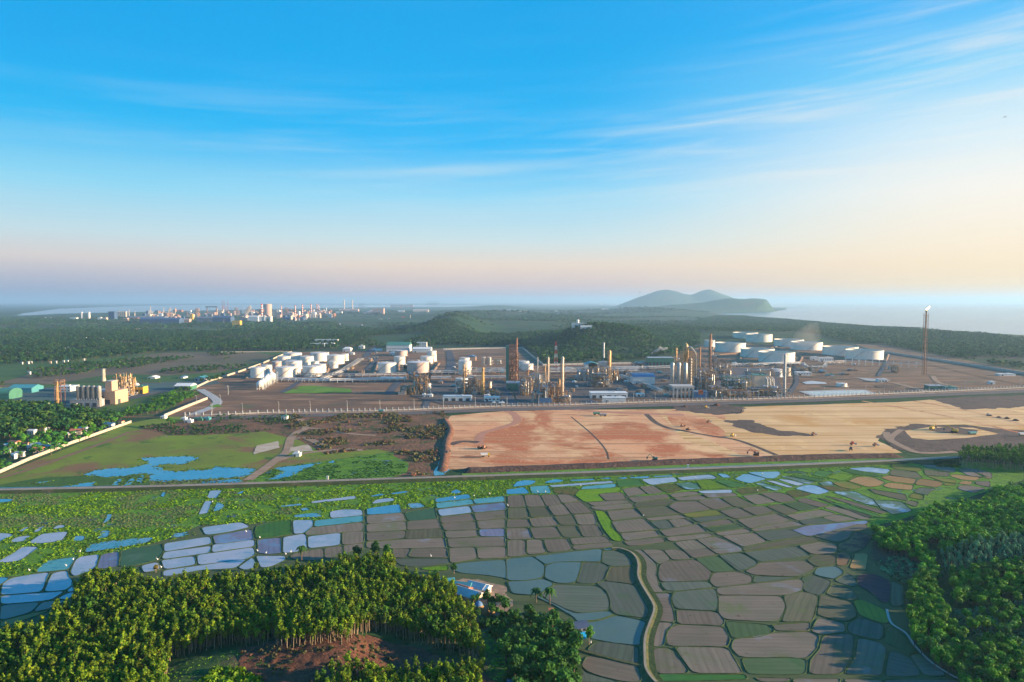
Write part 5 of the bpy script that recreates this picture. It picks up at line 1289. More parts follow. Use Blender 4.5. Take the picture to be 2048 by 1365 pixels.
def unit(tile, x0, yt, x1, yb, dep, label, seed, m=None, base=None, name='process_unit', dense=1.0, frac=.75):
    cx, Yf, wd, h = fit(tile, x0, yt, x1, yb, dep); rr = random.Random(seed); root = thing(name, label, 'process unit', (cx, Yf, 0)); m = m or brownst
    f = MB(); nb = max(1, int(wd / 26)); xs = -wd / 2
    tops = []
    for i in range(nb):
        bw = wd / nb; hh = h * rr.uniform(.45, 1.0) if i % 2 else h * rr.uniform(.75, 1.0)
        x_a = xs + bw * i + .8; x_b = xs + bw * (i + 1) - .8; f.frame(x_a, rr.uniform(0, dep * .15), 0, x_b, dep * rr.uniform(.6, .95), hh, max(1, int(bw / 8)), 2, max(2, int(hh / 5)), .75); tops.append((x_a, x_b, hh))
    f.build('steel_frame', m, root)
    d = MB()
    for a, b, hh in tops:
        for q in range(int(hh / 5.5)):
            if rr.random() < .6: z = 5.4 * (q + 1) + rr.uniform(-.3, .3); k_ = rr.uniform(a, (a + b) / 2); d.box(k_, .4 + rr.random(), z, rr.uniform((a + b) / 2, b), dep * rr.uniform(.4, .8), z + .25)
    if len(d.v): d.build('deck', greyp, root)
    v = MB(); v2 = MB()
    for i in range(int(wd * dep / 34 * dense)):
        x = rr.uniform(-wd / 2, wd / 2); y = rr.uniform(0, dep); t_ = rr.random(); tgt = v if rr.random() < .6 else v2
        if t_ < .35: tgt.hcyl(x - rr.uniform(2, 5), x + rr.uniform(2, 5), y, rr.choice([2, 6.5, 12, h * .5]) + rr.random(), rr.uniform(.9, 1.9), 8)
        elif t_ < .7: r_ = rr.uniform(.8, 1.9); z = rr.uniform(.3, .85) * h; tgt.lathe(x, y, [(r_, 0), (r_, z), (r_ * .5, z + r_ * .6)], 10)
        else: z = rr.uniform(2, h * .5); tgt.cb(x, y, 0, rr.uniform(3, 7), rr.uniform(3, 6), z)
    v.build('vessel', silver, root, True)
    if len(v2.v): v2.build('exchanger', greyp, root)
    p = MB(); p2 = MB()
    for i in range(int(44 * dense + wd)):
        tg = p if rr.random() < .55 else p2; x = rr.uniform(-wd / 2, wd / 2); y = rr.uniform(-1, dep * .8); z = rr.uniform(1.5, h * .9); l = rr.uniform(4, wd * .35); e_ = rr.uniform(.18, .5)
        tg.pipe([(x, y, z), (x + l, y, z), (x + l, y, max(.2, z - rr.uniform(3, 14)))], e_, 5)
    p.build('pipe', gold, root); p2.build('pipe', silver, root)
    if base:
        MB().box(-wd / 2 - .5, -.6, 0, wd / 2 + .5, -.2, h * .28).build('cladding', base, root)
    return root
def building(tile, x0, yt, x1, yb, dep, label, wall, roof=None, style='flat', name='building', win=0, rz=0, cat='building', bays=0, group=None, z=0, door=True):
    cx, Yf, wd, h = fit(tile, x0, yt, x1, yb, dep); roof = roof or white2; h = max(2.6, h - dep * (H - h) / (Yf + dep) * .9 if dep * (H - h) / Yf < h * .75 else h * .45)
    root = thing(name, label, cat, (cx, Yf + dep / 2, z), rz, group); w2, d2 = wd / 2, dep / 2
    b = MB(); b.box(-w2, -d2, 0, w2, d2, h); b.build('wall', wall, root)
    r = MB(); rh = min(dep, wd) * .16
    if style == 'flat': r.box(-w2 - .3, -d2 - .3, h, w2 + .3, d2 + .3, h + .5); r.cb(w2 * .3, 0, h + .5, min(3, wd * .2), min(3, dep * .3), 1.4)
    elif style == 'gable': r.gable(-w2, -d2, h, w2, d2, rh, 'x' if wd > dep else 'y', .6)
    elif style == 'hip': r.add([(-w2 - .6, -d2 - .6, h), (w2 + .6, -d2 - .6, h), (w2 + .6, d2 + .6, h), (-w2 - .6, d2 + .6, h), (-w2 * .5, 0, h + rh * 1.3), (w2 * .5, 0, h + rh * 1.3)], [(0, 1, 5, 4), (2, 3, 4, 5), (1, 2, 5), (3, 0, 4), (0, 3, 2, 1)])
    elif style == 'vault':
        k_ = 10; vs = []
        for i in range(k_ + 1): t_ = math.pi * i / k_; vs += [(-w2 - .3, -d2 * math.cos(t_), h + d2 * .5 * math.sin(t_)), (w2 + .3, -d2 * math.cos(t_), h + d2 * .5 * math.sin(t_))]
        r.add(vs, [(2 * i, 2 * i + 1, 2 * i + 3, 2 * i + 2) for i in range(k_)] + [tuple(range(0, 2 * k_ + 2, 2))[::-1], tuple(range(1, 2 * k_ + 2, 2))])
    r.build('roof', roof, root)
    fl = max(1, int(h / 3.6)) if win > 1 else 1; n = max(1, int(wd / 4.5)) if win else 0
    for j in range(min(fl, 4)):
        if not n: break
        g = MB(); zz = h / fl * (j + .42); hh = min(1.7, h / fl * .42)
        for i in range(n): xx = -w2 + wd * (i + .5) / n; g.box(xx - wd / n * .28, -d2 - .08, zz, xx + wd / n * .28, -d2 + .05, zz + hh)
        for i in range(max(1, int(dep / 5))): yy = -d2 + dep * (i + .5) / max(1, int(dep / 5)); g.box(w2 - .05, yy - 1, zz, w2 + .08, yy + 1, zz + hh)
        g.build('window_row', glassd, root)
    if bays:
        g = MB(); n = int(wd / bays)
        for i in range(n): xx = -w2 + wd * (i + .5) / n; g.box(xx - bays * .32, -d2 - .1, .1, xx + bays * .32, -d2 + .05, h * .62)
        g.build('bay_shade_panel', darkp, root)  # dark slabs on the wall stand in for shade inside open bays
    elif door: MB().box(-w2 * .75, -d2 - .12, 0, -w2 * .75 + min(3, wd * .3), -d2 + .03, min(3.2, h * .7)).build('door', darkp, root)
    return root
# ---- plant at the left
base_l = [(105, 822), (120, 808), (240, 795), (330, 765), (420, 770), (392, 777), (330, 785), (260, 800), (180, 822), (130, 835)]
sheet('works_yard', base_l, asph_m, 1, 20)
sheet('works_yard', [(-60, 790), (100, 775), (250, 770), (430, 760), (440, 768), (240, 795), (110, 822), (-60, 822)], gmat('dark_yard', (.07, .12, .10), (.06, .09, .09), .02), 1, 30)
SB = 'grey silos of the left plant'
for i in range(5):
    x = 588 + i * 40; cx, Yf, wd, h = fit(A1, x - 18, 832, x + 18, 1003)
    if i == 0:
        silo = thing('silo', '', 'silo', (cx, Yf + wd / 2, 0), 0, SB); r = wd / 2
        MB().lathe(0, 0, [(r * .25, h * .32), (r, h * .42), (r, h * .96), (r * .3, h * .985)], 24, False).build('body', silver, silo, True)
        MB().lathe(0, 0, [(r * .35, h * .98), (r * .35, h)], 10).build('cap', greyp, silo)
        for j in range(4): t_ = math.pi / 4 + j * math.pi / 2; MB().tube((r * .85 * math.cos(t_), r * .85 * math.sin(t_), 0), (r * .85 * math.cos(t_), r * .85 * math.sin(t_), h * .43), .9, 8).build('leg', concw, silo)
        o = silo
    else: o = dup(silo, (cx, Yf + wd / 2, 0))
    o['label'] = ['leftmost grey silo of the row of five standing on concrete legs', 'second grey silo from the left in the row of five', 'middle grey silo of the row of five', 'fourth grey silo from the left in the row of five', 'rightmost grey silo of the five, beside the pink building'][i]
building(A1, 555, 938, 775, 1003, 14, 'long concrete loading floor under the grey silos', concw, concw, bays=8, name='loading_bay')
cx, Yf, wd, h = fit(A1, 850, 770, 932, 982, 26)
root = thing('factory_building', 'tall windowless pink factory block with a lower wing and loading gate', 'factory building', (cx, Yf, 0))
MB().box(-wd / 2, 0, 0, wd / 2, 30, h * .5).box(-wd / 2 + .1, 2, h * .5, wd * .12, 16, h * .86).build('wall', pinkw, root); MB().box(-wd / 2 - 26, 1, 0, -wd / 2, 26, h * .48).build('wing', pinkw, root)
MB().box(-wd / 2 - 26.5, .5, h * .48, -wd / 2 - .02, 26.5, h * .48 + .6).box(-wd / 2 - .3, 1.7, h * .86, wd * .12 + .3, 16.3, h * .86 + .5).build('roof', concw, root)
MB().box(-6, -.1, 0, 0, .05, 6).box(wd / 2 - .05, 6, 0, wd / 2 + .1, 12, 6).build('gate', darkp, root)
w_ = MB()
for i in range(5): w_.box(-wd / 2 - 23 + i * 4.6, .9, h * .25, -wd / 2 - 21 + i * 4.6, 1.05, h * .32)
w_.build('window_row', glassd, root)
unit(A1, 890, 712, 965, 930, 14, 'golden steel tower with open floors behind the pink building', 31, gold, name='steel_tower'); unit(A1, 962, 728, 1035, 915, 14, 'second golden steel tower carrying tall pipes right of the first', 32, gold, name='steel_tower')
column(A1, 1005, 735, 905, 20, 'gold column rising within the right steel tower of the left plant', gold)
column(A1, 792, 700, 800, 26, 'stout cream chimney behind the grey silos', creamm, 'chimney', False, 'chimney')
column(A1, 426, 795, 1012, 15, 'thin gold tower with a boxy platform head at the plant edge', gold, 'tower', True, 'vent_tower', group=None)
cx, Yf, wd, h = fit(A1, 385, 795, 445, 1012); root = thing('steel_lattice_tower', 'open steel stair tower beside the thin gold tower', 'lattice tower', (cx - 4, Yf + 10, 0)); MB().frame(-4, 0, 0, 4, 8, h, 1, 1, 10, .5).build('frame', rust, root); MB().box(-6, -1, h - 6, 6, 8, h - 5.6).box(-6, -1, h - 2, 6, 8, h - 1.6).build('platform', gold, root)
building(A1, 445, 830, 570, 882, 22, 'white two-block building with dark windows behind the thin tower', white2, white, win=2)
building(A1, 238, 978, 412, 1020, 10, 'long pale blue-white shed at the front of the left plant', white, white, bays=6, name='shed')
building(A1, 90, 838, 275, 892, 26, 'long teal-roofed shed at the far left plant', tealr, tealr, 'gable', name='shed'); building(A1, -20, 880, 100, 945, 26, 'green vaulted store at the left picture edge', greenr, greenr, 'vault', name='store_shed')
building(A1, -40, 858, 60, 892, 18, 'yellowish-green roofed shed behind the vaulted store', greenr, yel, 'gable', name='shed')
building(A1, 1040, 835, 1130, 900, 14, 'yellow open-fronted building right of the golden towers', yel, greenr, bays=5); cx, Yf, wd, h = fit(A1, 1025, 785, 1068, 835)
root = thing('dome', 'white half-round dome behind the golden towers', 'dome', (cx, Yf + wd / 2, 0)); MB().ball(0, 0, 0, wd / 2, 20, 8, 1, 0).build('shell', white, root, True); MB().cyl(0, 0, 0, 1, wd / 2 + .5, n=20).build('foundation', concw, root)
building(A1, 1385, 825, 1510, 870, 22, 'green-fronted open shed beside the tank farm wall', greenr, white2, 'gable', bays=6, name='shed')
building(A1, 1165, 762, 1228, 780, 16, 'small white shed on the stony yard behind the left plant', white2, white, 'gable', name='shed'); building(A1, 1540, 765, 1620, 795, 20, 'teal-grey shed among trees near the wall gate', greyroof, tealr, 'gable', name='shed'); building(A1, 1410, 760, 1450, 778, 16, 'tiny blue-roofed shed left of the wall gate', white2, blues, 'gable', name='shed')
cx, Yf, wd, h = fit(A1, 470, 968, 585, 1042, 8); root = thing('conveyor', 'inclined roofed conveyor gallery left of the silos', 'conveyor', (cx, Yf, 0), math.radians(12)); MB().add([(-wd / 2, 0, 1), (wd / 2, 0, h * .6), (wd / 2, 5, h * .6), (-wd / 2, 5, 1), (-wd / 2, 0, 4), (wd / 2, 0, h * .6 + 3), (wd / 2, 5, h * .6 + 3), (-wd / 2, 5, 4)], [(0, 3, 2, 1), (4, 5, 6, 7), (0, 1, 5, 4), (1, 2, 6, 5), (2, 3, 7, 6), (3, 0, 4, 7)]).build('gallery', concw, root)
l = MB()
for i in range(6): l.cb(-wd / 2 + wd * (i + .5) / 6, 2.5, 0, .8, .8, 1 + (h * .6) * (i + .5) / 6)
l.build('support', concw, root)
# ---- process units, left to right
unit(A3, 228, 720, 300, 800, 24, 'brown steel structure in front of the grey-rose tank', 1); unit(A3, 262, 742, 360, 905, 30, 'brown furnace block with broad ducts at the first unit', 2, dense=1.4); column(A3, 390, 640, 805, 7, 'thin dark mast beside the first furnace block', darkp, 'mast', m2=darkp, name='vent_stack')
unit(A3, 160, 825, 262, 905, 22, 'low green-grey steel rack at the left end of the units', 3, greenr); unit(A3, 600, 780, 745, 900, 26, 'low process structure behind the thin gold columns', 4)
unit(A3, 738, 755, 800, 905, 26, 'upright brown exchanger structure between the two gold columns', 5); column(A3, 660, 662, 905, 9, 'thin dark gold column left of the upright exchangers', gold); column(A3, 676, 690, 770, 8, 'short gold column behind the thin dark one', gold)
column(A3, 812, 685, 908, 15, 'gold-lit slim column right of the upright exchangers', gold, m2=yel); column(A3, 866, 800, 890, 24, 'short stout grey column near the white hut', silver); unit(A3, 830, 860, 915, 905, 18, 'low pipe manifold beside the stout grey column', 6)
# the tall tower with green cladding
cx, Yf, wd, h = fit(A3, 992, 505, 1095, 815, 24); root = thing('process_tower', 'tall brown steel tower with one green clad side', 'process tower', (cx, Yf, 0)); rr = random.Random(4)
MB().frame(-wd * .26, 0, 0, wd * .22, 20, h * .97, 3, 2, 16, .8).frame(wd * .22, 2, 0, wd * .46, 16, h * .75, 1, 1, 12, .7).build('steel_frame', rust, root)
MB().box(-wd / 2, 0, 0, -wd * .28, 22, h * .95).build('cladding', greenr, root)
v = MB()
for i in range(11): x = rr.uniform(-wd * .24, wd * .4); z = rr.uniform(0, h * .72); v.lathe(x, rr.uniform(2, 14), [(1.6, z), (1.6, z + rr.uniform(5, 14))], 8)
v.build('vessel', brownst, root); v = MB()
for i in range(9): v.box(-wd * .25, -.6 + (i % 3) * .2, h * (i + 1) / 11, wd * .44 - (i % 2) * 5, 14, h * (i + 1) / 11 + .35)
v.build('deck', rust, root)
column(A3, 1078, 455, 720, 12, 'tall rusty stack rising above the green-clad tower', rust, 'stack', True, 'stack', m2=rust)
building(A3, 995, 800, 1100, 870, 30, 'green equipment house at the foot of the tall tower', greenr, greyp, name='equipment_house')
unit(A3, 1100, 740, 1180, 915, 30, 'dense pipework structure right of the green-clad tower', 7, dense=1.5); unit(A3, 1170, 720, 1290, 885, 34, 'wide process block crowded with pale ducts', 8, greyp, dense=1.6); unit(A3, 1255, 820, 1345, 972, 30, 'brown open frame with blue clad base', 9, rust, blues, dense=1.3); unit(A3, 1340, 800, 1400, 968, 26, 'rusty open frame left of the tallest gold-grey column', 10, rust, dense=1.3); unit(A3, 1395, 870, 1475, 968, 22, 'low rusty frame around the tallest gold-grey column', 11, rust)
column(A3, 1243, 608, 725, 6, 'thin grey mast behind the process block', greyp, 'mast', m2=greyp, name='vent_stack'); column(A3, 1302, 678, 785, 11, 'short gold column left of the tall paired one', gold); column(A3, 1327, 605, 805, 15, 'tall silver-gold column in the middle of the refinery', silver); column(A3, 1440, 600, 962, 22, 'tallest gold-grey column standing by the fence road', silver); column(A3, 1416, 778, 905, 14, 'short gold column hugging the tallest one', gold); column(A3, 1168, 712, 800, 12, 'short rusty column behind the dense pipework', rust); column(A3, 1350, 830, 960, 8, 'thin rusty column in the rusty frame', rust)
# red and white mast
def lattice(tile, x, yt, yb, wpx, label, m1, m2, name='radio_mast', cat='mast', bands=7):
    cx, Yf, wd, h = fit(tile, x - wpx / 2, yt, x + wpx / 2, yb); root = thing(name, label, cat, (cx, Yf, 0)); a = MB(); b = MB()
    for i in range(bands):
        t_ = a if i % 2 == 0 else b; z0 = h * i / bands; z1 = h * (i + 1) / bands; w0 = wd / 2 * (1 - .8 * i / bands) + .4; w1 = wd / 2 * (1 - .8 * (i + 1) / bands) + .4; q = [(-1, -1), (1, -1), (1, 1), (-1, 1)]
        for j in range(4):
            s, u = q[j], q[(j + 1) % 4]; t_.tube((s[0] * w0, s[1] * w0, z0), (s[0] * w1, s[1] * w1, z1), .45, 4)
            t_.tube((s[0] * w0, s[1] * w0, z0), (u[0] * w1, u[1] * w1, z1), .25, 4); t_.tube((u[0] * w0, u[1] * w0, z0), (s[0] * w1, s[1] * w1, z1), .25, 4); t_.tube((s[0] * w1, s[1] * w1, z1), (u[0] * w1, u[1] * w1, z1), .3, 4)
    a.build('lower_frame' if m1 is m2 else 'red_frame', m1, root); b.build('frame' if m1 is m2 else 'white_frame', m2, root); return root
lattice(A3, 1387, 487, 712, 26, 'red and white lattice mast behind the middle units', redp, white)
# fourth unit
unit(A4, 60, 690, 170, 800, 40, 'left wing of the fourth process unit with low racks', 12, greyp); unit(A4, 160, 660, 300, 850, 36, 'core of the fourth process unit below the caged gold column', 13, dense=1.6); unit(A4, 290, 700, 365, 800, 30, 'right wing of the fourth process unit beside the service road', 14, dense=1.3)
column(A4, 315, 553, 800, 27, 'gold caged column with a broad head in the fourth unit', gold); column(A4, 268, 490, 645, 14, 'grey stack left of the gold caged column', greyp, 'stack', False, 'stack'); column(A4, 178, 700, 800, 13, 'short rusty column at the left of the fourth unit', rust); column(A4, 352, 705, 800, 9, 'short thin gold column at the right of the fourth unit', gold)
building(A4, 118, 655, 215, 712, 26, 'teal-roofed equipment shelter at the back of the fourth unit', white2, tealr, 'gable', name='shelter'); building(A4, 230, 645, 300, 690, 18, 'grey furnace block beside the grey stack', greyp, greyp, name='furnace')
building(A4, 490, 750, 660, 825, 30, 'blue-grey low equipment hall right of the service road', white2, blues, 'gable', name='hall'); unit(A4, 480, 735, 620, 800, 26, 'scattered low racks behind the equipment hall', 15, greyp)
# the unit with three reactors
for i, x in enumerate((827, 879, 931)):
    cx, Yf, wd, h = fit(A4, x - 17, 655, x + 17, 880)
    if i == 0:
        rea = thing('reactor', '', 'reactor', (cx, Yf + 12, 0), 0, 'three tall grey reactors'); r = wd / 2
        MB().lathe(0, 0, [(r * .3, h * .1), (r, h * .22), (r, h * .95), (r * .6, h)], 22).build('drum', silver, rea, True); MB().cyl(0, 0, 0, h * .12, r * .7, n=16).build('skirt', concw, rea); o = rea
    else: o = dup(rea, (cx, Yf + 12, 0))
    o['label'] = ['left one of the three tall grey reactors on a concrete table', 'middle one of the three tall grey reactors', 'right one of the three tall grey reactors, beside the gold tower'][i]
cx, Yf, wd, h = fit(A4, 800, 838, 970, 930, 24); root = thing('reactor_table', 'concrete table carrying the three tall reactors', 'platform', (cx, Yf, 0)); MB().box(-wd / 2, 0, h - 3, wd / 2, 26, h).build('slab', concw, root)
for i in range(6):
    for j in (1, 24): MB().cb(-wd / 2 + 1.5 + (wd - 3) * i / 5, j, 0, 2, 2, h - 3.01).build('pillar', concw, root)
unit(A4, 800, 632, 960, 668, 22, 'walkway frame linking the heads of the three reactors', 16, gold, dense=.4)
cx, Yf, wd, h = fit(A4, 890, 500, 1000, 835, 20); root = thing('regenerator_tower', 'gold steel tower with a fat golden drum on top', 'process tower', (cx, Yf + 6, 0)); MB().frame(-wd / 2, 0, 0, wd / 2, 18, h * .8, 3, 2, 12, .7).build('steel_frame', gold, root)
MB().lathe(-wd * .22, 8, [(2.5, h * .55), (4.6, h * .66), (4.6, h * .9), (3, h * .97), (1, h)], 18).build('drum', gold, root, True); MB().pipe([(-wd * .2, 6, h * .9), (wd * .1, 4, h * .9), (wd * .38, 2, h * .78), (wd * .46, 1, h * .6), (wd * .46, 1, h * .2)], 1.5, 8).build('duct', silver, root, True); MB().lathe(wd * .12, 10, [(3.6, 0), (3.6, h * .62), (1, h * .66)], 16).build('vessel', silver, root, True)
column(A4, 843, 535, 650, 12, 'slim gold column above the left reactor', gold); column(A4, 1030, 525, 690, 11, 'slim brown column right of the golden drum tower', rust); column(A4, 1112, 420, 742, 17, 'tall dark gold stack between the reactors and the crude tanks', rust, 'stack', True, 'stack', m2=gold)
building(A4, 612, 608, 810, 700, 26, 'long green louvred air-cooler hall on posts', greenr, greyroof, bays=7, name='cooler_hall'); unit(A4, 490, 650, 612, 700, 30, 'low dark cooler rack left of the green hall', 17, darkp)
root = building(A4, 972, 872, 1086, 930, 16, 'dark blue clad base block with an orange square at the road', blues, greyp, name='clad_block', door=False); MB().box(-4, -8.3, 5, 3, -8.02, 11).build('orange_panel', pmat('orange_panel_paint', (.7, .14, .03), .5, .05), root)
unit(A4, 1000, 690, 1130, 880, 40, 'packed process block right of the three reactors', 18, dense=1.7); unit(A4, 1085, 830, 1160, 932, 24, 'open steel frame right of the dark blue block', 19, brownst); unit(A4, 1130, 640, 1240, 790, 60, 'rear process block below the tall dark gold stack', 20, dense=1.2)
unit(A4, 1215, 745, 1400, 880, 34, 'green floored process structure with pipes along the road', 21, greenr, dense=1.3); unit(A4, 1150, 850, 1230, 932, 26, 'brown low racks at the road beside the green structure', 22); unit(A4, 1230, 870, 1400, 930, 14, 'long pipe rack at the road below the green structure', 23, rust, dense=1.5); unit(A4, 1400, 850, 1660, 920, 26, 'long low brown rack by the foot of the tall grey stack', 24, brownst, dense=1.6); unit(A4, 1400, 700, 1560, 780, 40, 'scattered grey vessels behind the green-topped house', 25, greyp, dense=1.5)
building(A4, 1440, 742, 1542, 858, 24, 'boxy furnace house with a green top and cream end', creamm, greenr, name='furnace_house'); building(A4, 1380, 800, 1420, 870, 14, 'small cream block left of the furnace house', creamm, white2, name='block')
for i, x in enumerate((1555, 1580, 1610)):
    cx, Yf, wd, h = fit(A4, x - 12, 765, x + 12, 860); root = thing('cyclone_vessel', ['leftmost pale bulging vessel beside the furnace house', 'middle pale bulging vessel beside the furnace house', 'right pale bulging vessel beside the furnace house'][i], 'vessel', (cx, Yf + 4 + i, 0)); r = wd / 2
    MB().lathe(0, 0, [(r * .5, 3), (r, h * .3), (r, h * .55), (r * .6, h * .7), (r * .6, h * .9), (r * .2, h)], 16).build('shell', creamm, root, True); MB().frame(-r, -r, 0, r, r, 4, 1, 1, 1, .5, False).build('support', brownst, root); MB().pipe([(0, 0, h * .95), (r, -r, h * .8), (r * 1.4, -r, 2)], .8, 8).build('duct', white2, root)
column(A4, 1705, 575, 916, 19, 'tall smooth grey chimney standing by the road at the right of the units', greyp, 'chimney', False, 'chimney'); column(A4, 1398, 795, 905, 8, 'short cream vent by the small cream block', creamm, m2=creamm)
# flare with its flame
cx, Yf, wd, h = fit(A5, 1266, 258, 1286, 752); root = thing('flare_stack', 'tall slender red-brown flare stack burning alone by the sea wall', 'flare stack', (cx, Yf, 0)); MB().frame(-2.6, -2.6, 0, 2.6, 2.6, h, 1, 1, 22, .5).build('frame', rust, root); MB().cyl(0, 0, 0, h + 2, 1.0).build('riser', brownst, root, True)
MB().box(-4, -4, h - 5, 4, 4, h - 4.6).box(-3.6, -3.6, h - 14, 3.6, 3.6, h - 13.6).box(-3.6, -3.6, h - 24, 3.6, 3.6, h - 23.6).build('platform', rust, root); MB().lathe(0, 0, [(1.3, h + 1), (1.7, h + 5), (1.5, h + 5)], 12).build('tip', darkp, root)
fm = bpy.data.materials.new('flame'); fm.use_nodes = True; bs_ = fm.node_tree.nodes['Principled BSDF']; bs_.inputs['Emission Color'].default_value = (1, .62, .28, 1); bs_.inputs['Emission Strength'].default_value = 3.5; bs_.inputs['Base Color'].default_value = (1, .6, .3, 1)
mb = MB(); pr = [(0, 0, h + 5, 1.2), (1.0, 0, h + 6.5, 1.4), (3.0, 0, h + 8, 1.3), (5, 0, h + 10.5, .8), (6, 0, h + 12.5, .2)]
for a, b in zip(pr, pr[1:]): mb.tube(a[:3], b[:3], a[3], 8, b[3])
tag(mb.build('flame', fm, None, True, (cx, Yf, 0)), 'pale orange flame blowing from the top of the flare stack', 'flame')
# white buildings at the road
building(A3, 495, 910, 720, 957, 12, 'long white building on dark stilts by the fence road', white, white, bays=8); building(A3, 820, 920, 942, 960, 10, 'white building with an upper box right of the long one', white, white, win=1); building(A3, 822, 908, 866, 925, 8, 'small white upper block behind the white building', white, white)
building(A3, 885, 964, 906, 986, 6, 'tiny cream hut left of its neighbour at the fence', creamm, white, name='hut'); building(A3, 936, 964, 978, 988, 7, 'small cream hut right of the tiny one at the fence', creamm, white, name='hut'); building(A3, 330, 900, 356, 925, 7, 'tiny white hut below the first unit', white, white2, name='hut'); building(A3, 370, 902, 410, 925, 8, 'small white hut right of the tiny one below the first unit', white, white2, name='hut')
building(A4, 160, 880, 450, 935, 20, 'long white control building with dark recesses', white, white, bays=9); building(A4, 262, 922, 440, 968, 12, 'white block in front of the long control building', white, white2); building(A4, 527, 895, 590, 922, 10, 'small white building with a blue-grey annex by the trees', white, white2, win=1); building(A4, 745, 900, 785, 920, 8, 'small turquoise container by the road', tealr, tealr, name='container')
building(A4, 1790, 725, 1900, 755, 14, 'low white building right of the tall chimney', white, white2, win=1); building(A5, 378, 608, 430, 634, 12, 'small white building left of the one below the crude tanks', white, white2); building(A5, 440, 612, 545, 646, 12, 'white building with dark gaps below the crude tanks', white, white2, win=1)
building(A5, 905, 780, 975, 806, 10, 'white flat hut beside the treatment basins', white, white2, bays=4, name='hut'); building(A5, 1300, 828, 1420, 866, 14, 'dark teal shed left part of the pair at the right', greenr, greyroof, name='shed'); building(A5, 1420, 838, 1518, 870, 14, 'teal box shed right part of the pair at the right', tealr, greenr, name='shed'); building(A5, 1790, 800, 1828, 824, 8, 'tiny white hut alone on the right plain', white, white, name='hut'); building(A5, 1855, 738, 1980, 758, 12, 'flat white slab building near the sea wall', white, white); building(A5, 500, 742, 560, 760, 10, 'tiny green-grey shelter near the chimney', greyroof, greenr, name='shelter')
building(A2, 1558, 508, 1735, 568, 50, 'large green-roofed warehouse with white walls', white2, greenr, 'gable', name='warehouse', win=1); building(A2, 1785, 492, 1865, 532, 20, 'white two-storey office behind the middle tanks', white, white, win=2); building(A2, 1758, 540, 1900, 572, 30, 'long pale roofed hall in front of the white office', white2, white2, 'gable', name='hall'); building(A2, 1575, 572, 1615, 596, 14, 'small white block left of the rose-brown tank', white, white2); building(A2, 1680, 670, 1710, 698, 10, 'tiny white cabin left of the grey-rose tank', white, white2, name='cabin'); building(A3, 180, 668, 215, 698, 10, 'tiny white cabin right of the small rear tank', white, white2, name='cabin')
building(A2, 1208, 540, 1270, 566, 24, 'white house with a pale hipped roof behind the tank farm', white, white, 'hip', name='house'); building(A2, 1440, 545, 1510, 562, 24, 'pale low hall behind the road fork', white2, white2, name='hall'); building(A2, 1250, 575, 1290, 590, 14, 'tiny white hut behind the right rear tank', white, white, name='hut')
for i, (x0, y0, x1, y1, lb) in enumerate([(985, 470, 1165, 502, 'long terraced white building in the woods, rear wing'), (950, 500, 1060, 528, 'white building in the woods, front left wing'), (1060, 498, 1135, 526, 'white building in the woods, front right wing'), (1330, 520, 1370, 542, 'small white hut in the trees near the service road')]): building(A2, x0, y0, x1, y1, 16, lb, white, white2, win=2)
building(A3, 1640, 655, 1710, 712, 20, 'white block beside the teal shelter behind the fourth unit', white, tealr, 'gable'); building(A3, 1400, 690, 1512, 715, 12, 'long low white hut at the foot of the red and white mast', white, white2)
building(A3, 690, 600, 755, 640, 24, 'pink-walled long shed behind the tall white tank', pinkw, blues, 'gable', name='shed'); building(A3, 120, 558, 210, 590, 20, 'low brown-roofed hall left of the rear tank', pinkw, greyroof, name='hall')
# pipe racks, pipelines and service roads
def rack(tile, pts, w_, h, label, np_=6, m=None, mp=None):
    q = [G(*tile(*p)) for p in pts]; o0 = q[0]; root = thing('pipe_rack', label, 'pipe rack', (o0[0], o0[1], 0)); f = MB(); p = MB(); p2 = MB()
    for (a, b) in zip(q, q[1:]):
        a = (a[0] - o0[0], a[1] - o0[1]); b = (b[0] - o0[0], b[1] - o0[1]); d = math.dist(a, b); ux, uy = (b[0] - a[0]) / d, (b[1] - a[1]) / d; n = max(1, int(d / 12))
        for i in range(n + 1):
            c_ = (a[0] + ux * d * i / n, a[1] + uy * d * i / n); e_ = (c_[0] - uy * w_, c_[1] + ux * w_)
            f.cb(c_[0], c_[1], 0, .6, .6, h); f.cb(e_[0], e_[1], 0, .6, .6, h); f.tube((c_[0], c_[1], h), (e_[0], e_[1], h), .35, 4); f.tube((c_[0], c_[1], h * .6), (e_[0], e_[1], h * .6), .3, 4)
        for j in range(np_):
            k_ = (j + .5) / np_ * w_; r = random.uniform(.25, .6); z = h + .4 + r if j % 2 else h * .6 + .4 + r
            (p if j % 3 else p2).tube((a[0] - uy * k_, a[1] + ux * k_, z), (b[0] - uy * k_, b[1] + ux * k_, z), r, 6)
    f.build('support', m or concw, root); p.build('pipe', mp or silver, root); p2.build('pipe', white, root); return root
rack(A2, [(560, 800), (1100, 812), (1690, 798)], 9, 5, 'long white pipe rack running along the front of the tank farm', 8, white2, white); rack(A2, [(870, 768), (1300, 772), (1700, 765)], 8, 6, 'second pipe rack close behind the front one at the tank farm', 7)
rack(A2, [(1080, 790), (1240, 720), (1370, 630)], 14, 3, 'low pipe track rising between the tank farm and the middle tanks', 9, concw, silver)
rack(A3, [(0, 790), (200, 792)], 7, 4, 'short white rack ending at the first unit', 6, white2, white); rack(A3, [(380, 752), (700, 748), (1000, 745)], 12, 7, 'wide rack crossing behind the gold columns', 9); rack(A3, [(400, 792), (560, 790)], 8, 5, 'short rack right of the first unit', 6); rack(A3, [(690, 790), (1000, 788)], 8, 6, 'rack between the short white tank and the green tower', 7); rack(A3, [(700, 720), (985, 716)], 7, 5, 'rear rack below the slim silver tanks', 6)
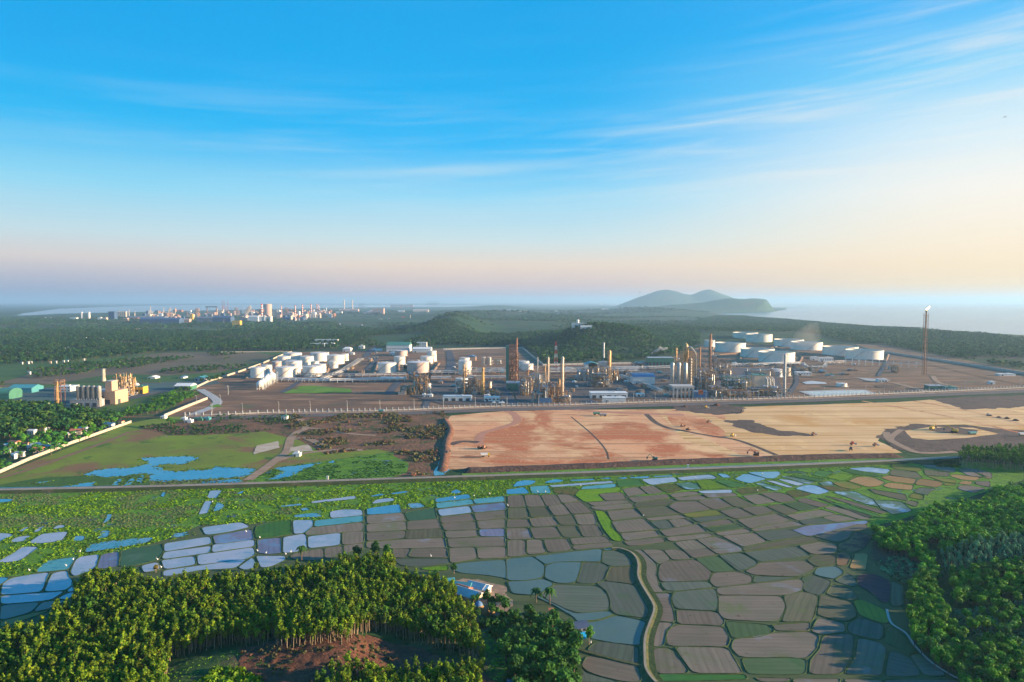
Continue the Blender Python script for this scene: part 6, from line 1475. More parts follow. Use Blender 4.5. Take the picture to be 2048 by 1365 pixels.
rack(A3, [(1340, 745), (1620, 740), (2040, 735)], 12, 7, 'wide grey rack crossing between the middle and fourth unit', 9); rack(A3, [(1340, 716), (1660, 712), (2040, 706)], 7, 5, 'narrow rack behind the wide grey one', 6); rack(A4, [(360, 718), (620, 716), (810, 712)], 10, 7, 'rack running from the fourth unit to the green hall', 8); rack(A4, [(380, 770), (560, 840), (700, 900)], 8, 5, 'rack slanting beside the service road towards the fence', 6); rack(A4, [(1130, 790), (1440, 800)], 10, 8, 'rack in front of the packed process block', 8)
rack(A4, [(1180, 690), (1500, 680), (1820, 672)], 6, 5, 'pale pipeline rack below the crude tanks', 5, white2, white); rack(A5, [(300, 676), (330, 702), (480, 700), (500, 672), (640, 662)], 4, 6, 'pipeline with square expansion loops below the crude tanks', 4, white2, silver); rack(A5, [(640, 668), (960, 684), (1262, 695)], 5, 12, 'high pale pipeline on tall posts leading to the flare', 4, white2, silver)
rack(A5, [(0, 682), (140, 674), (290, 668)], 5, 5, 'short pipeline left of the expansion loops', 4, white2, silver)
for s_, w_ in (('935,790 980,880 1050,990', 14), ('1480,830 1560,900 1680,985', 16), ('540,560 560,640 545,740', 18), ('500,800 500,900', 14), ('60,905 150,800', 12), ('350,1020 380,940', 9)): path('service_road', P(A3, s_), w_, asph_m)
for s_, w_ in (('370,745 560,860 740,945', 20), ('0,840 150,985', 14)): path('service_road', P(A4, s_), w_, asph_m)
path('service_road', P(A2, '1380,610 1440,540 1520,500 1500,480'), 16, asph_m); path('service_road', P(A2, '730,890 870,800'), 9, asph_m); path('service_road', P(A2, '-20,1070 60,1050 220,965 80,865'), 12, conc_m)
path('service_road', P(A5, '700,770 1000,810 1200,860 1330,895'), 10, bpy.data.materials['dirt_track']); path('service_road', P(A5, '1330,760 1400,820 1700,860 2100,850'), 8, bpy.data.materials['dirt_track']); path('service_road', P(A5, '930,640 1270,665 1700,760 2048,830'), 9, works_m)
sheet('grass_plot', P(A2, '735,895 860,838 960,835 1270,860 1275,890 1000,895'), lawn_m, 4, 20); sheet('grass_plot', P(A2, '150,1000 230,980 260,1000 180,1010'), lawn_m, 2, 14)
sheet('yard_paving', P(A3, '250,920 250,830 720,800 960,800 1010,985 500,985'), gmat('shade_toned_gravel', (.12, .095, .08), (.085, .075, .07), .03), 1, 30)  # gravel toned dark: shadows around the units are put into its colour
sheet('yard_paving', P(A3, '1080,985 1040,800 1500,790 1640,960'), bpy.data.materials['shade_toned_gravel'], 1, 30); sheet('yard_paving', P(A4, '-50,840 330,690 820,690 900,930 200,945'), bpy.data.materials['shade_toned_gravel'], 1, 30); sheet('yard_paving', P(A4, '960,940 1000,700 1600,690 1700,925'), gmat('dark_gravel', (.12, .10, .10), (.09, .08, .085), .03), 1, 30)
sheet('treatment_pond_kerb', P(A5, '270,880 600,868 800,868 900,905 400,925'), conc_m); sheet('treatment_pond', P(A5, '325,882 790,874 868,904 410,916'), pond_m); sheet('treatment_basin', P(A5, '295,808 380,798 480,810 495,822 330,824'), pale_w, 1, 8)
sheet('dark_basin', P(A5, '870,835 960,825 1080,845 1020,856 900,852'), soil_d, 1, 8); sheet('dark_basin', P(A5, '1020,875 1150,862 1250,880 1080,892'), soil_d, 1, 8); sheet('yard_paving', P(A5, '730,772 1000,790 930,812 800,795'), conc_m)
# more racks, small plant and paving between the units
xr = random.Random(91); K = 0
for (t_, x0, y0, x1, y1, n_, nm) in ((A3, 420, 690, 600, 880, 5, 'left of the thin gold columns'), (A3, 690, 660, 985, 790, 7, 'before the slim silver tanks'), (A3, 1100, 700, 1240, 760, 3, 'behind the dense pipework'), (A3, 1480, 740, 1680, 900, 6, 'between the middle and fourth units'), (A4, 380, 700, 640, 900, 6, 'beside the service road right of the fourth unit'), (A4, 640, 720, 800, 900, 6, 'left of the three tall reactors'), (A4, 1240, 640, 1640, 720, 6, 'below the crude tanks'), (A4, 1000, 620, 1230, 700, 5, 'behind the packed process block'), (A2, 900, 690, 1350, 790, 6, 'in front of the tank farm'), (A2, 1380, 600, 1900, 740, 7, 'among the middle tanks'), (A5, 150, 640, 480, 760, 6, 'right of the tall chimney'), (A5, 560, 700, 1100, 760, 5, 'on the open ground before the flare')):
    for i in range(n_):
        x = xr.uniform(x0, x1); y = xr.uniform(y0 + 12, y1); w_ = xr.uniform(16, 46); h_ = xr.uniform(12, 40); k_ = xr.random(); K += 1; col_, cn = xr.choice([(white2, 'pale'), (greyp, 'grey'), (brownst, 'brown'), (creamm, 'cream'), (tealr, 'teal')])
        if k_ < .55: unit(t_, x, y - h_, x + w_, y, xr.uniform(10, 20), f'low {["brown", "grey"][K % 2]} pipework skid standing {nm}', 200 + K, [brownst, greyp][K % 2], name='pipework_skid', dense=.8)['group'] = f'{["brown", "grey"][K % 2]} pipework skids {nm}'
        else: building(t_, x, y - h_ * .5, x + w_, y, xr.uniform(7, 14), f'small {cn} equipment hut {nm}', col_, col_, xr.choice(['flat', 'gable']), name='equipment_hut', group=f'{cn} equipment huts {nm}')
dykem = gmat('dyke_earth', (.30, .19, .12), (.22, .14, .09), .1)
def dyke_ring(t_, pts): q = P(t_, pts); path('tank_dyke', q + [q[0]], 1.6, [dykem, dykem], h=2.0, base=7, smooth=False)
for t_, s_ in ((A4, '1120,600 1350,575 1340,630 1800,668 1830,610 1640,540 1450,500 1130,500'), (A5, '20,545 440,590 960,650 980,590 700,510 400,470'), (A2, '440,782 640,785 660,700 560,672'), (A2, '650,780 1060,776 1090,700 880,690'), (A2, '1450,745 1640,742 1640,650 1480,650'), (A2, '1690,748 1900,745 1960,660 1760,640')): dyke_ring(t_, s_)
for t_, s_, w_ in ((A2, '640,790 650,700 760,640 800,600', 6), (A2, '880,790 1000,700 1080,600', 6), (A2, '1200,800 1400,700 1480,600', 10), (A2, '420,800 900,798 1400,806 1700,800', 8), (A3, '0,770 500,768 1000,765 1340,762 2040,752', 10), (A3, '0,640 300,620 620,600 980,590', 9), (A4, '360,750 700,742 1000,735', 10), (A4, '1000,650 1500,668 1900,676', 8), (A5, '0,780 300,770 700,790', 7), (A5, '240,700 260,800 200,900', 7), (A5, '1000,560 960,660 900,760', 7)): path('service_road', P(t_, s_), w_, asph_m)
# walls, perimeter road, fence and lamp posts
def wall(pts, h, t_, label, m, name='boundary_wall', px=True):
    q = world(pts) if px else pts; o0 = q[0]; root = thing(name, label, 'wall', (o0[0], o0[1], 0)); b = MB(); c_ = MB()
    r = ribbon_pts(q, t_)
    for i in range(len(q) - 1):
        a, d = r[i], r[i + 1]; v = [(a[0], a[1]), (a[2], a[3]), (d[2], d[3]), (d[0], d[1])]; v = [(x - o0[0], y - o0[1]) for x, y in v]
        b.add([(x, y, -.3) for x, y in v] + [(x, y, h) for x, y in v], [(4, 5, 6, 7), (0, 1, 5, 4), (1, 2, 6, 5), (2, 3, 7, 6), (3, 0, 4, 7)])
        n = max(1, int(math.dist(q[i], q[i + 1]) / 12))
        for j in range(n): x = q[i][0] + (q[i + 1][0] - q[i][0]) * j / n - o0[0]; y = q[i][1] + (q[i + 1][1] - q[i][1]) * j / n - o0[1]; c_.cb(x, y, -.3, t_ + .5, t_ + .5, h + .7)
    b.build('panel', m, root); tag(c_.build('pillar', m, root), kind='stuff'); return root
wallm = pmat('boundary_wall_plaster', (.46, .39, .30), .8, .08, .2)
wall(P(A2, '40,858 140,808 215,783'), 3.2, 1.2, 'pale wall bending around the left corner of the tank farm', wallm); wall(P(A2, '225,782 400,725 565,665 735,592 800,572'), 3.2, 1.2, 'long pale wall running away along the left side of the tank farm', wallm); wall(P(A2, '250,573 520,570 790,568'), 2.5, 1.2, 'thin pale wall far behind the left tank farm', wallm)
wall(P(A1, '1300,1078 1460,1010 1632,942'), 3.2, 1.2, 'short pale wall at the lower left corner of the works', wallm); wall([(-10, 951), (60, 920), (130, 893), (200, 868), (262, 846)], 2.6, 1.0, 'long pale wall between the village and the meadow', wallm); wall(P(A3, '500,552 800,545 1120,540 1200,610 1280,672'), 4, 1.5, 'pale boundary wall bending behind the brown tower', conc_m); wall(P(A3, '1280,676 1600,668 2000,660'), 3.5, 1.2, 'pale wall at the foot of the wooded hill', conc_m); wall(P(A4, '800,520 930,520 1060,522'), 3.5, 1.2, 'short pale wall left of the crude tanks', conc_m); wall(P(A5, '940,573 1270,622 1650,682 2048,745 2300,790'), 4.5, 2.0, 'long pale blue sea wall running down the right side of the works', conc_m)
PR = P(A2, '-40,1085 300,1078 700,1062') + P(A3, '0,1048 500,1030 1000,1012 1500,1002') + P(A4, '500,984 1000,969 1400,958') + P(A5, '400,940 800,922 1300,900 2100,866')
path('perimeter_road', PR, 7, [gmat('perimeter_road_soil', (.36, .25, .18), (.3, .2, .14), .1)], z=.9)
path('road_slope', [(x, y + 3.2) for x, y in PR], 20, gmat('stone_slope', (.17, .14, .12), (.12, .10, .09), .3, bump=.5, bs=.5), z=.45)
fl = [(x, y - 3.6) for x, y in PR]; fw = smoothline(world(fl), 6); fence = thing('perimeter_fence', 'long pale concrete-posted fence between the works and the perimeter road', 'fence', (fw[0][0], fw[0][1], 0)); a = MB(); b = MB(); o0 = fw[0]
for p, q in zip(fw, fw[1:]):
    d = math.dist(p, q); n = max(1, int(d / 6))
    for i in range(n): x = p[0] + (q[0] - p[0]) * i / n - o0[0]; y = p[1] + (q[1] - p[1]) * i / n - o0[1]; a.cb(x, y, 0, .7, .7, 4.2)
    px2, py2, qx2, qy2 = p[0] - o0[0], p[1] - o0[1], q[0] - o0[0], q[1] - o0[1]
    b.add([(px2, py2, 0), (qx2, qy2, 0), (qx2, qy2, 1.6), (px2, py2, 1.6), (px2, py2 + .2, 0), (qx2, qy2 + .2, 0), (qx2, qy2 + .2, 1.6), (px2, py2 + .2, 1.6)], [(0, 1, 2, 3), (5, 4, 7, 6), (3, 2, 6, 7)])
    for z in (2.2, 3.0, 3.8): b.tube((px2, py2, z), (qx2, qy2, z), .08, 3)
tag(a.build('post', white2, fence), kind='stuff'); b.build('panel', concw, fence)
lp = thing('lamp_post', 'slim grey lamp post in the long row behind the perimeter fence', 'lamp post', (0, 0, 0), 0, 'lamp posts along the perimeter fence'); MB().tube((0, 0, 0), (0, 0, 12), .22, 6, .14).build('pole', greyp, lp); MB().tube((0, 0, 12), (0, -1.6, 12.5), .1, 4).build('arm', greyp, lp); MB().cb(0, -2, 12.4, .5, 1.2, .25).build('lamp_head', white2, lp)
ln = smoothline(world([(x, y - 5.5) for x, y in PR]), 6); acc = 0; nl_ = 0
for p, q in zip(ln, ln[1:]):
    acc += math.dist(p, q)
    if acc > 30:
        acc = 0; nl_ += 1
        if nl_ == 1: lp.location = (q[0], q[1], 0)
        else: dup(lp, (q[0], q[1], 0))
for i, (x, y) in enumerate([(300, 908), (240, 980), (178, 1050), (1800, 900), (1550, 985)]): dup(lp, (*G(*(A2 if i < 3 else A1)(x, y)), 0), label='slim grey lamp post standing apart on the works ground', group='lamp posts on the works ground')
# ------------------------------------------------------------------ far steelworks, houses, vehicles and small things
far_grey = pmat('sooty_cladding', (.16, .17, .20), .8, .2, .05); navy = pmat('navy_sheet', (.05, .09, .17), .6, .15, .05); creamf = pmat('cream_concrete', (.62, .48, .36), .7, .1, .05); peach = pmat('peach_concrete', (.52, .34, .27), .7, .12, .05)
def banded(tile, x, yt, yb, w_, label, n=7, group='red and white striped chimneys of the steelworks'):
    cx, Yf, wd, h = fit(tile, x - w_ / 2, yt, x + w_ / 2, yb); root = thing('chimney', label, 'chimney', (cx, Yf, 0), 0, group); r = wd / 2; MB().lathe(0, 0, [(r * 1.1, 0), (r * .85, h), (r * .6, h)], 12).build('shell', white, root, True)
    b = MB()
    for i in range(n): 
        z0 = h * (1 - (2 * i + 1) / (2 * n)); z1 = h * (1 - (2 * i) / (2 * n)); rr = lambda z: r * (1.1 - .25 * z / h) + .25
        b.lathe(0, 0, [(rr(z0), z0), (rr(z1), z1)], 12, False)
    b.build('red_bands', redp, root); return root
for x, a, b, w_, lb in ((567, 190, 332, 15, 'thick red and white chimney left of the big grey gas holder'), (722, 203, 300, 8, 'thin striped chimney between the orange tank and the next furnace'), (830, 202, 322, 10, 'striped chimney standing nearest, at the middle of the steelworks'), (886, 194, 300, 10, 'striped chimney right of the nearest one'), (955, 192, 285, 11, 'striped chimney second from the right of the steelworks'), (1000, 190, 262, 12, 'stout striped chimney at the right end'), (1015, 193, 262, 8, 'thin striped chimney touching the stout one')): banded(A2, x, a, b, w_, lb)
def plain_stack(tile, x, yt, yb, w_, label, m): return column(tile, x, yt, yb, w_, label, m, 'chimney', False, 'chimney')
plain_stack(A2, 1215, 160, 238, 9, 'left one of two slim pale chimneys by the harbour sheds', creamf); plain_stack(A2, 1280, 160, 232, 9, 'right one of two slim pale chimneys by the harbour sheds', creamf); plain_stack(A2, 1075, 222, 255, 7, 'short white chimney right of the striped ones', white)
plain_stack(A2, 265, 312, 365, 5, 'thin dark chimney before the navy hall', far_grey); plain_stack(A2, 1735, 275, 320, 5, 'thin pale chimney over the white sheds far behind the tanks', creamf)
tank(A2, 583, 192, 645, 292, 'very big grey gas holder in the steelworks', 'cone', peach); tank(A2, 648, 237, 690, 300, 'orange-lit round tank right of the gas holder', 'cone', creamf)
for i, x in enumerate((236, 250, 263)): tank(A2, x - 7, 235, x + 7, 268, ['left', 'middle', 'right'][i] + ' small cream silo of three in the left steelworks', m=creamf)
for i, x in enumerate((560, 590, 635)): tank(A2, x - 14, 288, x + 14, 338, ['left', 'middle', 'right'][i] + ' pale upright tank below the thick striped chimney', m=white2)
for i, x in enumerate((948, 975, 1000, 1025)): tank(A2, x - 9, 272, x + 9, 302, ['first', 'second', 'third', 'fourth'][i] + ' small pale tank from the left below the right striped chimneys', m=creamf)
for i, x in enumerate((647, 703)): tank(A1, x - 9, 254, x + 9, 305, ['left', 'right'][i] + ' one of two white silos standing apart far left', m=white)
for i in range(5): tank(A1, 918 + i * 17, 250, 933 + i * 17, 300, ['first', 'second', 'third', 'fourth', 'fifth'][i] + ' cream silo from the left beside the dark blue power house', m=creamf)
for a in [(A1, 870, 250, 915, 322, 40, 'dark blue power house at the left of the steelworks', navy), (A1, 775, 296, 800, 326, 20, 'white block left of the dark power house', white), (A1, 820, 298, 845, 326, 20, 'cream block just left of the dark power house', creamf), (A1, 560, 298, 610, 318, 26, 'low pale shed below the two white silos', white2),
   (A1, 975, 302, 1010, 325, 20, 'pinkish block right of the cream silos', peach), (A1, 1010, 296, 1310, 316, 60, 'long low grey rolling mill hall', far_grey), (A1, 1120, 310, 1430, 350, 60, 'long navy hall at the left front of the steelworks', navy), (A1, 1440, 312, 1500, 345, 30, 'pale grey block between two navy halls', peach), (A1, 1500, 270, 1522, 324, 16, 'narrow yellow tower block before the furnaces', yel),
   (A1, 1560, 300, 1700, 340, 50, 'grey hall beneath the gantry crane', far_grey), (A1, 1690, 296, 1832, 345, 60, 'dark navy hall in front of the cream silos', navy), (A1, 1835, 322, 1897, 366, 30, 'yellow block at the front edge of the steelworks', yel), (A1, 1640, 255, 1700, 290, 40, 'pinkish block behind the gantry crane', peach), (A1, 1900, 300, 1960, 330, 40, 'grey-blue block right of the yellow block', far_grey),
   (A2, 470, 290, 545, 335, 40, 'pale blue hall left of the thick striped chimney', white2), (A2, 545, 232, 580, 300, 30, 'brown block behind the thick striped chimney', rust), (A2, 690, 262, 815, 300, 50, 'pinkish hall between the orange tank and nearest striped chimney', peach), (A2, 740, 300, 900, 320, 50, 'low navy hall under the striped chimneys', navy), (A2, 760, 235, 800, 268, 30, 'brown block behind the pinkish hall', rust),
   (A2, 895, 255, 1040, 282, 50, 'peach hall below the right striped chimneys', peach), (A2, 1180, 235, 1330, 252, 60, 'low peach hall below the two slim chimneys', peach), (A2, 1150, 250, 1200, 275, 30, 'white sheds near the wooded ridge at the harbour', white2), (A2, 1440, 225, 1530, 276, 60, 'peach end block of the slanting harbour shed', peach), (A2, 1760, 240, 1880, 262, 60, 'low pale hall near the quay cranes', creamf), (A2, 1640, 243, 1690, 262, 30, 'small pale hall left of the quay shed', white2), (A2, 1580, 195, 1760, 215, 40, 'brownish distant port sheds', peach), (A2, 1665, 292, 1690, 314, 26, 'orange house far behind the middle tanks', redp), (A2, 1700, 308, 1780, 320, 26, 'white sheds right of the orange house', white), (A2, 1800, 308, 1855, 320, 24, 'long white shed right of the white sheds', white), (A2, 1490, 308, 1520, 320, 24, 'tiny white shed left of its neighbour behind the ridge', white), (A2, 1550, 306, 1585, 318, 24, 'tiny white shed right of its neighbour behind the ridge', white),
   (A3, 990, 236, 1075, 250, 40, 'flat white-roofed works far behind the green hill', white), (A3, 1080, 242, 1160, 258, 40, 'pale long works right of the flat white-roofed one', creamf), (A3, 1735, 228, 1800, 260, 40, 'white blocky works standing alone far right', white), (A3, 1735, 180, 1760, 196, 60, 'white tank-like block on the far ridge', white), (A3, 1862, 182, 1880, 196, 60, 'small white block on the far ridge left of its twin', white), (A3, 1915, 180, 1935, 196, 60, 'small white block at the far ridge beside the headland', white), (A3, 1375, 244, 1400, 258, 40, 'tiny white building in the far plain left of two', white), (A3, 1440, 246, 1470, 258, 40, 'tiny white building in the far plain right of two', white2)]:
    building(*a[:7], a[7], a[7] if a[7] not in (white,) else white2, 'gable' if 'hall' in a[6] else 'flat', name='works_hall' if 'hall' in a[6] else 'works_building', door=False)
for i, a in enumerate([(1558, 213, 305, 22, A1, 'rust-brown blast furnace right of the yellow tower'), (1862, 208, 285, 22, A1, 'rust-brown blast furnace at the right of the left works'), (760, 218, 300, 22, A2, 'brown furnace frame behind the thin striped chimney'), (60, 215, 300, 24, A2, 'brown furnace frame at the extreme left of the gantry'), (1350, 245, 305, 22, A1, 'pink furnace frame beside the wooded knoll'), (1320, 262, 308, 10, A1, 'pale stack with smoke beside the pink furnace')]):
    unit(a[4], a[0] - a[3] / 2, a[1], a[0] + a[3] / 2, a[2], 40, a[5], 60 + i, rust if i < 4 else peach, name='blast_furnace', dense=.25)
cx, Yf, wd, h = fit(A1, 1622, 206, 1718, 292); root = thing('gantry_crane', 'huge gantry crane spanning the left steelworks', 'gantry crane', (cx, Yf, 0)); MB().box(-wd / 2, -5, h - 12, wd / 2, 5, h - 4).build('girder', far_grey, root)
for s in (-1, 1): MB().tube((s * wd * .38 - 8, 0, 0), (s * wd * .38, 0, h - 10), 2.6, 6).tube((s * wd * .38 + 8, 0, 0), (s * wd * .38, 0, h - 10), 2.6, 6).build('leg', rust, root)
for i, x in enumerate((1752, 1768, 1796)): lattice(A1, x, 163, 245, 10, ['leftmost', 'middle', 'rightmost'][i] + ' of three tall red rig legs behind the steelworks', redp, redp, 'rig_leg', 'rig leg', 8)
def quay_crane(tile, x, yt, yb, w_, label, m):
    cx, Yf, wd, h = fit(tile, x - w_ / 2, yt, x + w_ / 2, yb); root = thing('quay_crane', label, 'quay crane', (cx, Yf, 0), 0, 'quay cranes in the far port'); l = MB(); z = h * .6
    for a in (-.2, .12):
        for b in (-14, 14): l.tube((wd * a, b, 0), (wd * a, b, z), 2, 4)
    l.build('leg', m, root); MB().box(-wd / 2, -3, z, wd / 2, 3, z + 5).tube((-wd * .05, 0, z), (0, 0, h), 2, 4).tube((0, 0, h), (wd * .45, 0, z + 4), 1.2, 4).tube((0, 0, h), (-wd * .4, 0, z + 4), 1.2, 4).build('boom', m, root); return root
for i, x in enumerate((1885, 1905, 1925, 1940)): quay_crane(A2, x, 168, 224, 60, ['leftmost', 'second', 'third', 'rightmost'][i] + ' dark quay crane of the close group in the far port', far_grey)
for i, x in enumerate((1335, 1350, 1370)): quay_crane(A2, x, 185, 222, 22, ['left', 'middle', 'right'][i] + ' small dark crane right of the slim chimneys', far_grey)
for i, (x, a, b) in enumerate(((1665, 195, 225), (1750, 200, 225))): quay_crane(A2, x, a, b, 20, ['left', 'right'][i] + ' small orange harbour crane in the far port', redp)
cx, Yf, wd, h = fit(A2, 1360, 232, 1500, 276); root = thing('works_hall', 'large slanting grey-pink shed in the far harbour', 'building', (cx, Yf, 0)); MB().add([(-wd / 2, 0, 0), (wd / 2, 0, 0), (wd / 2, 220, 0), (-wd * .1, 220, 0), (-wd / 2, 0, h * .35), (wd / 2, 0, h * .5), (wd / 2, 220, h), (-wd * .1, 220, h * .95)], [(0, 3, 2, 1), (4, 5, 6, 7), (0, 1, 5, 4), (1, 2, 6, 5), (2, 3, 7, 6), (3, 0, 4, 7)]).build('wall', peach, root)
rr = random.Random(77)
for k_ in range(210):                                                 # lesser sheds that fill the works
    x = rr.uniform(1020, 2040) if k_ % 3 == 0 else rr.uniform(1900, 2620); x2 = x - 1496; y = rr.uniform(262, 322) if x < 2400 else rr.uniform(262, 300); w_ = rr.uniform(10, 38); h_ = rr.uniform(8, 40); mm, nm = rr.choice([(far_grey, 'grey'), (peach, 'pinkish'), (peach, 'pinkish'), (creamf, 'cream'), (rust, 'rust-brown'), (rust, 'rust-brown'), (navy, 'navy'), (white2, 'whitish')])
    o = building(A2, x2, y - h_, x2 + w_, y, rr.uniform(20, 50), f'small {nm} shed crowded among the steelworks halls', mm, mm, rr.choice(['flat', 'gable']), name='works_shed', door=False, group=f'{nm} sheds among the steelworks halls')
for k_ in range(26):
    x = rr.uniform(560, 2500); x2 = x - 1496 if x > 1600 else x; t_ = A2 if x > 1600 else A1; mm, nm = rr.choice([(rust, 'rust-brown'), (creamf, 'cream'), (far_grey, 'grey')]); y = rr.uniform(262, 300)
    if t_ is A1 and x < 1000: continue
    o = MB(); cx, Yf, wd, h = fit(t_, x2 - 3, y - rr.uniform(35, 70), x2 + 3, y); root = thing('works_stack', f'slender {nm} stack standing among the steelworks halls', 'chimney', (cx, Yf, 0), 0, f'slender {nm} stacks of the steelworks'); o.lathe(0, 0, [(wd * .5, 0), (wd * .38, h * .9), (wd * .45, h)], 10).build('shell', mm, root, True); MB().lathe(0, 0, [(wd * .75, h * .8), (wd * .75, h * .82)], 10).build('platform', far_grey, root)
# scattered pale houses of the wooded country behind
hm = [(white, greyroof, 'white'), (white2, white, 'pale-roofed'), (creamf, tiler, 'red-roofed'), (white, tealr, 'teal-roofed')]
def cottage(cx, Y, w_, d_, h, wm, rm, label, rz=0, group=None, name='house', z=0, hip=False):
    root = thing(name, label, 'house', (cx, Y, z), rz, group); MB().box(-w_ / 2, -d_ / 2, -.5, w_ / 2, d_ / 2, h).build('wall', wm, root)
    r = MB(); r.gable(-w_ / 2, -d_ / 2, h, w_ / 2, d_ / 2, d_ * .28, 'x', .7); r.build('roof', rm, root)
    MB().box(-.6, -d_ / 2 - .08, 0, .6, -d_ / 2 + .03, 2.2).build('door', darkp, root)
    for s in (-1, 1): MB().box(s * w_ * .3 - .6, -d_ / 2 - .08, 1, s * w_ * .3 + .6, -d_ / 2 + .03, 2.1).build('window', glassd, root)
    return root
for i, (x, y, w_) in enumerate([(205, 515, 16), (240, 515, 20), (320, 528, 22), (345, 522, 12), (30, 556, 16), (100, 558, 20), (560, 505, 14), (545, 515, 10), (640, 470, 30), (670, 468, 26), (760, 480, 34), (810, 483, 20), (650, 638, 14), (700, 590, 8), (840, 578, 8), (500, 545, 14), (530, 545, 8), (310, 635, 16), (330, 640, 12), (210, 665, 14), (160, 668, 12), (235, 660, 10), (385, 662, 12), (430, 660, 10), (490, 655, 12), (520, 652, 14), (15, 605, 12), (60, 630, 12), (1090, 395, 14), (1150, 396, 12), (1070, 392, 8), (40, 318, 20), (65, 316, 18), (270, 302, 14), (400, 300, 16), (360, 302, 10), (215, 747, 18), (750, 612, 18)]):
    cx, Yf, wd, h = fit(A1, x - w_ / 2, y - 7, x + w_ / 2, y, 10); wm, rm, nm = hm[(i * 7) % 4]; cottage(cx, Yf + 5, wd, min(14, wd * .6), 5, wm, rm, f'small {nm} house among the trees of the left country', rr.uniform(-.3, .3), f'{nm} houses scattered through the left woods', z=hz1(cx, Yf + 5))
for i, (x, y, w_) in enumerate([(915, 405, 14), (1045, 405, 10), (1130, 412, 10), (780, 420, 16), (820, 424, 8), (1180, 362, 10), (1355, 362, 10), (1350, 530, 14), (2010, 560, 12)]):
    cx, Yf, wd, h = fit(A2, x - w_ / 2, y - 7, x + w_ / 2, y, 10); wm, rm, nm = hm[i % 2]; cottage(cx, Yf + 5, wd, min(14, wd * .6), 5, wm, rm, f'tiny {nm} house in the valley behind the tank farm', 0, f'{nm} houses in the valley behind the tank farm', z=hz1(cx, Yf + 5) + 1)
cx, Yc = W_at(1158, 2080), 2080; z = hz1(cx, Yc); root = thing('hilltop_station', 'white station with a small tower on top of the wooded hill', 'building', (cx, Yc, z)); MB().box(-22, -8, -3, 22, 8, 13).build('wall', white, root); MB().cyl(-4, 0, 12.8, 24, 4, n=10).build('tower', white2, root); MB().box(-23, -9, 13.02, 23, 9, 13.8).build('roof', white2, root)
cx = W_at(1172, 2000); cottage(cx, 1995, 34, 9, 7, white, white2, 'long white hut just below the hilltop station', 0, z=hz1(cx, 1995) + 4)
# village at the left edge
for i, (x, y, w_, k_, lb) in enumerate([(160, 205, 44, 1, 'white-roofed village house left of the tallest garden tree'), (225, 192, 60, 1, 'wide pale-roofed village house at the wood edge'), (425, 205, 60, 2, 'red-roofed village house with a pale yard by the bend of the wall'), (465, 190, 40, 0, 'cream-walled house just right of the red-roofed one'), (395, 222, 34, 1, 'small white shed below the red-roofed village house'), (405, 240, 30, 2, 'small brown-roofed hut lowest below the red-roofed house'),
   (575, 145, 40, 1, 'pale-roofed house left of the blue-white one under the palms'), (620, 165, 50, 3, 'blue-white roofed house under the palms near the factory'), (690, 150, 34, 2, 'brown-roofed house right end of the palm group'), (600, 158, 30, 0, 'little white house between two under the palms'), (55, 275, 60, 2, 'bright red-tiled house at the left edge of the village'), (110, 285, 40, 2, 'brown-tiled house right of the bright red-tiled one'), (190, 288, 60, 0, 'grey-roofed house at the village middle'), (230, 290, 44, 1, 'wide pale house right of the grey-roofed one'),
   (195, 315, 50, 2, 'cream-fronted house below the grey-roofed one'), (250, 300, 40, 3, 'blue-roofed house beside the cream-fronted one'), (150, 300, 30, 0, 'narrow grey house left of the cream-fronted one'), (20, 290, 34, 1, 'small pale house at the very left edge'), (85, 340, 44, 0, 'grey-roofed house lowest in the village near the pale wall'), (50, 350, 30, 1, 'pale shed left of the lowest grey-roofed house'), (300, 290, 30, 0, 'small grey hut at the right side of the village'), (10, 320, 30, 3, 'teal-roofed hut at the lower left edge of the village')]):
    cx, Yf, wd, h = fit(T8, x - w_ / 2, y - 16, x + w_ / 2, y, 8); wm, rm, _ = hm[k_]; rm = [greyroof, white2, tiler, blues][k_]; cottage(cx, Yf + 4, wd, wd * .55, 4, [white2, white, creamm, white][k_], rm, lb, rr.uniform(-.5, .5))
for i, (x0, y0, x1, y1, m_, lb) in enumerate([(1050, 104, 1075, 122, white, 'white hut left of the cluster on the meadow path'), (1070, 118, 1110, 136, white2, 'pale van-like cabin in front of the white hut'), (1125, 106, 1175, 124, greenr, 'green shed on the meadow below the fence'), (1180, 104, 1215, 122, tealr, 'teal shed right of the green one on the meadow'), (1640, 92, 1672, 118, white, 'white guard hut on a concrete base at the track bend'), (1705, 318, 1745, 334, white2, 'white cabin on the dirt track near the swamp'), (930, 96, 955, 112, white, 'white gatehouse where the pale wall ends')]): building(T8, x0, y0, x1, y1, 6, lb, m_, m_ if i != 4 else greenr, name='hut')
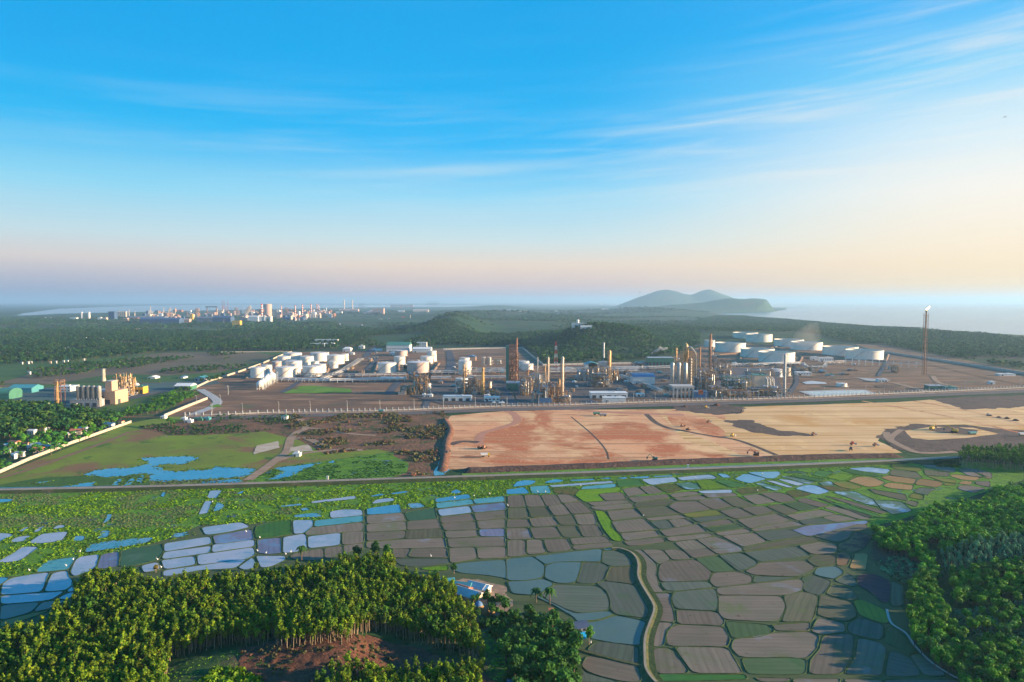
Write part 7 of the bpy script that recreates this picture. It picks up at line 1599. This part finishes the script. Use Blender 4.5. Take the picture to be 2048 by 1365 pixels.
# palms
def palm(loc, h, label, group):
    r = random.Random(int(h * 100)); root = thing('palm_tree', label, 'palm tree', loc, 0, group); t_ = trunk_q(h, .28, (r.uniform(-.8, .8), r.uniform(-.8, .8)), 6); npmesh('trunk', t_[0], t_[1], [bark_d], parent=root); m_ = MB()
    for i in range(14):
        a = i * 2 * math.pi / 14 + r.uniform(-.1, .1); el_ = r.uniform(-.1, .9); L_ = 3.4; pts = []
        for j in range(6): s = j / 5; pts.append((math.cos(a) * L_ * s * math.cos(el_ * .6), math.sin(a) * L_ * s * math.cos(el_ * .6), h + L_ * (math.sin(el_) * s - 1.15 * s * s)))
        for p, q, w0, w1 in zip(pts, pts[1:], (.15, .6, .75, .6, .35), (.6, .75, .6, .35, .05)):
            u = (-math.sin(a), math.cos(a)); m_.add([(p[0] - u[0] * w0, p[1] - u[1] * w0, p[2] - w0 * .5), p, (p[0] + u[0] * w0, p[1] + u[1] * w0, p[2] - w0 * .5), (q[0] + u[0] * w1, q[1] + u[1] * w1, q[2] - w1 * .5), q, (q[0] - u[0] * w1, q[1] - u[1] * w1, q[2] - w1 * .5)], [(0, 1, 4, 5), (1, 2, 3, 4)])
    o = m_.build('crown', leafB, root); a_ = o.data.attributes.new('tint', 'FLOAT', 'POINT'); a_.data.foreach_set('value', np.ones(len(o.data.vertices), np.float32)); return root
PG = 'coconut palms in the village'
p0 = palm((*G(*T8(620, 150)), 0), 9, 'coconut palm standing among the village houses', PG)
for x, y in ((640, 140), (600, 130), (575, 120), (660, 150), (300, 330), (330, 300), (440, 120), (470, 135), (500, 120), (525, 130), (710, 130), (350, 250), (60, 320), (990, 160), (1010, 165)): dup(p0, (*G(*T8(x, y)), 0), rr.uniform(0, 6), sc=rr.uniform(.8, 1.15))
palm((*G(*T5(400, 440)), 0), 7.5, 'coconut palm at the paddy corner beside the farm', 'palms beside the farm'); palm((*G(*T5(290, 420)), 0), 6.1, 'small ragged palm left of the coconut palm at the farm', 'palms beside the farm'); palm((*G(*T2(365, 745)), 2), 6.8, 'dark palm behind the plantation at the paddy edge', 'palm behind the plantation')
# farm at the foot of the near hill
drape('farmyard', P(T2, '1500,900 1640,840 1790,850 1980,900 2040,1000 2048,1100 1980,1160 1780,1090 1700,1000 1600,940'), dirt_m, .7, .15, 2, bump=.15)
for x, y, w_, d_, rz, m_, wm, lb in [(1512, 893, 8, 5, .2, tealr, white2, 'teal-roofed farm shed nearest the plantation'), (1640, 925, 9, 6, -.25, tealr, white2, 'light teal-roofed farm shed at the yard middle'), (1690, 985, 12, 7, -.6, greyroof, creamm, 'largest farmhouse with a grey and brown roof under the plantation edge'), (1655, 955, 6, 6, -.6, tiler, creamm, 'brown-roofed wing of the farm beside the largest house'), (1770, 930, 8, 6, -.5, greyroof, white2, 'grey-roofed farmhouse between the farm trees'), (1822, 940, 5, 5, -.5, white2, white2, 'pale-roofed lean-to right of the grey-roofed farmhouse')]:
    cx, Y2 = G(*T2(x, y), 3); cottage(cx, Y2, w_, d_, 3.2, wm, m_, lb, rz, z=max(0, hz1(cx, Y2)))
cx, Y2 = G(*T5(625, 680)); cottage(cx, Y2 + 3, 7, 5, 2.6, greyp, pmat('dark_blue_roof', (.05, .07, .12), .5), 'dark-roofed hut at the paddy edge in front of the grove', .3, z=0)
def lump(name, label, cat, loc, prof, m, n=14, sub=None):
    root = thing(name, label, cat, loc); MB().lathe(0, 0, prof, n).build('body', m, root, True)
    if sub: MB().lathe(0, 0, sub[0], n).build(sub[2], sub[1], root, True)
    return root
straw = gmat('straw', (.40, .22, .10), (.30, .17, .08), 1.5, bump=.8, bs=3)
for x, y, s_, lb, sb in ((1782, 1075, 1.0, 'straw stack with a blue cover cap in the farmyard', True), (1838, 1098, .8, 'bare pointed straw stack right of the blue-capped one', False), (1892, 1112, .55, 'small straw stack lowest of the three in the farmyard', False)):
    cx, Y2 = G(*T2(x, y), 3); lump('straw_stack', lb, 'straw stack', (cx, Y2, hz1(cx, Y2)), [(2.2 * s_, -.3), (2.4 * s_, 1.6 * s_), (1.5 * s_, 3.2 * s_), (.1, 4.4 * s_)], straw, 14, ([(1.9, 2.75), (1.55, 3.4), (.9, 4.1), (.05, 4.55)], blues, 'cover') if sb else None)
cx, Y2 = G(*T5(412, 520)); root = thing('shrine', 'small pink shrine post between the grove and the paddies', 'shrine', (cx, Y2, 0)); MB().box(-1, -1, 0, 1, 1, 2.4).build('wall', redp if 0 else pmat('pink_plaster', (.7, .3, .3), .7), root); MB().gable(-1, -1, 2.4, 1, 1, .7, 'x', .3).build('roof', tiler, root)
cx, Y2 = G(*T5(640, 695)); root = MB().add([(-2.6, -2, .5), (2.2, -2.2, .9), (2.8, 1.6, 1.3), (-2, 2, 1.1), (0, 0, 1.5), (-2.6, -2, 0), (2.2, -2.2, 0), (2.8, 1.6, 0), (-2, 2, 0)], [(0, 1, 4), (1, 2, 4), (2, 3, 4), (3, 0, 4), (0, 5, 6, 1), (1, 6, 7, 2), (2, 7, 8, 3), (3, 8, 5, 0)]).build('tarpaulin', pmat('bright_blue_tarp', (.02, .35, .62), .4), loc=(cx, Y2, 0)); tag(root, 'bright blue tarpaulin spread beside the dark-roofed hut', 'tarpaulin')
netm = gmat('pond_netting', (.10, .28, .42), (.03, .08, .16), 1.2, [((.4, .55, .65), 1.8, .56, .64)], rough=.4)
for a in ('5,1000 60,925 120,915 138,960 90,1025', '-60,1065 5,1010 60,1040 70,1070 20,1100'): drape('lined_pond', P(T5, a), netm, .7, .5, 5, bump=.1)
# machines on the building site
def wheel(mb, x, y, r, w_): mb.tube((x, y - w_ / 2, r), (x, y + w_ / 2, r), r, 12)
def dump_truck(loc, rz, label, cm, bm):
    root = thing('dump_truck', label, 'truck', loc, rz); c_ = MB(); c_.box(2.2, -1.25, 1.0, 4.0, 1.25, 3.1); c_.build('cab', cm, root); MB().box(3.6, -1.1, 2.0, 4.03, 1.1, 2.9).build('windscreen', glassd, root)
    MB().add([(-3.6, -1.3, 1.4), (2, -1.3, 1.4), (2, 1.3, 1.4), (-3.6, 1.3, 1.4), (-4.2, -1.4, 3.1), (2.1, -1.4, 3.1), (2.1, 1.4, 3.1), (-4.2, 1.4, 3.1)], [(0, 3, 2, 1), (0, 1, 5, 4), (1, 2, 6, 5), (2, 3, 7, 6), (3, 0, 4, 7), (4, 5, 6, 7)]).build('tipper_body', bm, root); MB().box(-3.6, -.6, .9, 3.6, .6, 1.35).build('chassis', darkp, root)
    for x in (-2.8, -1.5, 2.8):
        for y in (-1.2, 1.2): m_ = MB(); wheel(m_, x, y, .6, .45); m_.build('wheel', black, root)
    return root
def excavator(loc, rz, label, m, sc=1):
    root = thing('excavator', label, 'excavator', loc, rz); root.scale = (sc,) * 3
    for s in (-1, 1): MB().box(-2.2, s * 1.3 - .35, 0, 2.2, s * 1.3 + .35, .9).build('track', black, root)
    MB().box(-2.2, -1.3, 1.0, 1.4, 1.3, 2.1).box(-2.3, -1.3, 1.9, -.6, 1.3, 2.7).build('body', m, root); c_ = MB().box(.2, .2, 2.1, 1.7, 1.3, 3.3).build('cab', m, root); MB().box(.5, .15, 2.4, 1.72, 1.32, 3.1).build('window', glassd, c_)
    MB().tube((1.2, -.4, 1.9), (4.2, -.4, 5.0), .32, 6).build('boom', m, root); a = MB().tube((4.2, -.4, 5.0), (6.4, -.4, 2.4), .24, 6).build('arm', m, root); MB().box(5.9, -1, .9, 7.0, .3, 2.3).build('bucket', darkp, a); return root
def roller(loc, rz, label, m):
    root = thing('road_roller', label, 'road roller', loc, rz); MB().box(-2.6, -1.0, 1.0, .6, 1.0, 2.0).box(.6, -.25, .9, 2.2, .25, 1.3).build('body', m, root); c_ = MB().box(-1.2, -.9, 2.0, .2, .9, 3.2).build('cab', m, root); MB().box(-1.25, -.7, 2.3, .25, .7, 3.0).build('window', glassd, c_)
    d = MB(); wheel(d, 2.4, 0, .85, 2.2); d.build('drum', greyp, root)
    for y in (-1, 1): w_ = MB(); wheel(w_, -1.7, y, .8, .5); w_.build('wheel', black, root)
    return root
def bulldozer(loc, rz, label, m):
    root = thing('bulldozer', label, 'bulldozer', loc, rz)
    for s in (-1, 1): MB().box(-2, s * 1.1 - .3, 0, 2, s * 1.1 + .3, 1.0).build('track', black, root)
    MB().box(-1.8, -.8, 1.0, 1.9, .8, 1.9).build('body', m, root); MB().box(-1.4, -.8, 1.9, 0, .8, 3.1).build('cab', m, root); MB().box(2.4, -1.8, .1, 2.7, 1.8, 1.5).build('blade', m, root); return root
g3 = lambda t_, x, y: (*G(*t_(x, y)), .75)
dump_truck(g3(T9, 938, 338), .15, 'white and yellow dump truck casting a long shadow on the sand', yel, white); excavator(g3(T9, 1930, 358), 2.9, 'dark green excavator with raised arm at the lower edge of the pink soil', greenr); dump_truck(g3(T9, 1588, 92), .1, 'green truck on the red track near the perimeter road', greenr, greenr); dump_truck(g3(T9, 1627, 100), 3.1, 'grey truck right of the green one on the red track', greyp, greyp)
excavator(g3(T9, 715, 320), 1.2, 'small dark excavator beside the drainage channel', darkp, .8); bulldozer(g3(T9, 905, 288), .3, 'small brown bulldozer on the dark strip of the site', rust); bulldozer(g3(T9, 932, 290), 1.0, 'tiny rusty bulldozer right of the brown one on the dark strip', rust)
dump_truck(g3(T9, 332, 76), .1, 'white lorry on the perimeter road above the scrub', white, tealr)
for x, y, k_, rz, m_, lb in [(50, 160, bulldozer, .4, rust, 'rusty bulldozer at the upper end of the red ridge'), (85, 182, bulldozer, 2, rust, 'second rusty bulldozer along the red ridge'), (205, 137, roller, .2, rust, 'small rusty roller on the yellow soil near the dark strip'), (345, 218, roller, .5, yel, 'yellow-brown roller at the lower end of the red ridge'), (396, 76, bulldozer, 1, darkp, 'dark bulldozer at the corner of the yellow field'), (818, 212, roller, .1, rust, 'brown roller in the middle of the yellow field'), (1047, 268, roller, 0, redp, 'red roller above the dark one on the yellow field'), (1180, 275, roller, .1, rust, 'brown roller right of the red one'), (1034, 300, roller, 1.2, darkp, 'dark roller nearest the spoil bank'), (1840, 98, bulldozer, 0, greyp, 'grey bulldozer on the upper right sand'), (190, 52, roller, .3, yel, 'yellow roller at the foot of the perimeter slope')]: k_(g3(T10, x, y), rz, lb, m_)
excavator(g3(T10, 480, 330), 2.8, 'brown excavator reaching over the spoil bank', rust, 1.1); excavator(g3(T10, 1510, 178), .6, 'yellow-brown excavator left of two in the dark pit', yel, 1.2); excavator(g3(T10, 1640, 195), 2.5, 'yellow excavator right of two in the dark pit', yel, 1.4); dump_truck(g3(T10, 1745, 208), .2, 'teal truck at the edge of the dark pit', tealr, tealr); dump_truck(g3(T10, 2040, 215), .1, 'white truck at the right edge of the site', white, white)
for x, y, w_, lb in ((1900, 106, 8, 'left grey-green heap of rubble on the upper right sand'), (1950, 112, 9, 'middle grey-green heap of rubble on the upper right sand'), (2000, 124, 9, 'right grey-green heap of rubble on the upper right sand'), (65, 42, 9, 'ochre soil heap at the foot of the perimeter slope'), (250, 34, 11, 'orange soil heap right of the ochre one')):
    a, b = G(*T10(x, y)); q = noisy([(a - w_ / 2, b), (a, b - w_ / 3), (a + w_ / 2, b), (a, b + w_ / 2)], .8, 2); mb = MB(); n = len(q); mb.add([(u, v, .2) for u, v in q] + [(a, b, w_ * .28)] + [((u + a) / 2 + rr.uniform(-.5, .5), (v + b) / 2, w_ * rr.uniform(.14, .22)) for u, v in q], [(i, (i + 1) % n, n + 1 + (i + 1) % n, n + 1 + i) for i in range(n)] + [(n + 1 + i, n + 1 + (i + 1) % n, n) for i in range(n)]); tag(mb.build('soil_heap', spoil_m if y > 90 else soil_shade_dark), lb, 'soil heap')
# cars
def car(loc, rz, label, m, group=None):
    root = thing('car', label, 'car', loc, rz, group); MB().add([(-2.1, -.85, .35), (2.1, -.85, .35), (2.1, .85, .35), (-2.1, .85, .35), (-2.1, -.85, .95), (2.1, -.85, .85), (2.1, .85, .85), (-2.1, .85, .95)], [(0, 3, 2, 1), (4, 5, 6, 7), (0, 1, 5, 4), (1, 2, 6, 5), (2, 3, 7, 6), (3, 0, 4, 7)]).build('body', m, root)
    MB().add([(-1.7, -.75, .93), (1.2, -.75, .88), (1.2, .75, .88), (-1.7, .75, .93), (-1.3, -.65, 1.45), (.5, -.65, 1.45), (.5, .65, 1.45), (-1.3, .65, 1.45)], [(4, 5, 6, 7), (0, 1, 5, 4), (1, 2, 6, 5), (2, 3, 7, 6), (3, 0, 4, 7)]).build('cabin', glassd, root)
    for x in (-1.3, 1.3):
        for y in (-.8, .8): w_ = MB(); wheel(w_, x, y, .33, .22); w_.build('wheel', black, root)
    return root
cw = car((*G(*A1(950, 945)), .5), .5, 'small white car parked along the left factory yard', white, 'white cars in the left factory yard'); car((*G(*A1(1110, 893)), .5), .2, 'red car parked by the yellow open-fronted building', redp); car((*G(*A1(800, 985)), .5), .7, 'blue-green car before the pink factory building', tealr)
for x, y in ((975, 935), (990, 938), (1010, 925), (930, 955), (1040, 915), (540, 1058), (590, 1050)): dup(cw, (*G(*A1(x, y)), .5), rr.uniform(.2, .8))
# white egrets on the banks and marks along the road
eg = thing('egret', 'white egret standing on a bank among the flooded fields', 'bird', (0, 0, 0), 0, 'white egrets on the field banks'); MB().ball(0, 0, .75, .34, 8, 6, 1.1).tube((.2, 0, .9), (.35, 0, 1.35), .09, 5).ball(.38, 0, 1.4, .12, 6, 4).build('body', white, eg, True); MB().tube((.05, -.08, 0), (.05, -.08, .5), .03, 3).tube((.05, .08, 0), (.05, .08, .5), .03, 3).build('legs', darkp, eg)
for i, (t_, x, y) in enumerate([(T1, 235, 742), (T1, 585, 655), (T1, 530, 705), (T1, 1260, 655), (T1, 1290, 718), (T1, 1970, 430), (T1, 640, 590), (T2, 12, 665), (T2, 80, 682), (T2, 238, 692), (T2, 278, 675), (T2, 30, 558), (T2, 1400, 708), (T2, 1590, 238), (T2, 1745, 222), (T2, 1868, 205), (T2, 2015, 300), (T3, 95, 302), (T3, 365, 378), (T3, 220, 286), (T3, 605, 268), (T3, 668, 270), (T3, 950, 218), (T3, 1450, 462), (T4, 715, 340), (T4, 755, 205), (T4, 220, 235), (T1, 1700, 190), (T5, 725, 765), (T5, 605, 880)]):
    loc = (*G(*t_(x, y)), .45); o = eg if i == 0 else dup(eg, loc); o.location = loc; o.rotation_euler = (0, 0, rr.uniform(0, 6)); o.scale = (1.15,) * 3
for t_, x, y, lb in ((T4, 160, 150, 'white marker post beside the embankment road, right one'), (T2, 573, 85, 'white marker post beside the embankment road, left one')): cx, Y2 = G(*t_(x, y)); root = thing('marker_post', lb, 'marker post', (cx, Y2, .5)); MB().box(-.6, -.4, 0, .6, .4, 2.4).build('post', white, root); MB().box(-.8, -.5, 2.4, .8, .5, 2.9).build('head', white2, root)
for x, y, D_, s_, lb in ((2009, 235, 70, .22, 'dark bird gliding high at the right of the sky'), (1395, 346, 90, .16, 'tiny dark bird in the middle of the sky'), (1280, 585, 160, .30, 'small dark bird low above the headland')):
    dx = (x - 1024) / F; dy = (682.5 - y) / F; root = thing('bird', lb, 'bird', (dx * D_, (ct + dy * st) * D_, H + (-st + dy * ct) * D_), .4); root.scale = (s_,) * 3; MB().tube((-.6, 0, 0), (.5, 0, .05), .13, 6, .05).build('body', darkp, root)
    for s in (-1, 1): MB().add([(-.3, 0, .05), (.25, 0, .05), (.1, s * .9, .38), (-.25, s * 1.7, .2), (-.3, s * .8, .3), (-.3, 0, .0), (.25, 0, 0), (.1, s * .9, .34)], [(0, 1, 2, 4), (4, 2, 3), (5, 7, 6)]).build('wing', darkp, root)
# steam and smoke
def plume(name, label, pts, dens, col, seed):
    r = random.Random(seed); vs = []; fs = []; n = 12; mt = bpy.data.materials.get(name + '_vapour')
    if mt is None:
        mt = bpy.data.materials.new(name + '_vapour'); mt.use_nodes = True; t_ = mt.node_tree; t_.nodes.clear(); v = t_.nodes.new('ShaderNodeVolumePrincipled'); o = t_.nodes.new('ShaderNodeOutputMaterial'); t_.links.new(v.outputs[0], o.inputs['Volume']); v.inputs['Color'].default_value = col + (1,); v.inputs['Density'].default_value = dens
    base = pts[0][:3]; P_ = []
    for a, b in zip(pts, pts[1:]):
        for j in range(5): t2 = j / 5; P_.append(tuple(a[k_] + (b[k_] - a[k_]) * t2 for k_ in range(4)))
    P_.append(pts[-1]); m_ = len(P_)
    for i, (x, y, z, rad) in enumerate(P_):
        for j in range(n):
            a = j * 2 * math.pi / n; k_ = rad * (.7 + .6 * float(fbm(x * .7 + math.cos(a) * rad * 2 + seed, z + math.sin(a) * rad * 2 + i * 3, 6, 3))) * (1 if 0 < i < m_ - 1 else .1)
            vs.append((x - base[0], y - base[1] + math.cos(a) * k_, z + math.sin(a) * k_))
    fs = [(i * n + j, i * n + (j + 1) % n, (i + 1) * n + (j + 1) % n, (i + 1) * n + j) for i in range(m_ - 1) for j in range(n)] + [tuple(range(n))[::-1], tuple(range((m_ - 1) * n, m_ * n))]
    mb = MB(); mb.add(vs, fs); o = mb.build(name, mt, None, True, (base[0], base[1], 0)); return tag(o, label, 'smoke' if name == 'smoke' else 'steam')
def up(tile, x, y, Y): a, b = tile(x, y); return ((a - 1024) / F * Y, Y, H - (b - HOR) * Y / F)
plume('steam', 'white steam plume drifting right above the green cooler hall', [(*up(A4, 640, 585, 1500), 1.0), (*up(A4, 662, 564, 1500), 2.2), (*up(A4, 690, 556, 1500), 3.6), (*up(A4, 712, 538, 1500), 4.4), (*up(A4, 738, 546, 1500), 3.2), (*up(A4, 775, 534, 1500), 2.4)], .12, (.95, .93, .92), 1)
plume('smoke', 'faint grey-brown smoke rising over the crude tanks before the coastal trees', [(*up(A4, 1740, 540, 1600), 5), (*up(A4, 1780, 470, 1600), 16), (*up(A4, 1860, 440, 1600), 26), (*up(A4, 1960, 420, 1600), 32)], .004, (.8, .72, .66), 2)
plume('steam', 'pale steam curling up beside the thick striped steelworks chimney', [(*up(A2, 440, 290, 5000), 12), (*up(A2, 450, 255, 5000), 26), (*up(A2, 470, 228, 5000), 22), (*up(A2, 485, 215, 5000), 14)], .02, (.95, .93, .92), 3)
plume('steam', 'pale steam by the left furnace of the steelworks', [(*up(A1, 1325, 262, 5000), 8), (*up(A1, 1335, 240, 5000), 16), (*up(A1, 1350, 225, 5000), 10)], .02, (.95, .93, .92), 4)
# ------------------------------------------------------------------ the air
hz = bpy.data.materials.new('haze_air'); hz.use_nodes = True; ht = hz.node_tree; ht.nodes.clear()
pv = ht.nodes.new('ShaderNodeVolumePrincipled'); oo = ht.nodes.new('ShaderNodeOutputMaterial'); ht.links.new(pv.outputs[0], oo.inputs['Volume'])
pv.inputs['Color'].default_value = (.46, .74, 1, 1); pv.inputs['Density'].default_value = 5.8e-5; pv.inputs['Anisotropy'].default_value = 0.25
mb = MB(); mb.box(-91000, -200, -11, 91000, 61000, 345)
tag(mb.build('haze', hz), 'pale blue morning haze lying over the plain', 'haze', kind='stuff')
